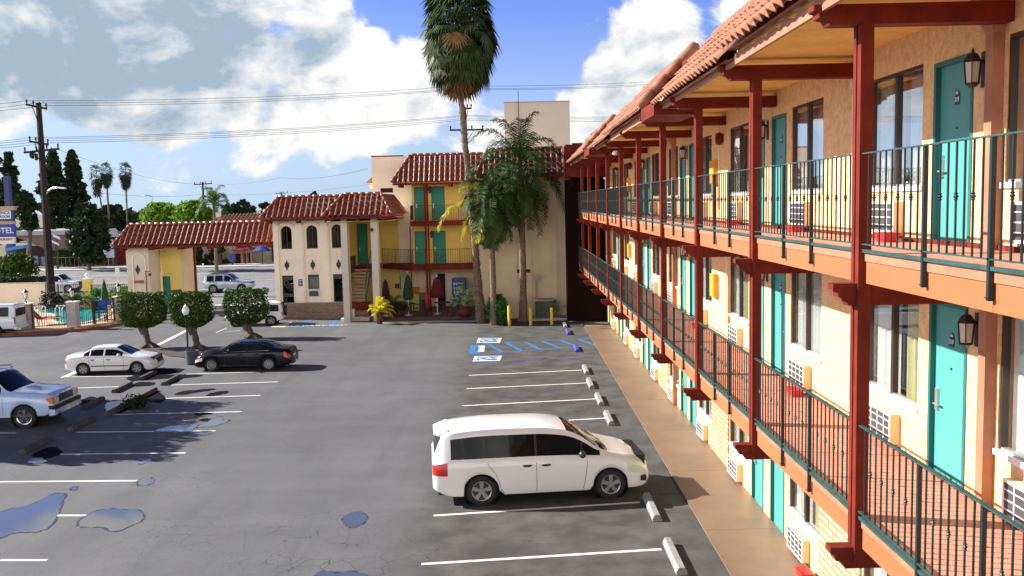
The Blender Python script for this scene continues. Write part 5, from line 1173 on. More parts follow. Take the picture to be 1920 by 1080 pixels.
def leaf(b, p, s, r_, elong=1.5, down=0.0):
    a = Vector((r_.gauss(0, 1), r_.gauss(0, 1), r_.gauss(0, 1)-down)).normalized(); c = Vector((r_.gauss(0, 1), r_.gauss(0, 1), r_.gauss(0, 1))); c = (c-a*c.dot(a)).normalized()
    a *= s*elong*.5; c *= s*.5; b.quad(p-a, p-c*.9, p+a, p+c*.9)
def barktube(b, pts, rad, n=9, r_=random, rough=.12, sub=5):
    P_ = []; RR = []
    for i in range(len(pts)-1):
        for k in range(sub):
            t = k/sub; P_.append(Vector(pts[i]).lerp(Vector(pts[i+1]), t)); RR.append((rad[i]+(rad[i+1]-rad[i])*t)*(1+r_.uniform(-rough, rough)))
    P_.append(Vector(pts[-1])); RR.append(rad[-1]); b.tube(P_, RR, n)
def hedge_tree(base, top, wd, zb, lab, seed, dp=None, group='boxy clipped trees in the lot'):
    r_ = random.Random(seed); root = thing('hedge_tree', base, lab, 'tree', group); dp = dp or wd*.55
    b = MB().mat(L_HEDGE); zt = top.z; cx, cy = top.x, base.y; H_ = zt-zb
    n = 6200 if wd < 4 else 15000
    for i in range(n):
        while True:
            u, v, w_ = r_.uniform(-1, 1), r_.uniform(-1, 1), r_.uniform(0, 1)
            nar = 1 if w_ > .20 else .22+.78*math.sqrt(max(0, w_/.20))
            m = max(abs(u), abs(v)); rd = max(abs(u), abs(v))
            if rd > 1: continue
            if r_.random() < .85 and rd < .88 and .14 < w_ < .93: continue
            break
        bmp = 1+.04*math.sin(u*7+v*5+seed)+.05*math.sin(w_*9+u*4); p = Vector((cx+u*wd/2*nar*bmp, cy+v*dp/2*nar*bmp, zb+w_*H_+(.06*math.sin(u*6+v*4) if w_ > .8 else 0)))
        leaf(b, p, r_.uniform(.06, .11)*(1 if wd < 4 else 1.7), r_)
    b.build('crown', parent=root)
    b = MB().mat(L_HEDGE); 
    b = MB().mat(M_BARK); barktube(b, [base, base.lerp(Vector((cx, cy, zb)), .35), Vector((cx+(base.x-cx)*.25, cy, zb-.1)), Vector((cx, cy, zb+.5))], [.22, .15, .14, .20], 9, r_)
    for k in range(5):
        a = r_.uniform(0, 6.28); barktube(b, [Vector((cx-.05, cy, zb-.35)), Vector((cx+.35*math.cos(a), cy+.3*math.sin(a), zb+.35)), Vector((cx+.8*math.cos(a), cy+.6*math.sin(a), zb+.9))], [.12, .09, .04], 6, r_)
    for a in (0.3, 1.6, 2.9, 4.2, 5.5): b.tube([base+Vector((.1*math.cos(a), .1*math.sin(a), .18)), base+Vector((.5*math.cos(a), .45*math.sin(a), .03))], [.12, .05], 6)
    b.build('trunk', parent=root); return root
for (px, py, x0, x1, yt, yb_, lab, sd) in ((280, 652, 224, 308, 551, 612, 'box clipped leafy tree on the left, nearest the pool fence', 1), (372, 656, 320, 395, 549, 612, 'box clipped leafy tree in the middle, right behind the globe lamp', 2), (474, 634, 420, 499, 543, 606, 'box clipped leafy tree on the right, behind the black sedan', 3)):
    g = G(px, py); hedge_tree(g, P((x0+x1)/2, yt, g.y), (x1-x0)/FPX*g.y*.95, P(px, yb_+1, g.y).z, lab, sd)
g = Vector((-22.8, 33.0, 0)); hedge_tree(g, Vector((-22.8, 33, 6.3)), 4.6, 3.4, 'clipped tree beyond the left edge whose shade falls by the wheel stops', 9, 4.0, None)
g = Vector((-22.6, 29.2, 0)); hedge_tree(g, Vector((-22.6, 29.2, 6.6)), 4.6, 3.2, 'second clipped tree beyond the left edge nearer the camera', 10, 3.4, None)
# planter strip with roots and low rail between the two nearer trees
b = MB().mat(mat('planter_soil', (.05, .035, .025), .95, .4, 5, .6, 12)); pts = [G(*q) for q in ((268,655),(300,662),(315,668),(352,672),(372,678),(388,668),(372,655),(340,662),(305,655),(285,648))]
b.quad(*[(p.x, p.y, .03) for p in pts]); struct(b.build('planting_bed'))
def litter(px, py, rx, n, sd, lab, m, s=.12):
    r_ = random.Random(sd); c = G(px, py); b = MB().mat(m)
    for i in range(n):
        a, q = r_.uniform(0, 6.28), math.sqrt(r_.random())*rx; leaf(b, Vector((c.x+math.cos(a)*q, c.y+math.sin(a)*q*1.3, .03+r_.random()*.10)), s, r_, 2.2)
    o = b.build('leaf_litter'); tag(o, None, None, kind='stuff'); return o

# globe lamp and trash can
g = G(353, 669); zt = P(349, 590, g.y).z; root = thing('globe_lamp', g, 'black lamp post with white acorn globe between the clipped trees', 'street lamp')
b = MB().mat(M_BLACK); b.lathe([(.0, 0), (.13, 0), (.13, .1), (.07, .16), (.045, .4), (.04, zt-.1), (.09, zt-.05), (.10, zt), (.0, zt+.01)], (g.x, g.y, 0), 12); b.build('post', parent=root, smooth=True)
b = MB().mat(mat('white_globe', (.86, .86, .84), .25)); h = P(349, 570, g.y).z-zt; b.lathe([(.08, zt), (.12, zt+h*.08), (.155, zt+h*.25), (.165, zt+h*.42), (.14, zt+h*.60), (.09, zt+h*.72), (.11, zt+h*.75), (.07, zt+h*.82), (.03, zt+h*.87), (.025, zt+h*.97), (0, zt+h)], (g.x, g.y, 0), 18); b.build('globe', parent=root, smooth=True)
lp2 = copytree(root, None, Vector((-15.6, 25.6, 0))); lp2['label'] = 'second globe lamp beyond the left edge whose thin shade crosses the bays'; lp2.scale = (1, 1, .95)
g = G(357, 685); b = MB().mat(mat('trash_can_grey', (.06, .065, .10), .6, .1, 4)); r0 = 12.5/FPX*g.y; ht = P(357, 659, g.y).z
b.lathe([(0, 0), (r0*.92, 0), (r0*.96, .05), (r0, ht*.9), (r0*1.04, ht*.9), (r0*1.04, ht), (r0*.85, ht), (r0*.80, ht*.6), (0, ht*.6)], (g.x, g.y+r0, 0), 18)
tag(b.build('trash_can'), 'round dark trash can in front of the black sedan bonnet', 'trash can')
# ---- palms
def fan_palm(name, base, path, crown_r, crown_h, n_live, n_dead, lab, grp=None, trunk_r=(.45, .28), leafr=.9, pet=1.0, seed=1, detail=14, skirt=1.0, wild=.15, far=False):
    r_ = random.Random(seed); root = thing(name, base, lab, 'palm tree', grp); b = MB().mat(M_PBARK)
    n = len(path); rad = [trunk_r[0]*1.5]+[trunk_r[0]+(trunk_r[1]-trunk_r[0])*i/(n-2) for i in range(n-1)]
    barktube(b, path, rad, 10, r_, .12, 8)
    if detail > 10:
        L_ = 0
        for i in range(n-1):
            a, e = Vector(path[i]), Vector(path[i+1]); m_ = int((e-a).length/.10)
            for k in range(m_):
                c = a.lerp(e, k/m_); rr = rad[i]+(rad[i+1]-rad[i])*k/m_
                for q in range(3):
                    t = r_.uniform(0, 6.28); o = Vector((math.cos(t), math.sin(t), 0)); tt = Vector((-o.y, o.x, 0)); s = r_.uniform(.05, .11); c1 = c+o*rr*.92
                    b.add([c1-tt*s, c1+tt*s, c1+o*r_.uniform(.05, .13)+Vector((0, 0, s*1.6)), c1+Vector((0, 0, -.09))], [(0,1,2),(0,3,1),(0,2,3),(1,3,2)])
    b.build('trunk', parent=root)
    top = Vector(path[-1]); fl = MB().mat(L_DARK if far else L_PALMG); dd = MB().mat(mat('dark_dead_leaves', (.035, .022, .012), .9, .3, 3) if far else L_DEAD)
    def fan(mb, c, d, R_, sag, nb):
        d = d.normalized(); s_ = d.cross(Vector((0, 0, 1))); s_ = s_.normalized() if s_.length > .1 else Vector((1, 0, 0)); u = s_.cross(d)
        tw = r_.uniform(-.5, .5); s_ = (s_*math.cos(tw)+u*math.sin(tw)).normalized()
        for k in range(nb):
            a = (-1.25+2.5*k/(nb-1))+r_.uniform(-.04, .04); v = (d*math.cos(a)+s_*math.sin(a)); L1 = R_*r_.uniform(.5, .6); p1 = c+v*L1; v2 = (v+Vector((0, 0, -sag))).normalized(); p2 = p1+v2*R_*.5; w_ = (d*-math.sin(a)+s_*math.cos(a)).normalized()*R_*.062
            mb.quad(c, p1-w_, p1+w_); mb.quad(p1-w_, p2, p1+w_)
    for i in range(n_live):
        t = (i+.5)/n_live; el = R(82)-R(125)*t**.85; az = i*2.39996+r_.uniform(-.2, .2); el += r_.uniform(-wild, wild)*.5; q_ = 1+r_.uniform(-wild, wild)*.55; o = Vector((math.cos(az)*math.cos(el), math.sin(az)*math.cos(el), math.sin(el)))
        c0 = top+Vector((0, 0, crown_h*(.62-.52*t))); c = c0+Vector((o.x*crown_r*.62*q_, o.y*crown_r*.62*q_, o.z*crown_h*.26-.1*t))
        fl.beam(c0, c, .035, .025); fan(fl, c, o+Vector((0, 0, -.25-.6*t)), leafr*r_.uniform(.8, 1.15), .8+1.2*t, detail)
    for i in range(n_dead):
        t = (i+.5)/n_dead; az = i*2.39996+r_.uniform(-.3, .3); rr = crown_r*(.78-.62*t)*r_.uniform(.7-wild*.6, 1.1+wild*.3); z = crown_h*(.30-.42*t*skirt)
        c = top+Vector((math.cos(az)*rr, math.sin(az)*rr, z)); mb = dd if (t > .35 or r_.random() < .25) else fl
        fan(mb, c, Vector((math.cos(az)*.18, math.sin(az)*.18, -1)), leafr*r_.uniform(.75, 1.1), .6, max(6, detail-4))
    fl.build('crown', parent=root); dd.build('dead_frond_skirt', parent=root); return root
g = G(903, 604); Yp = g.y; pth = [g]+[P(x, y, Yp) for x, y in ((897, 540), (889, 440), (881, 350), (872, 270), (866, 205), (862, 122))]
fan_palm('fan_palm', g, pth, 2.0, 5.2, 180, 125, 'very tall shaggy fan palm rising in front of the rear wing', trunk_r=(.22, .12), leafr=1.25, seed=5, detail=16, skirt=1.15, wild=.45)
for (px, yb_, yt, x2, lab, sd) in ((196, 420, 332, 181, 'left of the three distant slim fan palms, leaning left', 21), (205, 420, 320, 199, 'middle of the three distant slim fan palms', 22), (239, 420, 322, 235, 'right of the three distant slim fan palms, standing apart', 23)):
    Yf = 120; c = P(x2, yt, Yf); bx = P(px, yb_, Yf); base = Vector((bx.x+.3, Yf, 0))
    fan_palm('slim_fan_palm', base, [base, Vector((bx.x, Yf, bx.z)), c.lerp(bx, .4), c+Vector((0, 0, -1.2)), c+Vector((0, 0, -.9))], .62, 2.0 if sd != 21 else 2.5, 24, 44, lab, 'distant slim fan palms', (.12, .08), .80, .6, sd, 9, 1.9, .2, True)
def feather(b, c, az, el, L, r_, droop=1.0, lw=.05, ll=.5, nl=30, tw=0):
    d = Vector((math.cos(az)*math.cos(el), math.sin(az)*math.cos(el), math.sin(el))); p = Vector(c); n = 14; pts = [p.copy()]
    for i in range(n):
        p = p+d*(L/n); pts.append(p.copy()); d = (d+Vector((0, 0, -droop*.13*(.4+1.3*i/n)))).normalized()
    b.tube(pts, [.035*(1-.8*i/n) for i in range(n+1)], 4, False)
    for i in range(nl):
        t = .14+.86*i/nl; f = t*n; k = min(int(f), n-1); q = pts[k].lerp(pts[k+1], f-k); dd = (pts[k+1]-pts[k]).normalized(); s_ = dd.cross(Vector((0, 0, 1)))
        s_ = s_.normalized() if s_.length > .05 else Vector((1, 0, 0)); u = s_.cross(dd); l = ll*(.55+.9*math.sin(math.pi*min(1, t*.95+.05)))*r_.uniform(.85, 1.1)
        for sg in (-1, 1):
            v = (s_*sg*.85+dd*.55+u*r_.uniform(-.25, .35)).normalized(); m_ = q+v*l*.5; e = m_+(v+Vector((0, 0, -.9))).normalized()*l*.5; w_ = dd*lw*.5
            b.quad(q-w_, m_-w_, m_+w_, q+w_); b.quad(m_-w_, e, m_+w_)
def feather_palm(name, base, path, L, nf, lab, seed, rad=(.17, .13), grp=None, ll=.55, m=L_PALM, extra=(), els=(80, -30)):
    r_ = random.Random(seed); root = thing(name, base, lab, 'palm tree', grp); b = MB().mat(M_PBARK); barktube(b, path, [rad[0]*1.3]+[rad[0]+(rad[1]-rad[0])*i/(len(path)-2) for i in range(len(path)-1)], 9, r_, .06, 6); b.build('trunk', parent=root)
    b = MB().mat(m); top = Vector(path[-1])
    for i in range(nf):
        t = (i+.5)/nf; el = R(els[0]+(els[1]-els[0])*t); feather(b, top+Vector((0, 0, .2-.3*t)), i*2.39996+r_.uniform(-.3, .3), el, L*r_.uniform(.85, 1.1), r_, 1.7, .055, ll, 38)
    b.mat(L_YG)
    for (az, el, l) in extra: feather(b, top+Vector((0, 0, -.2)), az, el, l, r_, 1.3, .06, ll*1.05, 30)
    b.build('crown', parent=root); return root
g = G(981, 604); Yq = 52.9; g = Vector((P(981, 595, Yq).x, Yq, 0)); feather_palm('feather_palm', g, [g]+[P(x, y, Yq) for x, y in ((981, 540), (979, 450), (977, 380), (974, 318))], 3.8, 36, 'taller dark feather palm in front of the blank end wall', 31, (.20, .16), ll=.62, els=(88, -60))
g = Vector((P(925, 595, 51.8).x, 51.8, 0)); feather_palm('feather_palm', g, [g]+[P(x, y, 51.8) for x, y in ((925, 545), (923, 480), (922, 420), (922, 372))], 2.7, 34, 'shorter feather palm with yellowing fronds beside the tall fan palm', 32, (.17, .13), ll=.55, els=(80, -75),
    extra=((3.3, .25, 3.9), (3.0, -.35, 3.0), (3.9, -.7, 2.6), (5.9, -.9, 2.2), (3.5, 1.0, 2.4), (4.6, -.9, 2.4)))
Yf = 100; g = Vector((P(402, 420, Yf).x, Yf, 0)); feather_palm('feather_palm', g, [g, P(402, 410, Yf), P(401, 384, Yf)], 2.6, 14, 'distant feather palm rising right of the bright green bamboo mass', 33, (.15, .12), els=(85, 10), m=L_MID)
# ---- broad trees, conifers
def cloud_tree(name, base, prof, lab, m, seed, n=2600, s=.35, grp=None, trunk=True, cat='tree', squash=.9, clump=60, gap=.0):
    """prof: list of (z, radius, x offset)"""
    r_ = random.Random(seed); root = thing(name, base, lab, cat, grp); b = MB().mat(m); zs = [p[0] for p in prof]; cl = []
    for i in range(clump):
        z = r_.uniform(zs[0], zs[-1]); rr = pchip([(p[0], p[1]) for p in prof], z); ox = pchip([(p[0], p[2]) for p in prof], z); a = r_.uniform(0, 6.28); q = math.sqrt(r_.uniform(.1, 1))*rr
        cl.append((Vector((base[0]+ox+math.cos(a)*q*.92, base[1]+math.sin(a)*q*squash, z)), max(.25, rr*r_.uniform(.22, .42))))
    for i in range(n):
        c, q = cl[r_.randrange(len(cl))]; d = Vector((r_.gauss(0, 1), r_.gauss(0, 1), r_.gauss(0, .8))).normalized()*q*r_.uniform(.5, 1.05); leaf(b, c+d, s*r_.uniform(.6, 1.3), r_)
    b.build('crown', parent=root)
    if trunk: b = MB().mat(M_BARK); zt = zs[0]+(zs[-1]-zs[0])*.7; barktube(b, [base, (base[0]+prof[0][2], base[1], zs[0]), (base[0]+prof[len(prof)//2][2], base[1], zt)], [.3, .22, .06], 7, r_); b.build('trunk', parent=root)
    return root
def px_tree(name, Y, pbase, prof, lab, m, seed, **k):   # prof in pixels: (y, x_left, x_right)
    base = Vector((P(pbase, 480, Y).x, Y, 0)); pr = []
    for (y, xl, xr) in sorted(prof, reverse=True):
        a, c = P(xl, y, Y), P(xr, y, Y); pr.append((a.z, (c.x-a.x)/2, (a.x+c.x)/2-base.x))
    return cloud_tree(name, base, pr, lab, m, seed, **k)
px_tree('shrub', G(252, 765).y, 252, [(747,246,264),(754,234,272),(762,232,268)], 'low dark weed clump growing beside a wheel stop near the blue-white sport utility', L_DARK, 99, n=420, s=.09, clump=26, trunk=False, cat='weeds')
px_tree('conifer', 124, 99, [(282,97,101),(300,88,108),(330,80,118),(360,75,128),(395,72,122),(425,90,115)], 'dark pointed conifer directly behind the main utility pole', L_DARK, 41, n=7000, s=.40, clump=150)
px_tree('conifer', 128, 140, [(284,133,137),(310,124,148),(340,122,152),(370,112,165),(400,110,168),(425,118,160)], 'dark pointed conifer right of the main utility pole', L_DARK, 42, n=7600, s=.40, clump=160)
px_tree('conifer', 118, 14, [(287,13,18),(320,6,30),(360,0,35),(395,-2,32),(415,4,26)], 'narrow dark conifer at the left edge above the motel signs', L_DARK, 43, n=3000, s=.5, clump=90)
px_tree('conifer', 114, 0, [(300,-6,3),(340,-20,8),(390,-20,6),(410,-12,4)], 'dark conifer cut off by the left edge', L_DARK, 44, n=1200, s=.5, clump=40)
px_tree('broad_tree', 112, 50, [(361,44,52),(380,30,66),(400,28,70),(420,40,70),(430,48,66)], 'small round dark tree between the signs and the utility pole', L_DARK, 45, n=2200, s=.45, clump=60)
px_tree('pine_tree', 108, 165, [(384,150,168),(400,135,190),(425,130,197),(455,133,198),(490,145,190)], 'spreading dark pine hanging before the red building', L_DARK, 46, n=5200, s=.42, clump=130)
px_tree('broad_tree', 122, 215, [(388,200,225),(400,190,240),(415,188,250),(430,185,252)], 'low dark tree below the distant slim palms', L_DARK, 47, n=2200, s=.5, clump=60)
px_tree('broad_tree', 126, 258, [(402,255,266),(412,246,272),(425,244,275)], 'small mid green tree left of the bamboo mass', L_MID, 48, n=900, s=.5, clump=30)
px_tree('bamboo_clump', 104, 300, [(384,283,312),(395,274,335),(410,270,340),(425,268,345)], 'bright green feathery bush mass left of centre above the long roof', L_BRIGHT, 49, n=4200, s=.34, clump=130)
px_tree('bamboo_clump', 103, 360, [(380,350,375),(392,335,392),(408,325,400),(425,330,402)], 'bright green feathery bush mass on the right above the long roof', L_BRIGHT, 50, n=4200, s=.34, clump=130)
for i, (x, y0_, w_) in enumerate(((425,384,9),(438,383,8),(447,379,5),(453,376,4.5),(459,374,4.5),(465,381,4.5),(473,386,6),(430,390,10))):
    px_tree('distant_cypress', 190+i*4, x, [(y0_, x-w_*.3, x+w_*.3), ((y0_+412)/2, x-w_, x+w_), (412, x-w_, x+w_)], 'dark distant cypress number %d from the left above the tiled roofs' % (i+1) if False else ['rounded dark distant cypress leftmost in the row','rounded dark distant cypress second in the row','slim dark distant cypress left of the tallest ones','slim dark distant cypress just left of the tallest','tallest slim dark distant cypress','slim dark distant cypress just right of the tallest','small dark distant cypress rightmost in the row','low dark distant cypress at the left foot of the row'][i], L_DARK, 60+i, n=500, s=.6, clump=24, grp='distant dark cypresses')
px_tree('broad_tree', 210, 496, [(382,492,500),(390,484,512),(400,480,520)], 'far dark tree peeking left of the office roof', L_DARK, 70, n=500, s=.7, clump=20)
px_tree('broad_tree', 210, 588, [(361,585,591),(366,582,594)], 'far dark treetop above the office roof ridge', L_DARK, 71, n=200, s=.6, clump=10)
px_tree('bush', 70, 25, [(480,18,40),(492,0,58),(505,-10,64),(518,-10,66)], 'rounded bright green bush at the left edge below the motel signs', L_HEDGE, 72, n=4200, s=.16, clump=120, trunk=False, cat='bush')
b = MB().mat(L_DARK); r_ = random.Random(5)
for i in range(3000):
    u = r_.random(); p = P(-20+105*u, 524+r_.random()*18-6*u, 66.5+r_.random()*.8); leaf(b, p, .16, r_)
tag(b.build('hedge_row'), 'dark clipped hedge behind the pale wall at the left', 'hedge')
px_tree('shrub', 118, 120, [(468,108,130),(480,104,136),(500,106,134)], 'dark shrub in front of the red building beside the utility pole', L_MID, 74, n=1200, s=.3, clump=40, trunk=False, cat='shrub')
# bush between fan palm and end wall, potted plants
px_tree('shrub', 52.2, 932, [(558,926,940),(570,916,948),(585,912,952),(600,916,950)], 'bright green shrub between the tall fan palm trunk and the first yellow bollard', L_SHRUB, 75, n=2400, s=.16, clump=60, trunk=False, cat='shrub')
def pot(g, r0, h, m, root): b = MB().mat(m); b.lathe([(0, 0), (r0*.62, 0), (r0*.95, h*.55), (r0*.8, h*.85), (r0, h*.9), (r0, h), (r0*.8, h), (0, h*.85)], (g.x, g.y, g.z), 14); b.build('pot', parent=root, smooth=True)
g = G(712, 607); root = thing('potted_plant', g, 'yellow leafed plant in a tall brown urn at the foot of the right porch pillar', 'potted plant'); pot(g, .26, .75, mat('brown_glaze', (.12, .045, .025), .3), root)
b = MB().mat(L_YEL); r_ = random.Random(8)
for i in range(16): feather(b, g+Vector((0, 0, .7)), i*2.4, R(r_.uniform(15, 85)), r_.uniform(.75, 1.1), r_, 1.1, .045, .20, 18)
b.build('foliage', parent=root)
g = Vector((P(872, 585, 54.9).x, 54.9, .12)); root = thing('potted_plant', g, 'broad leafed potted plant left of the tall fan palm trunk', 'potted plant'); pot(g, .42, .7, mat('dark_red_clay', (.10, .03, .02), .6), root)
b = MB().mat(leafmat('variegated_leaves', (.10, .16, .04), (.45, .5, .22), 5, .2))
for i in range(60): leaf(b, g+Vector((r_.gauss(0, .30), r_.gauss(0, .25), .75+abs(r_.gauss(.1, .45)))), .28, r_, 1.7)
b.build('foliage', parent=root)
g = Vector((P(738, 585, 57).x, 57, .12)); root = thing('potted_plant', g, 'small arching palm in a terracotta pot right of the porch pillar', 'potted plant'); pot(g, .32, .5, mat('dark_red_clay', (.10, .03, .02), .6), root)
b = MB().mat(L_PALM)
for i in range(10): feather(b, g+Vector((0, 0, .5)), i*2.4, R(r_.uniform(30, 80)), 1.1, r_, 1.5, .04, .22, 16)
b.build('foliage', parent=root)
# ------------------------------------------------------------------ patio
b = MB().mat(mat('patio_tile', (.10, .05, .04), .7, .2, 2)); x0p, x1p = P(660, 600, 55.1).x, P(905, 600, 54.8).x
b.box(x0p+.9, x1p, 55.0, 62.3, -.05, .12); struct(b.build('patio'))
b = MB().mat(M_SIDEW); b.quad(G(716, 607, .003), G(893, 603, .003), G(893, 600.5, .003), G(716, 603, .003)); struct(b.build('patio_gutter'))
def closed_umbrella(x, Y, z0, z1, m, lab, r0=.28):
    root = thing('closed_umbrella', (x, Y, .12), lab, 'parasol', 'closed patio parasols'); b = MB().mat(M_ALU if m is not L_DARK else M_BLACK); b.tube([(x, Y, .12), (x, Y, z1+.1)], .03, 6); b.lathe([(0, .12), (.28, .12), (.28, .2), (0, .22)], (x, Y, 0), 12); b.build('pole', parent=root)
    b = MB().mat(m); vs = []; n = 16
    for (t, rr) in ((1, .03), (.8, .5), (.35, .9), (.12, 1), (.0, .75)):
        vs.append([(x+math.cos(2*math.pi*k/n)*r0*rr*(1 if k % 2 else .62), Y+math.sin(2*math.pi*k/n)*r0*rr*(1 if k % 2 else .62), z0+(z1-z0)*t) for k in range(n)])
    for i in range(4): b.add(vs[i]+vs[i+1], [(k, (k+1) % n, n+(k+1) % n, n+k) for k in range(n)])
    b.build('canopy', parent=root, smooth=True)
M_GRC = mat('dark_green_canvas', (.02, .05, .02), .9, .1, 4); M_RDC = mat('dark_red_canvas', (.12, .008, .012), .9, .1, 4)
p = P(765, 540, 56.2); closed_umbrella(p.x, 56.2, P(765, 562, 56.2).z, P(765, 512, 56.2).z, M_GRC, 'closed dark green parasol left on the patio by the small window', .34)
p = P(819, 540, 56.6); closed_umbrella(p.x, 56.6, P(819, 558, 56.6).z, P(819, 518, 56.6).z, M_RDC, 'closed dark red parasol at the dark doorway on the patio', .42)
p = P(723, 540, 56.2); closed_umbrella(p.x, 56.2, P(725, 560, 56.2).z, P(721, 522, 56.2).z, mat('black_canvas', (.03, .015, .015), .9), 'closed blackish parasol partly hidden by the right porch pillar', .26)
def patio_set(px, Y, lab, grp='iron patio tables'):
    x = P(px, 580, Y).x; root = thing('patio_table', (x, Y, .12), lab, 'table', grp); b = MB().mat(M_BLACK); b.lathe([(0, .84), (.5, .84), (.5, .87), (0, .87)], (x, Y, 0), 16); b.build('tabletop', parent=root)
    for a in (.6, 2.2, 3.8, 5.3): b = MB().mat(M_BLACK); b.tube([(x+.1*math.cos(a), Y+.1*math.sin(a), .84), (x+.35*math.cos(a), Y+.35*math.sin(a), .13)], .02, 5); b.build('leg', parent=root)
def patio_chair(x, Y, rz, lab):
    root = thing('patio_chair', (0, 0, 0), lab, 'chair', 'black iron patio chairs'); m = M_BLACK
    b = MB().mat(m); b.box(-.22, .22, -.22, .22, .43, .46); b.build('seat', parent=root)
    b = MB().mat(m)
    for i in range(6): b.box(-.2+i*.078, -.18+i*.078, .19, .22, .46, .92)
    b.box(-.22, .22, .185, .225, .9, .95); b.build('backrest', parent=root)
    for sx, sy in ((-1,-1),(1,-1),(-1,1),(1,1)): b = MB().mat(m); b.box(sx*.2-.015, sx*.2+.015, sy*.2-.015, sy*.2+.015, 0, .43); b.build('leg', parent=root)
    for sx in (-1, 1): b = MB().mat(m); b.box(sx*.22-.02, sx*.22+.02, -.2, .2, .66, .69); b.box(sx*.22-.015, sx*.22+.015, -.2, -.17, .46, .66); b.build('armrest', parent=root)
    root.location = (x, Y, .122); root.rotation_euler = (0, 0, rz)
patio_set(763, 56.2, 'round black iron table under the dark green parasol'); patio_set(830, 56.4, 'round black iron table near the dark red parasol')
for (px, Y, rz, lab) in ((748, 56.0, 1.4, 'black iron chair left of the green parasol'), (782, 56.1, -1.4, 'black iron chair right of the green parasol'), (800, 55.9, 1.2, 'black iron chair between the two patio tables'), (852, 56.0, -1.7, 'black iron chair before the blue vending machine'), (765, 57.4, .2, 'black iron chair behind the table under the green parasol')):
    patio_chair(P(px, 590, Y).x, Y, rz, lab)
def cab(px0, py0, px1, py1, Y, d, m, nm, lab, cat, z0=None):
    q = rct(px0, py0, px1, py1, Y); zb = .122 if z0 is None else z0; b = MB().mat(m); b.box(q[0], q[1], Y, Y+d, zb+.06, q[3]-.04); b.box(q[0]+.03, q[1]-.03, Y+.03, Y+d-.03, zb, zb+.06); b.box(q[0]-.02, q[1]+.02, Y-.02, Y+d+.02, q[3]-.04, q[3]); return tag(b.build(nm), lab, cat)
cab(766, 552, 786, 568, 58.6, .6, mat('lime_paint', (.42, .42, .10), .6), 'lime_cabinet', 'lime green cabinet on the patio below the red box', 'cabinet')
zl_ = rct(766, 552, 786, 568, 58.6)[3]
cab(767, 540, 785, 552, 58.65, .45, mat('orange_red_paint', (.50, .06, .015), .6), 'red_box', 'orange red box on top of the lime cabinet', 'box', zl_+.001)
cab(786, 550, 797, 574, 58.7, .5, mat('dull_green_plastic', (.07, .12, .07), .6), 'green_bin', 'dull green bin standing right of the lime cabinet', 'bin')
b = MB().mat(M_REDP); x = P(799, 560, 58.6).x; b.lathe([(0, .13), (.16, .13), (.16, .5), (.15, 1.1), (.07, 1.25), (.03, 1.6), (0, 1.62)], (x, 58.8, 0), 10); tag(b.build('red_cylinder', smooth=True), 'tall red cylinder beside the green bin on the patio', 'extinguisher')
q = rct(847, 522, 874, 585, 60.2); root = thing('vending_machine', ((q[0]+q[1])/2, 60.4, .12), 'dark blue drinks vending machine beside the patio doorway', 'vending machine')
b = MB().mat(mat('vending_blue', (.012, .03, .20), .35)); b.box(q[0], q[1], 60.1, 60.9, .12, q[3]); b.build('body', parent=root)
b = MB().mat(mat('vending_panel', (.06, .10, .30), .25)); b.box(q[0]+.08, q[0]+.42, 60.07, 60.099, .9, q[3]-.5); b.box(q[0]+.5, q[1]-.06, 60.07, 60.099, .5, q[3]-.5); b.build('front_panel', parent=root)
b = MB().mat(mat('pale_blue_print', (.4, .5, .7), .4)); r_ = random.Random(3)
for i in range(3):
    for j in range(2): b.box(q[0]+.12+j*.15, q[0]+.21+j*.15, 60.05, 60.069, 1.0+i*.28, 1.18+i*.28)
pz = [(q[0]+.08+i*.1, q[3]-.33+.04*math.sin(i*2.1)) for i in range(8)]
for a, e in zip(pz, pz[1:]): b.beam((a[0], 60.085, a[1]), (e[0], 60.085, e[1]), .02, .05)
b.build('print', parent=root)
# yellow bollards, transformer
for i, (px, py, yt, lab) in enumerate(((955, 611, 573, 'leftmost and tallest of the three yellow bollards'), (995, 610, 577, 'middle yellow bollard of the three'), (1034.5, 608, 577, 'rightmost yellow bollard in front of the green utility box'))):
    g = G(px, py); h = P(px, yt, g.y).z; b = MB().mat(mat('bollard_yellow', (.72, .52, .05), .55, .1, 5)); b.lathe([(.0, 0), (.085, 0), (.085, h-.06), (.06, h-.01), (0, h)], (g.x, g.y, 0), 14); o = b.build('bollard', smooth=False); autosmooth(o); tag(o, lab, 'bollard', 'yellow bollards')
g = G(1005, 604); Yt = g.y+1.0; q = rct(1004, 563, 1037, 600, Yt)
root = thing('transformer', ((q[0]+q[1])/2, Yt, .1), 'dark green utility transformer box behind the yellow bollards', 'utility box')
b = MB().mat(mat('utility_green', (.06, .075, .05), .6, .15, 3)); b.box(q[0], q[1], Yt, Yt+1.1, .13, q[3]-.06); b.box(q[1], q[1]+.25, Yt+.1, Yt+1.1, .13, q[3]-.12); b.mat(mat('utility_top', (.30, .30, .20), .6)); b.box(q[0]-.05, q[1]+.05, Yt-.05, Yt+1.15, q[3]-.06, q[3]+.02); b.build('housing', parent=root)
b = MB().mat(M_BLACK); b.box((q[0]+q[1])/2-.005, (q[0]+q[1])/2+.005, Yt-.005, Yt-.001, .2, q[3]-.1); b.box(q[0]+.3, q[0]+.36, Yt-.03, Yt-.001, .7, .85); b.build('door_seam', parent=root)
b = MB().mat(M_CONC); b.box(P(971, 600, Yt).x, P(1062, 600, Yt).x, Yt-.45, YE, -.02, .125); struct(b.build('utility_pad'))
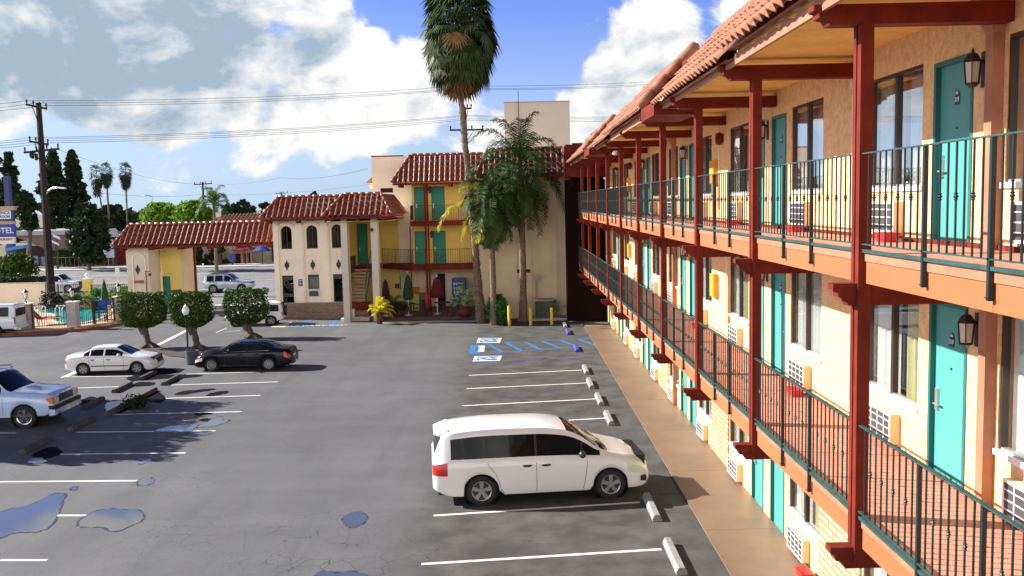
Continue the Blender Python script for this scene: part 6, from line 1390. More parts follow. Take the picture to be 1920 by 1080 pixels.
# ------------------------------------------------------------------ pool, fence and brick pillars
A1, A2, A3 = G(48, 622), G(135, 618), G(222, 606)
b = MB().mat(mat('pool_deck', (.46, .33, .20), .85, .12, 1, .2, 20)); pd = [G(-80, 624), G(30, 625.5), A2+Vector((0, -.15, 0)), A3+Vector((.2, -.1, 0)), G(245, 596)]
poly = [(p.x, p.y) for p in pd]+[(-25.6, 64.9), (-45, 64.9)]
b.prism(poly, 'z', -.03, .14); struct(b.build('pool_deck'))
b = MB().mat(mat('red_kerb', (.22, .07, .04), .8, .2, 3)); 
kp = [G(-80, 629), G(28, 629.5), G(135, 622), G(185, 617), G(228, 609), G(262, 598), G(300, 586)]
for a, e in zip(kp, kp[1:]): b.beam((a.x, a.y, .075), (e.x, e.y, .075), .22, .15)
struct(b.build('kerb'))
b = MB().mat(mat('planting_soil', (.16, .13, .06), .95, .3, 4)); b.prism([(G(*q_).x, G(*q_).y) for q_ in ((228,607),(262,597),(298,586),(300,570),(240,590))], 'z', .0, .145); struct(b.build('planting_bed'))
M_POOL = mat('pool_water', (.02, .42, .44), .05, .12, .6, .12, 3); M_POOL.node_tree.nodes['Principled BSDF'].inputs['Emission Color'].default_value = (0, 0, 0, 1)
pp = [G(x, y, .15) for x, y in ((66,587),(72,581),(100,577.5),(150,575),(200,574),(210,580),(205,590),(183,600),(158,606),(138,607),(115,606),(98,602),(94,598),(103,594),(103,591),(92,588.5))]
b = MB().mat(M_POOL); b.quad(*[(p.x, p.y, .152) for p in pp]); struct(b.build('pool_water'))
b = MB().mat(mat('pool_coping', (.62, .52, .40), .7))
for i in range(len(pp)): a, e = pp[i], pp[(i+1) % len(pp)]; b.beam((a.x, a.y, .165), (e.x, e.y, .165), .22, .05)
struct(b.build('pool_coping'))
M_PBRK = brickmat('white_brick', (0, 2), (.58, .54, .50), (.50, .46, .43), (.36, .33, .32), .35, .14, .014, .9, .5)
zp = P(135, 568, A2.y).z
for i, (A, lab) in enumerate(((A1, 'white brick fence pillar nearest the passenger van'), (A2, 'white brick fence pillar in the middle of the pool fence'), (A3, 'white brick fence pillar at the right corner of the pool fence'))):
    root = thing('brick_pillar', A, lab, 'pillar', 'white brick pillars of the pool fence'); w_ = .27
    b = MB().mat(M_PBRK); b.box(A.x-w_, A.x+w_, A.y-.0, A.y+2*w_, 0, zp); b.build('shaft', parent=root); b = MB().mat(M_STUCW); b.box(A.x-w_-.04, A.x+w_+.04, A.y-.04, A.y+2*w_+.04, zp, zp+.07); b.build('cap', parent=root)
    x, y = A.x, A.y+w_; z = zp+.07; lt = thing('pillar_lantern', (x, y, z), ['black and white lantern on the pillar nearest the passenger van', 'black and white lantern on the middle fence pillar', 'black and white lantern on the right corner pillar'][i], 'lantern', 'lanterns on the pool fence pillars')
    b = MB().mat(M_BLACK); b.lathe([(0, z), (.07, z), (.03, z+.05), (.03, z+.22), (.10, z+.27), (0, z+.28)], (x, y, 0), 8); b.lathe([(0, z+.88), (.03, z+.80), (.19, z+.64), (.0, z+.62)], (x, y, 0), 8)
    for k in range(4): a = math.pi/4+k*math.pi/2; b.beam((x+.10*math.cos(a), y+.10*math.sin(a), z+.27), (x+.15*math.cos(a), y+.15*math.sin(a), z+.64), .02, .02)
    b.build('frame', parent=lt); b = MB().mat(mat('white_lantern_glass', (.8, .8, .78), .2)); b.lathe([(.08, z+.28), (.13, z+.62)], (x, y, 0), 8); b.build('glass', parent=lt)
def fence(p, q, zt, nm, lab, sp=.13, gates=(), post=2.2, zb=.16, grp=None):
    p, q = Vector(p), Vector(q); L = (q-p).length; root = thing(nm, (p+q)/2, lab, 'fence', grp); b = MB().mat(mat('brown_iron', (.05, .025, .02), .5)); n = int(L/sp)
    for i in range(n+1): c = p.lerp(q, i/n); b.box(c.x-.011, c.x+.011, c.y-.011, c.y+.011, zb, zt-.02)
    b.beam((p.x, p.y, zt-.05), (q.x, q.y, zt-.05), .035, .035); b.beam((p.x, p.y, zb+.1), (q.x, q.y, zb+.1), .035, .035); b.build('bars', parent=root)
    for k in gates:
        c = p.lerp(q, k); b = MB().mat(mat('brown_iron', (.05, .025, .02), .5)); b.box(c.x-.028, c.x+.028, c.y-.028, c.y+.028, .0, zt+.04); b.build('fence_post', parent=root)
    return root
zf = zp-.02; o_ = Vector((0, .27, 0)); e_ = Vector((.27, 0, 0)); uu = (A3-A2).normalized()*.3
fence(G(-70, 625)+o_, A1+o_-e_, zf, 'iron_fence', 'iron bar fence left of the first brick pillar behind the passenger van', grp=None)
fence(A1+o_+e_, A2+o_-e_, zf, 'iron_fence', 'brown iron bar fence between first and middle brick pillars before the lounge chair', gates=(.03,))
fence(A2+o_+uu, A3+o_-uu, zf, 'iron_fence', 'iron bar fence with gate between middle and right brick pillars', gates=(.03, .40, .44, .78, .97))
# rear pool wall, fence and pillar
Yk = 65.3; zt = P(80, 531, Yk).z; xw = P(84, 540, Yk).x
b = MB().mat(M_STUCW); b.box(-52, xw, Yk, Yk+.25, 0, zt); b.mat(M_CONC); b.box(-52, xw+.03, Yk-.03, Yk+.28, zt, zt+.05); tag(b.build('boundary_wall'), 'long pale stucco wall behind the pool at the left', 'wall')
xk = P(162, 540, Yk).x; zk = P(162, 524, Yk).z
b = MB().mat(M_STUCY); b.box(xk-.28, xk+.28, Yk, Yk+.5, 0, zk); b.mat(M_WHITE); b.box(xk-.33, xk+.33, Yk-.05, Yk+.55, zk, zk+.06); b.lathe([(0, zk+.06), (.1, zk+.08), (.16, zk+.25), (.1, zk+.42), (0, zk+.46)], (xk, Yk+.25, 0), 10); tag(b.build('gate_pillar'), 'cream pillar with white ball finial in the rear pool fence', 'pillar')
fence((xw, Yk+.1, 0), (xk-.28, Yk+.1, 0), P(120, 533, Yk).z, 'rear_fence', 'dark iron fence behind the pool between pale wall and cream pillar', gates=(.33,))
fence((xk+.28, Yk+.1, 0), (P(236, 540, Yk).x, Yk+.1, 0), P(200, 533, Yk).z, 'rear_fence', 'dark iron fence between the cream pillar and the gate tower', gates=(.0, .35, .7))
b = MB().mat(mat('grey_railing', (.30, .30, .32), .5)); hrail(b, (P(60, 500, 113.2).x, 113.2, 0), (P(212, 500, 113.2).x, 113.2, 0), .1, 1.25, .5, 3); tag(b.build('street_railing'), 'pale grey railing along the far side of the street', 'railing')
def shrubby(px, py, Y, r0, h, m, lab, sd, s=.12, n=700, cat='shrub'):
    x = P(px, py, Y).x; cloud_tree('shrub', Vector((x, Y, .14)), [(.16, r0*.6, 0), (.16+h*.5, r0, 0), (.16+h, r0*.5, 0)], lab, m, sd, n=n, s=s, clump=40, trunk=False, cat=cat)
shrubby(94, 565, 63.5, .75, 1.2, mat('dark_purple_leaves', (.02, .012, .02), .8), 'dark round shrub at the back of the pool by the pale wall', 91)
shrubby(183, 560, 64.2, .6, 1.3, L_SHRUB, 'green shrub right of the cream pillar', 92); shrubby(232, 560, 62.6, 1.0, 1.4, L_MID, 'green shrub against the gate tower foot', 93, n=1300)
shrubby(220, 560, 63.8, .7, 1.5, L_SHRUB, 'green shrub behind the closed pool parasol', 94)
shrubby(240, 590, 58.2, .7, 1.6, L_MID, 'leafy shrub inside the kerb left of the first clipped tree', 95, n=1200)
for i, (px, lab) in enumerate(((122, 'small dark cycad left of the middle lantern behind the pool'), (146, 'small green cycad right of the middle lantern behind the pool'))):
    g = Vector((P(px, 570, 64).x, 64, .14)); root = thing('cycad', g, lab, 'plant', 'cycads behind the pool'); b = MB().mat(M_PBARK); b.tube([g, g+Vector((0, 0, .6))], [.14, .12], 8); b.build('trunk', parent=root)
    b = MB().mat(L_MID if i else L_DARK)
    for k in range(14): feather(b, g+Vector((0, 0, .55)), k*2.4, R(rnd.uniform(10, 70)), 1.1, rnd, 1.2, .04, .22, 18)
    b.build('fronds', parent=root)
# slim dark cypress-like closed parasol by the pool, blue towel chair, loungers, ladder rails
p = P(197.5, 570, 60.5); closed = thing('closed_parasol', (p.x, 60.5, .14), 'tall dark green closed parasol behind the blue towel at the pool', 'parasol'); zc0, zc1 = P(198, 572, 60.5).z, P(198, 524, 60.5).z
b = MB().mat(M_BLACK); b.tube([(p.x, 60.5, .14), (p.x, 60.5, zc1)], .03, 6); b.lathe([(0, .14), (.25, .14), (.25, .2), (0, .22)], (p.x, 60.5, 0), 10); b.build('pole', parent=closed)
b = MB().mat(M_GRC); b.lathe([(.03, zc1), (.10, zc1-.25), (.20, zc1-.8), (.27, zc0+.25), (.26, zc0+.05), (.10, zc0)], (p.x, 60.5, 0), 9); b.build('canopy', parent=closed)
b = MB().mat(mat('blue_towel', (.02, .10, .55), .9, .15, 5)); x = P(197, 580, 57.6).x
for k in range(7): z = 1.35-.09*k; b.box(x-.38+.03*math.sin(k), x+.38+.04*math.sin(k*2), 57.6-.02*k, 57.66+.05*math.sin(k), z-.09, z)
tag(b.build('blue_towel'), 'bright blue towel hanging over the stacked pool chairs', 'towel')
def pool_chair(x, y, rz, m, lab, k=0):
    root = thing('pool_chair', (0, 0, 0), lab, 'chair', 'stacked dark pool chairs'); b = MB().mat(m); b.box(-.25, .25, -.25, .25, .42+k, .45+k); b.build('seat', parent=root); b = MB().mat(m)
    for i in range(5): b.box(-.24, .24, .24, .27, .5+k+i*.1, .56+k+i*.1)
    b.build('backrest', parent=root)
    for sx, sy in ((-1,-1),(1,-1),(-1,1),(1,1)): b = MB().mat(M_BLACK); b.box(sx*.23-.018, sx*.23+.018, sy*.23-.018, sy*.23+.018, 0+k, .42+k if sy < 0 else 1.0+k); b.build('leg', parent=root)
    root.location = (x, y, .142); root.rotation_euler = (0, 0, rz)
for i, lab in enumerate(('lowest dark pool chair stacked left of the blue towel', 'dark pool chair in the middle of the stack by the blue towel', 'top dark pool chair of the stack by the blue towel')): pool_chair(P(188, 595, 57.6).x, 57.4, 1.3, mat('dark_blue_mesh', (.02, .05, .09), .6), lab, i*.16)
pool_chair(P(204, 600, 57).x, 56.6, -.5, mat('tan_mesh', (.38, .22, .09), .7), 'tan pool chair right of the blue towel')
def lounger(px, Y, lab, m, rz=0.0):
    x = P(px, 600, Y).x; root = thing('lounge_chair', (0, 0, 0), lab, 'lounge chair', None); b = MB().mat(m); b.box(-.1, 1.2, -.3, .3, .34, .37); b.build('seat', parent=root)
    b = MB().mat(m); b.prism([(-.1, .34), (-.1, .38), (-.62, .98), (-.66, .95)], 'y', -.3, .3); b.build('backrest', parent=root)
    for (lx, ly) in ((-.1,-.28),(-.1,.28),(1.05,-.28),(1.05,.28)): b = MB().mat(M_BLACK); b.tube([(lx, ly, .34), (lx+.06, ly, 0)], .02, 6); b.build('leg', parent=root)
    b = MB().mat(M_BLACK); 
    for s_ in (-1, 1): b.tube([(-.62, s_*.31, .97), (-.1, s_*.31, .40), (.3, s_*.31, .48), (.9, s_*.31, .42), (1.22, s_*.31, .36)], .022, 6)
    b.build('frame', parent=root); root.location = (x, Y, .142); root.rotation_euler = (0, 0, rz)
lounger(77, 55.4, 'black framed lounge chair with orange brown back behind the pool fence', mat('orange_mesh', (.45, .14, .05), .7), .1)
for (px, Y, lab) in ((73, 58.6, 'left white tubular pool ladder rail'), (112, 58.6, 'white tubular pool ladder rail in the middle of the pool edge')):
    x = P(px, 590, Y).x; b = MB().mat(M_WHITE)
    for s_ in (-.22, .22): b.tube([(x+s_, Y+.5, .15), (x+s_, Y+.45, .8), (x+s_, Y+.2, .95), (x+s_, Y-.1, .75), (x+s_, Y-.15, .15)], .035, 6)
    b.beam((x-.22, Y+.2, .93), (x+.22, Y+.2, .93), .04, .04); tag(b.build('ladder_rail'), lab, 'ladder rail')
# ------------------------------------------------------------------ street side: poles, wires, lights, signs
def upole(base, top, arms, lab, r0=.22):
    root = thing('utility_pole', base, lab, 'utility pole'); b = MB().mat(M_WOOD); b.tube([base, top], [r0, r0*.6], 8); b.build('pole', parent=root)
    tips = []
    for (f0, f1) in arms:
        b = MB().mat(M_WOOD); b.beam(f0, f1, .14, .16); f0, f1 = Vector(f0), Vector(f1)
        for t in (.03, .35, .65, .97): c = f0.lerp(f1, t); b.lathe([(.0, .05), (.05, .08), (.06, .22), (.09, .30), (.05, .42), (0, .44)], tuple(c), 6); tips.append(c+Vector((0, 0, .4)))
        mid = (f0+f1)/2; d = (f1-f0)*.22
        for s_ in (-1, 1): b.beam(mid+d*s_, mid+Vector((0, 0, -1.1)), .05, .05)
        b.build('crossarm', parent=root)
    return root, tips
Yu = 76
pb = P(95, 560, Yu); pb = Vector((P(95.5, 540, Yu).x, Yu, 0)); pt = P(72, 193, Yu)
r1, t1 = upole(pb, pt, ((P(49, 196, Yu-.2), P(88, 204, Yu-.2)), (P(55, 265, Yu-.2), P(91, 271, Yu-.2)), (P(45, 286, Yu-.2), P(111, 279, Yu-.2))), 'tall dark leaning utility pole with three crossarms at the left', .36)
b = MB().mat(M_ALU); pts = [P(87, 364, Yu-.1), P(90, 358, Yu-.6), P(97, 353.5, Yu-1.0), P(108, 351.5, Yu-1.3), P(117, 353, Yu-1.4)]; b.tube(pts, .07, 6); b.beam(pts[-2], pts[-1]+Vector((.25, 0, 0)), .25, .12); b.build('street_light_arm', parent=r1)
b = MB().mat(M_WOOD)
for (px, py) in ((61, 290), (68, 293), (58, 288)): c = P(px, py, Yu-.4); b.lathe([(0, -.35), (.12, -.3), (.14, .2), (0, .25)], tuple(c), 8)
b.build('transformer_cans', parent=r1)
Y2 = 92; x2 = P(874, 300, Y2).x; z2 = P(872, 200, Y2).z
r2, t2 = upole(Vector((P(880, 300, Y2).x, Y2, 0)), Vector((x2, Y2, z2)), ((P(843, 244, Y2-.2), P(907, 243, Y2-.2)), (P(862, 204, Y2-.2), P(884, 203, Y2-.2))), 'utility pole with wide crossarm hidden behind the tall fan palm trunk', .2)
Y3 = 150; upole(Vector((P(383, 420, Y3).x, Y3, 0)), P(380, 341, Y3), ((P(364, 346, Y3), P(397, 344, Y3)),), 'distant utility pole rising from the bright green bamboo', .25)
Y4 = 230; upole(Vector((P(529, 400, Y4).x, Y4, 0)), P(528, 360, Y4), ((P(517, 363, Y4), P(540, 361.5, Y4)),), 'far utility pole just above the office roof left end', .3)
upole(Vector((P(266, 440, Y4).x, Y4, 0)), P(265, 393, Y4), ((P(260, 397, Y4), P(271, 396, Y4)),), 'far small utility pole left of the silver street light', .3)
def wire(name, pts, lab, r0=.014):
    b = MB().mat(mat('wire_black', (.02, .02, .025), .7)); out = []
    for a, e in zip(pts, pts[1:]):
        for k in range(16):
            t = k/16; p = a.lerp(e, t); p.z -= 4*t*(1-t)*(e-a).length*.010; out.append(p)
    out.append(pts[-1]); b.tube(out, r0, 4); return tag(b.build(name), lab, 'wire', 'overhead wires')
for k, (a, m_, e) in enumerate((((-80,197),(49,189),(1330,146)), ((-80,207),(66,193),(1330,150)), ((-80,211),(86,198),(1330,153)))):
    wire('power_line', [P(*a, 66), P(*m_, Yu-.2), P(865, (161, 166, 168)[k], Y2), P(*e, 100)], ['topmost of the three high power lines', 'middle of the three high power lines', 'lowest of the three high power lines'][k])
for k, (y0_, y1_, y2_) in enumerate(((268,258,213),(272,260,215.5),(276,262.5,218),(281,265,221))):
    wire('power_line', [P(-80, y0_, 66), P((57, 66, 79, 90)[k], y1_+(0, 1, 2, 3)[k], Yu-.2), P(870, (224, 226, 230, 233)[k]-8, Y2), P(1330, y2_, 100)], ['topmost of the four lower power lines', 'second of the four lower power lines', 'third of the four lower power lines', 'lowest of the four lower power lines'][k])
wire('service_wire', [P(110, 281, Yu-.2), P(380, 345, Y3)], 'thin wire from the main pole down to the distant pole')
wire('service_wire', [P(395, 345, Y3), P(528, 333, 120), P(690, 316, 80)], 'thin wire from the distant pole rising to the rear wing tower')
wire('service_wire', [P(110, 352, 90), P(380, 364, Y3), P(700, 345, 110)], 'thin low wire across the pale sky above the office roof')
Yl = 112; root = thing('street_light', Vector((P(287, 480, Yl).x, Yl, 0)), 'silver curved street light in front of the bamboo mass', 'street light'); b = MB().mat(M_ALU); a = P(285, 369, Yl); b.tube([Vector((P(287, 480, Yl).x, Yl, 0)), a], [.12, .07], 7); b.build('pole', parent=root)
b = MB().mat(M_ALU); b.tube([a, P(281, 367, Yl), P(274, 365.5, Yl), P(270, 367, Yl)], .05, 6); b.beam(P(273, 366, Yl), P(268, 367.5, Yl), .3, .12); b.build('lamp_arm', parent=root)
for (px, yt, yb_, Yq, lab, w_) in ((220, 502, 560, 68.5, 'small parking sign on a post left of the gate tower', .32), (380.5, 494, 520, 100, 'pale sign post across the street left of the silver vehicle', .18)):
    p = P(px, yt, Yq); root = thing('street_sign', (p.x, Yq, 0), lab, 'sign'); b = MB().mat(M_ALU); b.tube([(p.x, Yq, 0), (p.x, Yq, p.z)], .035, 6); b.build('post', parent=root); b = MB().mat(M_WHITE); b.box(p.x-w_/2, p.x+w_/2, Yq-.05, Yq-.036, p.z-.62, p.z+.02); b.build('sign_plate', parent=root)
# pylon sign at the left edge
Ys = 72; root = thing('motel_pylon_sign', Vector((P(8, 480, Ys).x, Ys, 0)), 'tall blue pylon stacked with motel sign boards at the left edge', 'pylon sign')
M_SBLUE = mat('sign_blue', (.012, .035, .32), .4); M_SNAVY = mat('sign_navy', (.02, .03, .14), .4); M_SWHITE = mat('sign_white', (.72, .74, .78), .5); M_SCYAN = mat('sign_cyan', (.02, .22, .62), .4, .3, 3)
p = P(8, 300, Ys); b = MB().mat(M_SNAVY); b.box(p.x-.25, p.x+.15, Ys+.1, Ys+.5, 0, P(8, 330, Ys).z); b.build('mast', parent=root)
def board(x0, y0, x1, y1, m, nm, dy=0.0, th=.3):
    q = rct(x0, y0, x1, y1, Ys+dy); b = MB().mat(m); b.box(q[0], q[1], Ys+dy, Ys+dy+th, q[2], q[3]); return b.build(nm, parent=root), q
bd, q = board(-40, 388, 25, 414, M_SNAVY, 'upper_board'); 
b = MB().mat(M_SWHITE); q2 = rct(-38, 396, 21, 410, Ys); b.box(q2[0], q2[1], Ys-.02, Ys-.001, q2[2], q2[3]); b.build('board_face', parent=bd)
textobj('CONFERENCE', 'board_lettering', M_SNAVY, .32, bd, Matrix.Translation((q2[1]-.08, Ys-.025, (q2[2]+q2[3])/2+.14)) @ FACE_CAM, .002, 'RIGHT', .01); textobj('ROOM', 'board_lettering', M_SBLUE, .26, bd, Matrix.Translation((q2[1]-.08, Ys-.025, (q2[2]+q2[3])/2-.15)) @ FACE_CAM, .002, 'RIGHT', .01)
b = MB().mat(mat('sign_tan', (.45, .30, .20), .6)); q3 = rct(-40, 389, 26, 394, Ys); b.box(q3[0], q3[1]+.05, Ys-.1, Ys+.35, q3[2], q3[3]+.05); q3 = rct(-40, 416, 26, 420, Ys); b.box(q3[0], q3[1], Ys-.1, Ys+.35, q3[2], q3[3]); b.build('sign_cornice', parent=root)
bd, q = board(-40, 422, 27.5, 444, M_SBLUE, 'motel_board'); textobj('MOTEL', 'motel_lettering', M_SWHITE, .62, bd, Matrix.Translation((q[1]-.06, Ys-.012, (q[2]+q[3])/2)) @ FACE_CAM, .006, 'RIGHT', .008)
bd, q = board(-40, 444.5, 27, 457, M_SWHITE, 'letter_board'); textobj('AMERICAN', 'letter_board_text', M_REDP, .26, bd, Matrix.Translation((q[1]-.1, Ys-.012, (q[2]+q[3])/2+.08)) @ FACE_CAM, .002, 'RIGHT', .012) if False else None
textobj('RESTAURANT', 'letter_board_text', M_REDP, .27, bd, Matrix.Translation((q[1]-.1, Ys-.012, (q[2]+q[3])/2+.06)) @ FACE_CAM, .002, 'RIGHT', .012)
bd, q = board(-30, 461, 11, 480, mat('sign_cream', (.55, .52, .36), .5), 'small_board')
p0, p1 = P(12, 465, Ys), P(54, 460, Ys); b = MB().mat(M_SCYAN); z0, z1 = P(12, 471, Ys).z, p0.z; dz = p1.z-p0.z+.1
b.prism([(p0.x, z0), (p1.x, z0+dz), (p1.x, z1+dz), (p0.x, z1)], 'y', Ys-.1, Ys+.0); tag(b.build('blue_banner'), 'blue tilted banner stretched beside the motel sign boards', 'banner')
# ------------------------------------------------------------------ buildings across the street
def bldg(nm, x0, y0, x1, Y, d, m, lab):
    q = rct(x0, y0, x1, 500, Y); root = thing(nm, ((q[0]+q[1])/2, Y, 0), lab, 'building'); b = MB().mat(m); b.box(q[0], q[1], Y, Y+d, 0, q[3]); b.build('wall', parent=root); return root, q
Yb = 118
M_DKW = mat('dark_wall', (.035, .022, .03), .9, .2, .5); M_GREYR = mat('grey_flat_roof', (.42, .42, .46), .8, .1, .3)
root, q = bldg('diner_building', 14, 462, 130, Yb+3, 12, M_DKW, 'dark low building with big brown sloping roof behind the utility pole')
a, c, d = P(30, 441, Yb), P(126, 441, Yb), P(95, 468, Yb)
b = MB().mat(mat('brown_roof', (.20, .14, .13), .85, .15, .6)); z1, z0 = P(60, 441, Yb).z, P(60, 467, Yb).z; b.prism([(P(24, 441, Yb).x, z1), (P(125, 441, Yb).x, z1), (P(125, 441, Yb).x, P(125, 468, Yb).z), (P(92, 470, Yb).x, P(92, 470, Yb).z)], 'y', Yb, Yb+12); b.mat(M_GREYR); b.box(P(20, 441, Yb).x, P(126, 441, Yb).x, Yb-.6, Yb+12, z1, z1+.55); b.build('roof', parent=root)
for (x0, y0, x1, y1) in ((62, 480, 73, 496), (78, 481, 86, 497), (50, 482, 58, 496)):
    w_ = rct(x0, y0, x1, y1, Yb+3); b = MB().mat(mat('shop_window', (.20, .24, .42), .15, .4, 2)); b.box(w_[0], w_[1], Yb+2.9, Yb+2.999, w_[2], w_[3]); b.build('shop_window', parent=root)
root, q = bldg('red_building', 104, 455, 236, Yb+4, 12, mat('deep_red_wall', (.22, .012, .010), .85, .2, .4), 'deep red building behind the pine, with a tall white menu sign')
b = MB().mat(M_GREYR); w_ = rct(100, 436, 240, 439, Yb+3.6); b.box(w_[0], w_[1], Yb+3.4, Yb+16, w_[2], w_[3]); b.mat(M_DKW); w_ = rct(104, 439, 240, 456, Yb+4); b.box(w_[0], w_[1], Yb+3.9, Yb+15.9, w_[2], w_[3]); b.build('roof', parent=root)
b = MB().mat(mat('pale_sign_back', (.42, .46, .50), .5)); w_ = rct(193, 428, 222, 444, Yb); b.prism([(w_[0], w_[2]), (w_[1], w_[2]), (w_[1]-.1, w_[3]-.3), (w_[1]-.4, w_[3]), (w_[0]+.7, w_[3]-.1), (w_[0]+.35, w_[3]-.6)], 'y', Yb, Yb+.2); b.mat(M_BLACK); b.box(w_[0]+.4, w_[0]+.5, Yb+.05, Yb+.15, 0, w_[2]); b.box(w_[1]-.5, w_[1]-.4, Yb+.05, Yb+.15, 0, w_[2]); tag(b.build('billboard'), 'pale grey rounded signboard left of the long tiled roof tip', 'sign')
w_ = rct(192, 450, 214, 483, Yb); b = MB().mat(M_SWHITE); b.box(w_[0], w_[1], Yb, Yb+.15, w_[2], w_[3]); b.mat(M_BLACK); b.box(w_[0]+.5, w_[0]+.6, Yb+.02, Yb+.12, 0, w_[2]); b.box(w_[1]-.6, w_[1]-.5, Yb+.02, Yb+.12, 0, w_[2]); sg = b.build('menu_sign'); tag(sg, 'tall white sign with red and blue print in front of the red building', 'sign')
b = MB().mat(mat('print_red', (.5, .04, .06), .5)); b.box(w_[0]+.1, w_[1]-.1, Yb-.02, Yb-.001, w_[3]-.55, w_[3]-.15); b.mat(mat('print_blue', (.02, .03, .2), .5)); 
for k in range(5): b.box(w_[0]+.12+k*.26, w_[0]+.34+k*.26, Yb-.02, Yb-.001, w_[3]-1.25, w_[3]-1.0)
b.mat(mat('print_pale', (.3, .42, .6), .5)); b.box(w_[0]+.12, w_[1]-.3, Yb-.02, Yb-.001, w_[3]-1.7, w_[3]-1.6); b.box(w_[0]+.12, w_[1]-.5, Yb-.02, Yb-.001, w_[3]-2.0, w_[3]-1.92); b.build('sign_print', parent=sg)
for (x0, y0, x1, y1, an, lab) in ((99, 440, 112, 448, -.35, 'upper tilted white sign right of the utility pole'), (97, 452, 110, 459, -.35, 'lower tilted white sign right of the utility pole')):
    w_ = rct(x0, y0, x1, y1, 110); b = MB().mat(M_SWHITE); b.prism([(w_[0], w_[2]+.3), (w_[1], w_[2]-.1), (w_[1], w_[3]-.3), (w_[0], w_[3]+.1)], 'y', 110, 110.15); b.mat(M_BLACK); b.box((w_[0]+w_[1])/2-.05, (w_[0]+w_[1])/2+.05, 110.03, 110.12, 0, w_[2]+.1); tag(b.build('tilted_sign'), lab, 'sign')
Yc = 116; root, q = bldg('restaurant_building', 350, 452, 520, Yc, 14, mat('khaki_stucco', (.34, .31, .20), .9, .1, .4), 'shaded cream restaurant with pink porch seen under the long tiled roof')
b = MB().mat(M_TILE); E0, E1 = P(392, 417, Yc-1), P(505, 415, Yc-1); tile_slope(b, E0, E1, E0+Vector((1.2, 2.5, .95)), E1+Vector((0, 2.5, .95)), .45, .6, .1, .05, 6); b.build('tiled_roof', parent=root); b = MB().mat(M_DKW); w_ = rct(392, 417, 520, 453, Yc); b.box(w_[0]+.3, w_[1]+2, Yc-.4, Yc+13, w_[2]-.2, w_[3]-.05); b.box(E0.x+1.0, E1.x, Yc+1.4, Yc+13, w_[3]-.1, E0.z+.9); b.build('upper_wall', parent=root)
M_PKC = mat('pink_porch', (.50, .20, .16), .8, .1, 1)
b = MB().mat(M_PKC)
w_ = rct(440, 468, 473, 474, Yc-2); b.box(w_[0], w_[1], Yc-2.2, Yc-.01, w_[2], w_[3])
for (x0, x1) in ((452, 457), (462, 465), (470, 474)): w_ = rct(x0, 474, x1, 503, Yc-2); b.box(w_[0], w_[1], Yc-2.2, Yc-1.9, 0, w_[3])
for (x0, y0, x1, y1) in ((378, 474, 402, 477), (417, 475, 422, 498), (402, 476, 405, 500)): w_ = rct(x0, y0, x1, y1, Yc-.1); b.box(w_[0], w_[1], Yc-.12, Yc-.001, w_[2], w_[3])
b.build('pink_porch', parent=root)
for (x0, y0, x1, y1) in ((441, 476, 452, 503), (405, 477, 417, 497), (458, 476, 462, 500), (466, 474, 470, 500), (509, 462, 516, 490)): w_ = rct(x0, y0, x1, y1, Yc-.1); b = MB().mat(M_DARKV); b.box(w_[0], w_[1], Yc-.09, Yc-.002, max(0, w_[2]), w_[3]); b.build('dark_opening', parent=root)
def open_parasol(px, py, Y, r0, m, lab):
    c = P(px, py, Y); root = thing('open_parasol', (c.x, Y, 0), lab, 'parasol', 'open parasols across the street'); b = MB().mat(M_BLACK); b.tube([(c.x, Y, 0), (c.x, Y, c.z)], .05, 6); b.build('pole', parent=root); b = MB().mat(m); b.lathe([(0, c.z+.1), (r0*.5, c.z-.18), (r0, c.z-.55), (r0*.98, c.z-.62), (.0, c.z-.25)], (c.x, Y, 0), 8); b.build('canopy', parent=root)
open_parasol(491, 461, 110, 1.1, mat('blue_canvas', (.02, .04, .22), .9), 'open blue parasol across the street near the office wall')
open_parasol(458, 459, 112, 1.5, M_RDC, 'open dark red parasol above the pink porch')
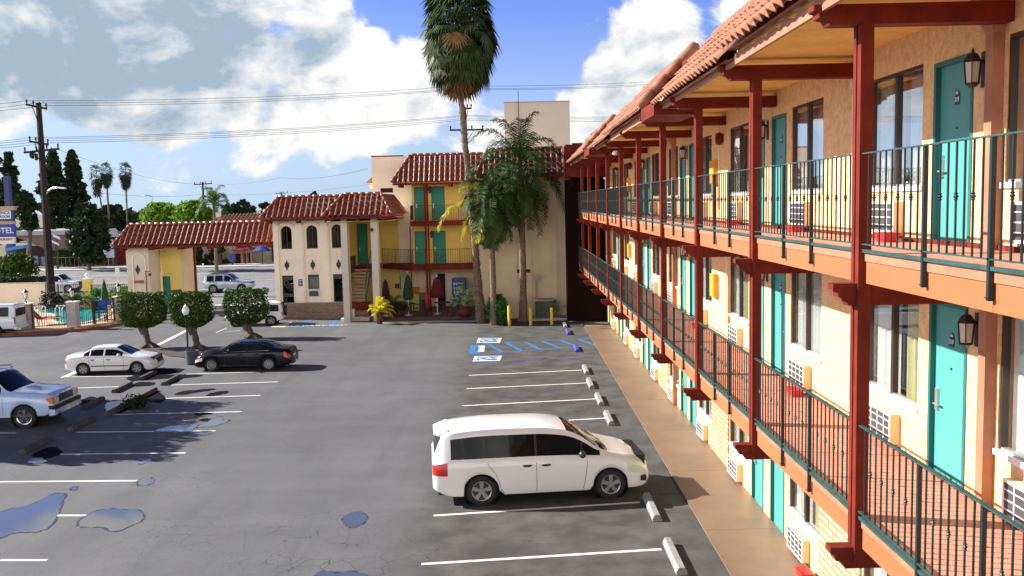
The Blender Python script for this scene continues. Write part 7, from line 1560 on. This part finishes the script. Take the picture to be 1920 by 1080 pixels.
b = MB().mat(mat('blue_sign_paint', (.01, .03, .42), .4)); w_ = rct(432, 477, 440, 491, 111); b.box(w_[0], w_[1], 111, 111.1, w_[2], w_[3]); b.mat(M_BLACK); b.box((w_[0]+w_[1])/2-.04, (w_[0]+w_[1])/2+.04, 111.02, 111.08, 0, w_[2]); tag(b.build('blue_street_sign'), 'blue rectangular sign across the street below a bare tree', 'sign')
px_tree('broad_tree', 112, 412, [(462,402,420),(468,396,424),(474,400,418)], 'small flat topped dark tree in front of the restaurant', L_DARK, 81, n=500, s=.25, clump=24)
px_tree('shrub', 112, 393, [(478,385,400),(488,376,402),(502,374,404)], 'dark shrub left in front of the restaurant', L_DARK, 82, n=900, s=.25, clump=30, trunk=False, cat='shrub')
px_tree('shrub', 113.4, 420, [(488,410,426),(498,402,440),(504,400,445)], 'low dark planting below the blue street sign', L_DARK, 83, n=1000, s=.25, clump=30, trunk=False, cat='shrub')
px_tree('broad_tree', 112, 366, [(455,358,372),(475,352,378),(498,354,376)], 'dark tree seen right beside the gate house wall across the street', L_DARK, 84, n=1800, s=.3, clump=50)
r_ = random.Random(12); g = Vector((P(436, 490, 111.5).x, 111.5, 0)); root = thing('bare_tree', g, 'bare branched small tree above the blue street sign', 'tree'); b = MB().mat(M_BARK); f = P(434, 477, 111.5); b.tube([g, f], [.12, .09], 6); b.build('trunk', parent=root); b = MB().mat(mat('pale_bark', (.3, .27, .24), .9))
for k in range(22): a = r_.uniform(-.9, .9); b.tube([f, f+Vector((math.sin(a)*.8, r_.uniform(-.4, .4), .8)), f+Vector((math.sin(a)*1.5+r_.uniform(-.2, .2), r_.uniform(-.7, .7), r_.uniform(1.1, 1.9)))], [.04, .03, .015], 4)
b.build('crown', parent=root)
# far skyline of low trees so the horizon is not bare
r_ = random.Random(77); b = MB().mat(L_DARK)
for i in range(5200):
    x = r_.uniform(-230, 40); y = r_.uniform(215, 260); hh = 3.2+2.4*math.sin(x*.11)+1.6*math.sin(x*.31+1); leaf(b, Vector((x, y, r_.uniform(0, max(1.6, hh)))), 2.0, r_)
tag(b.build('far_tree_belt'), None, None, kind='stuff')
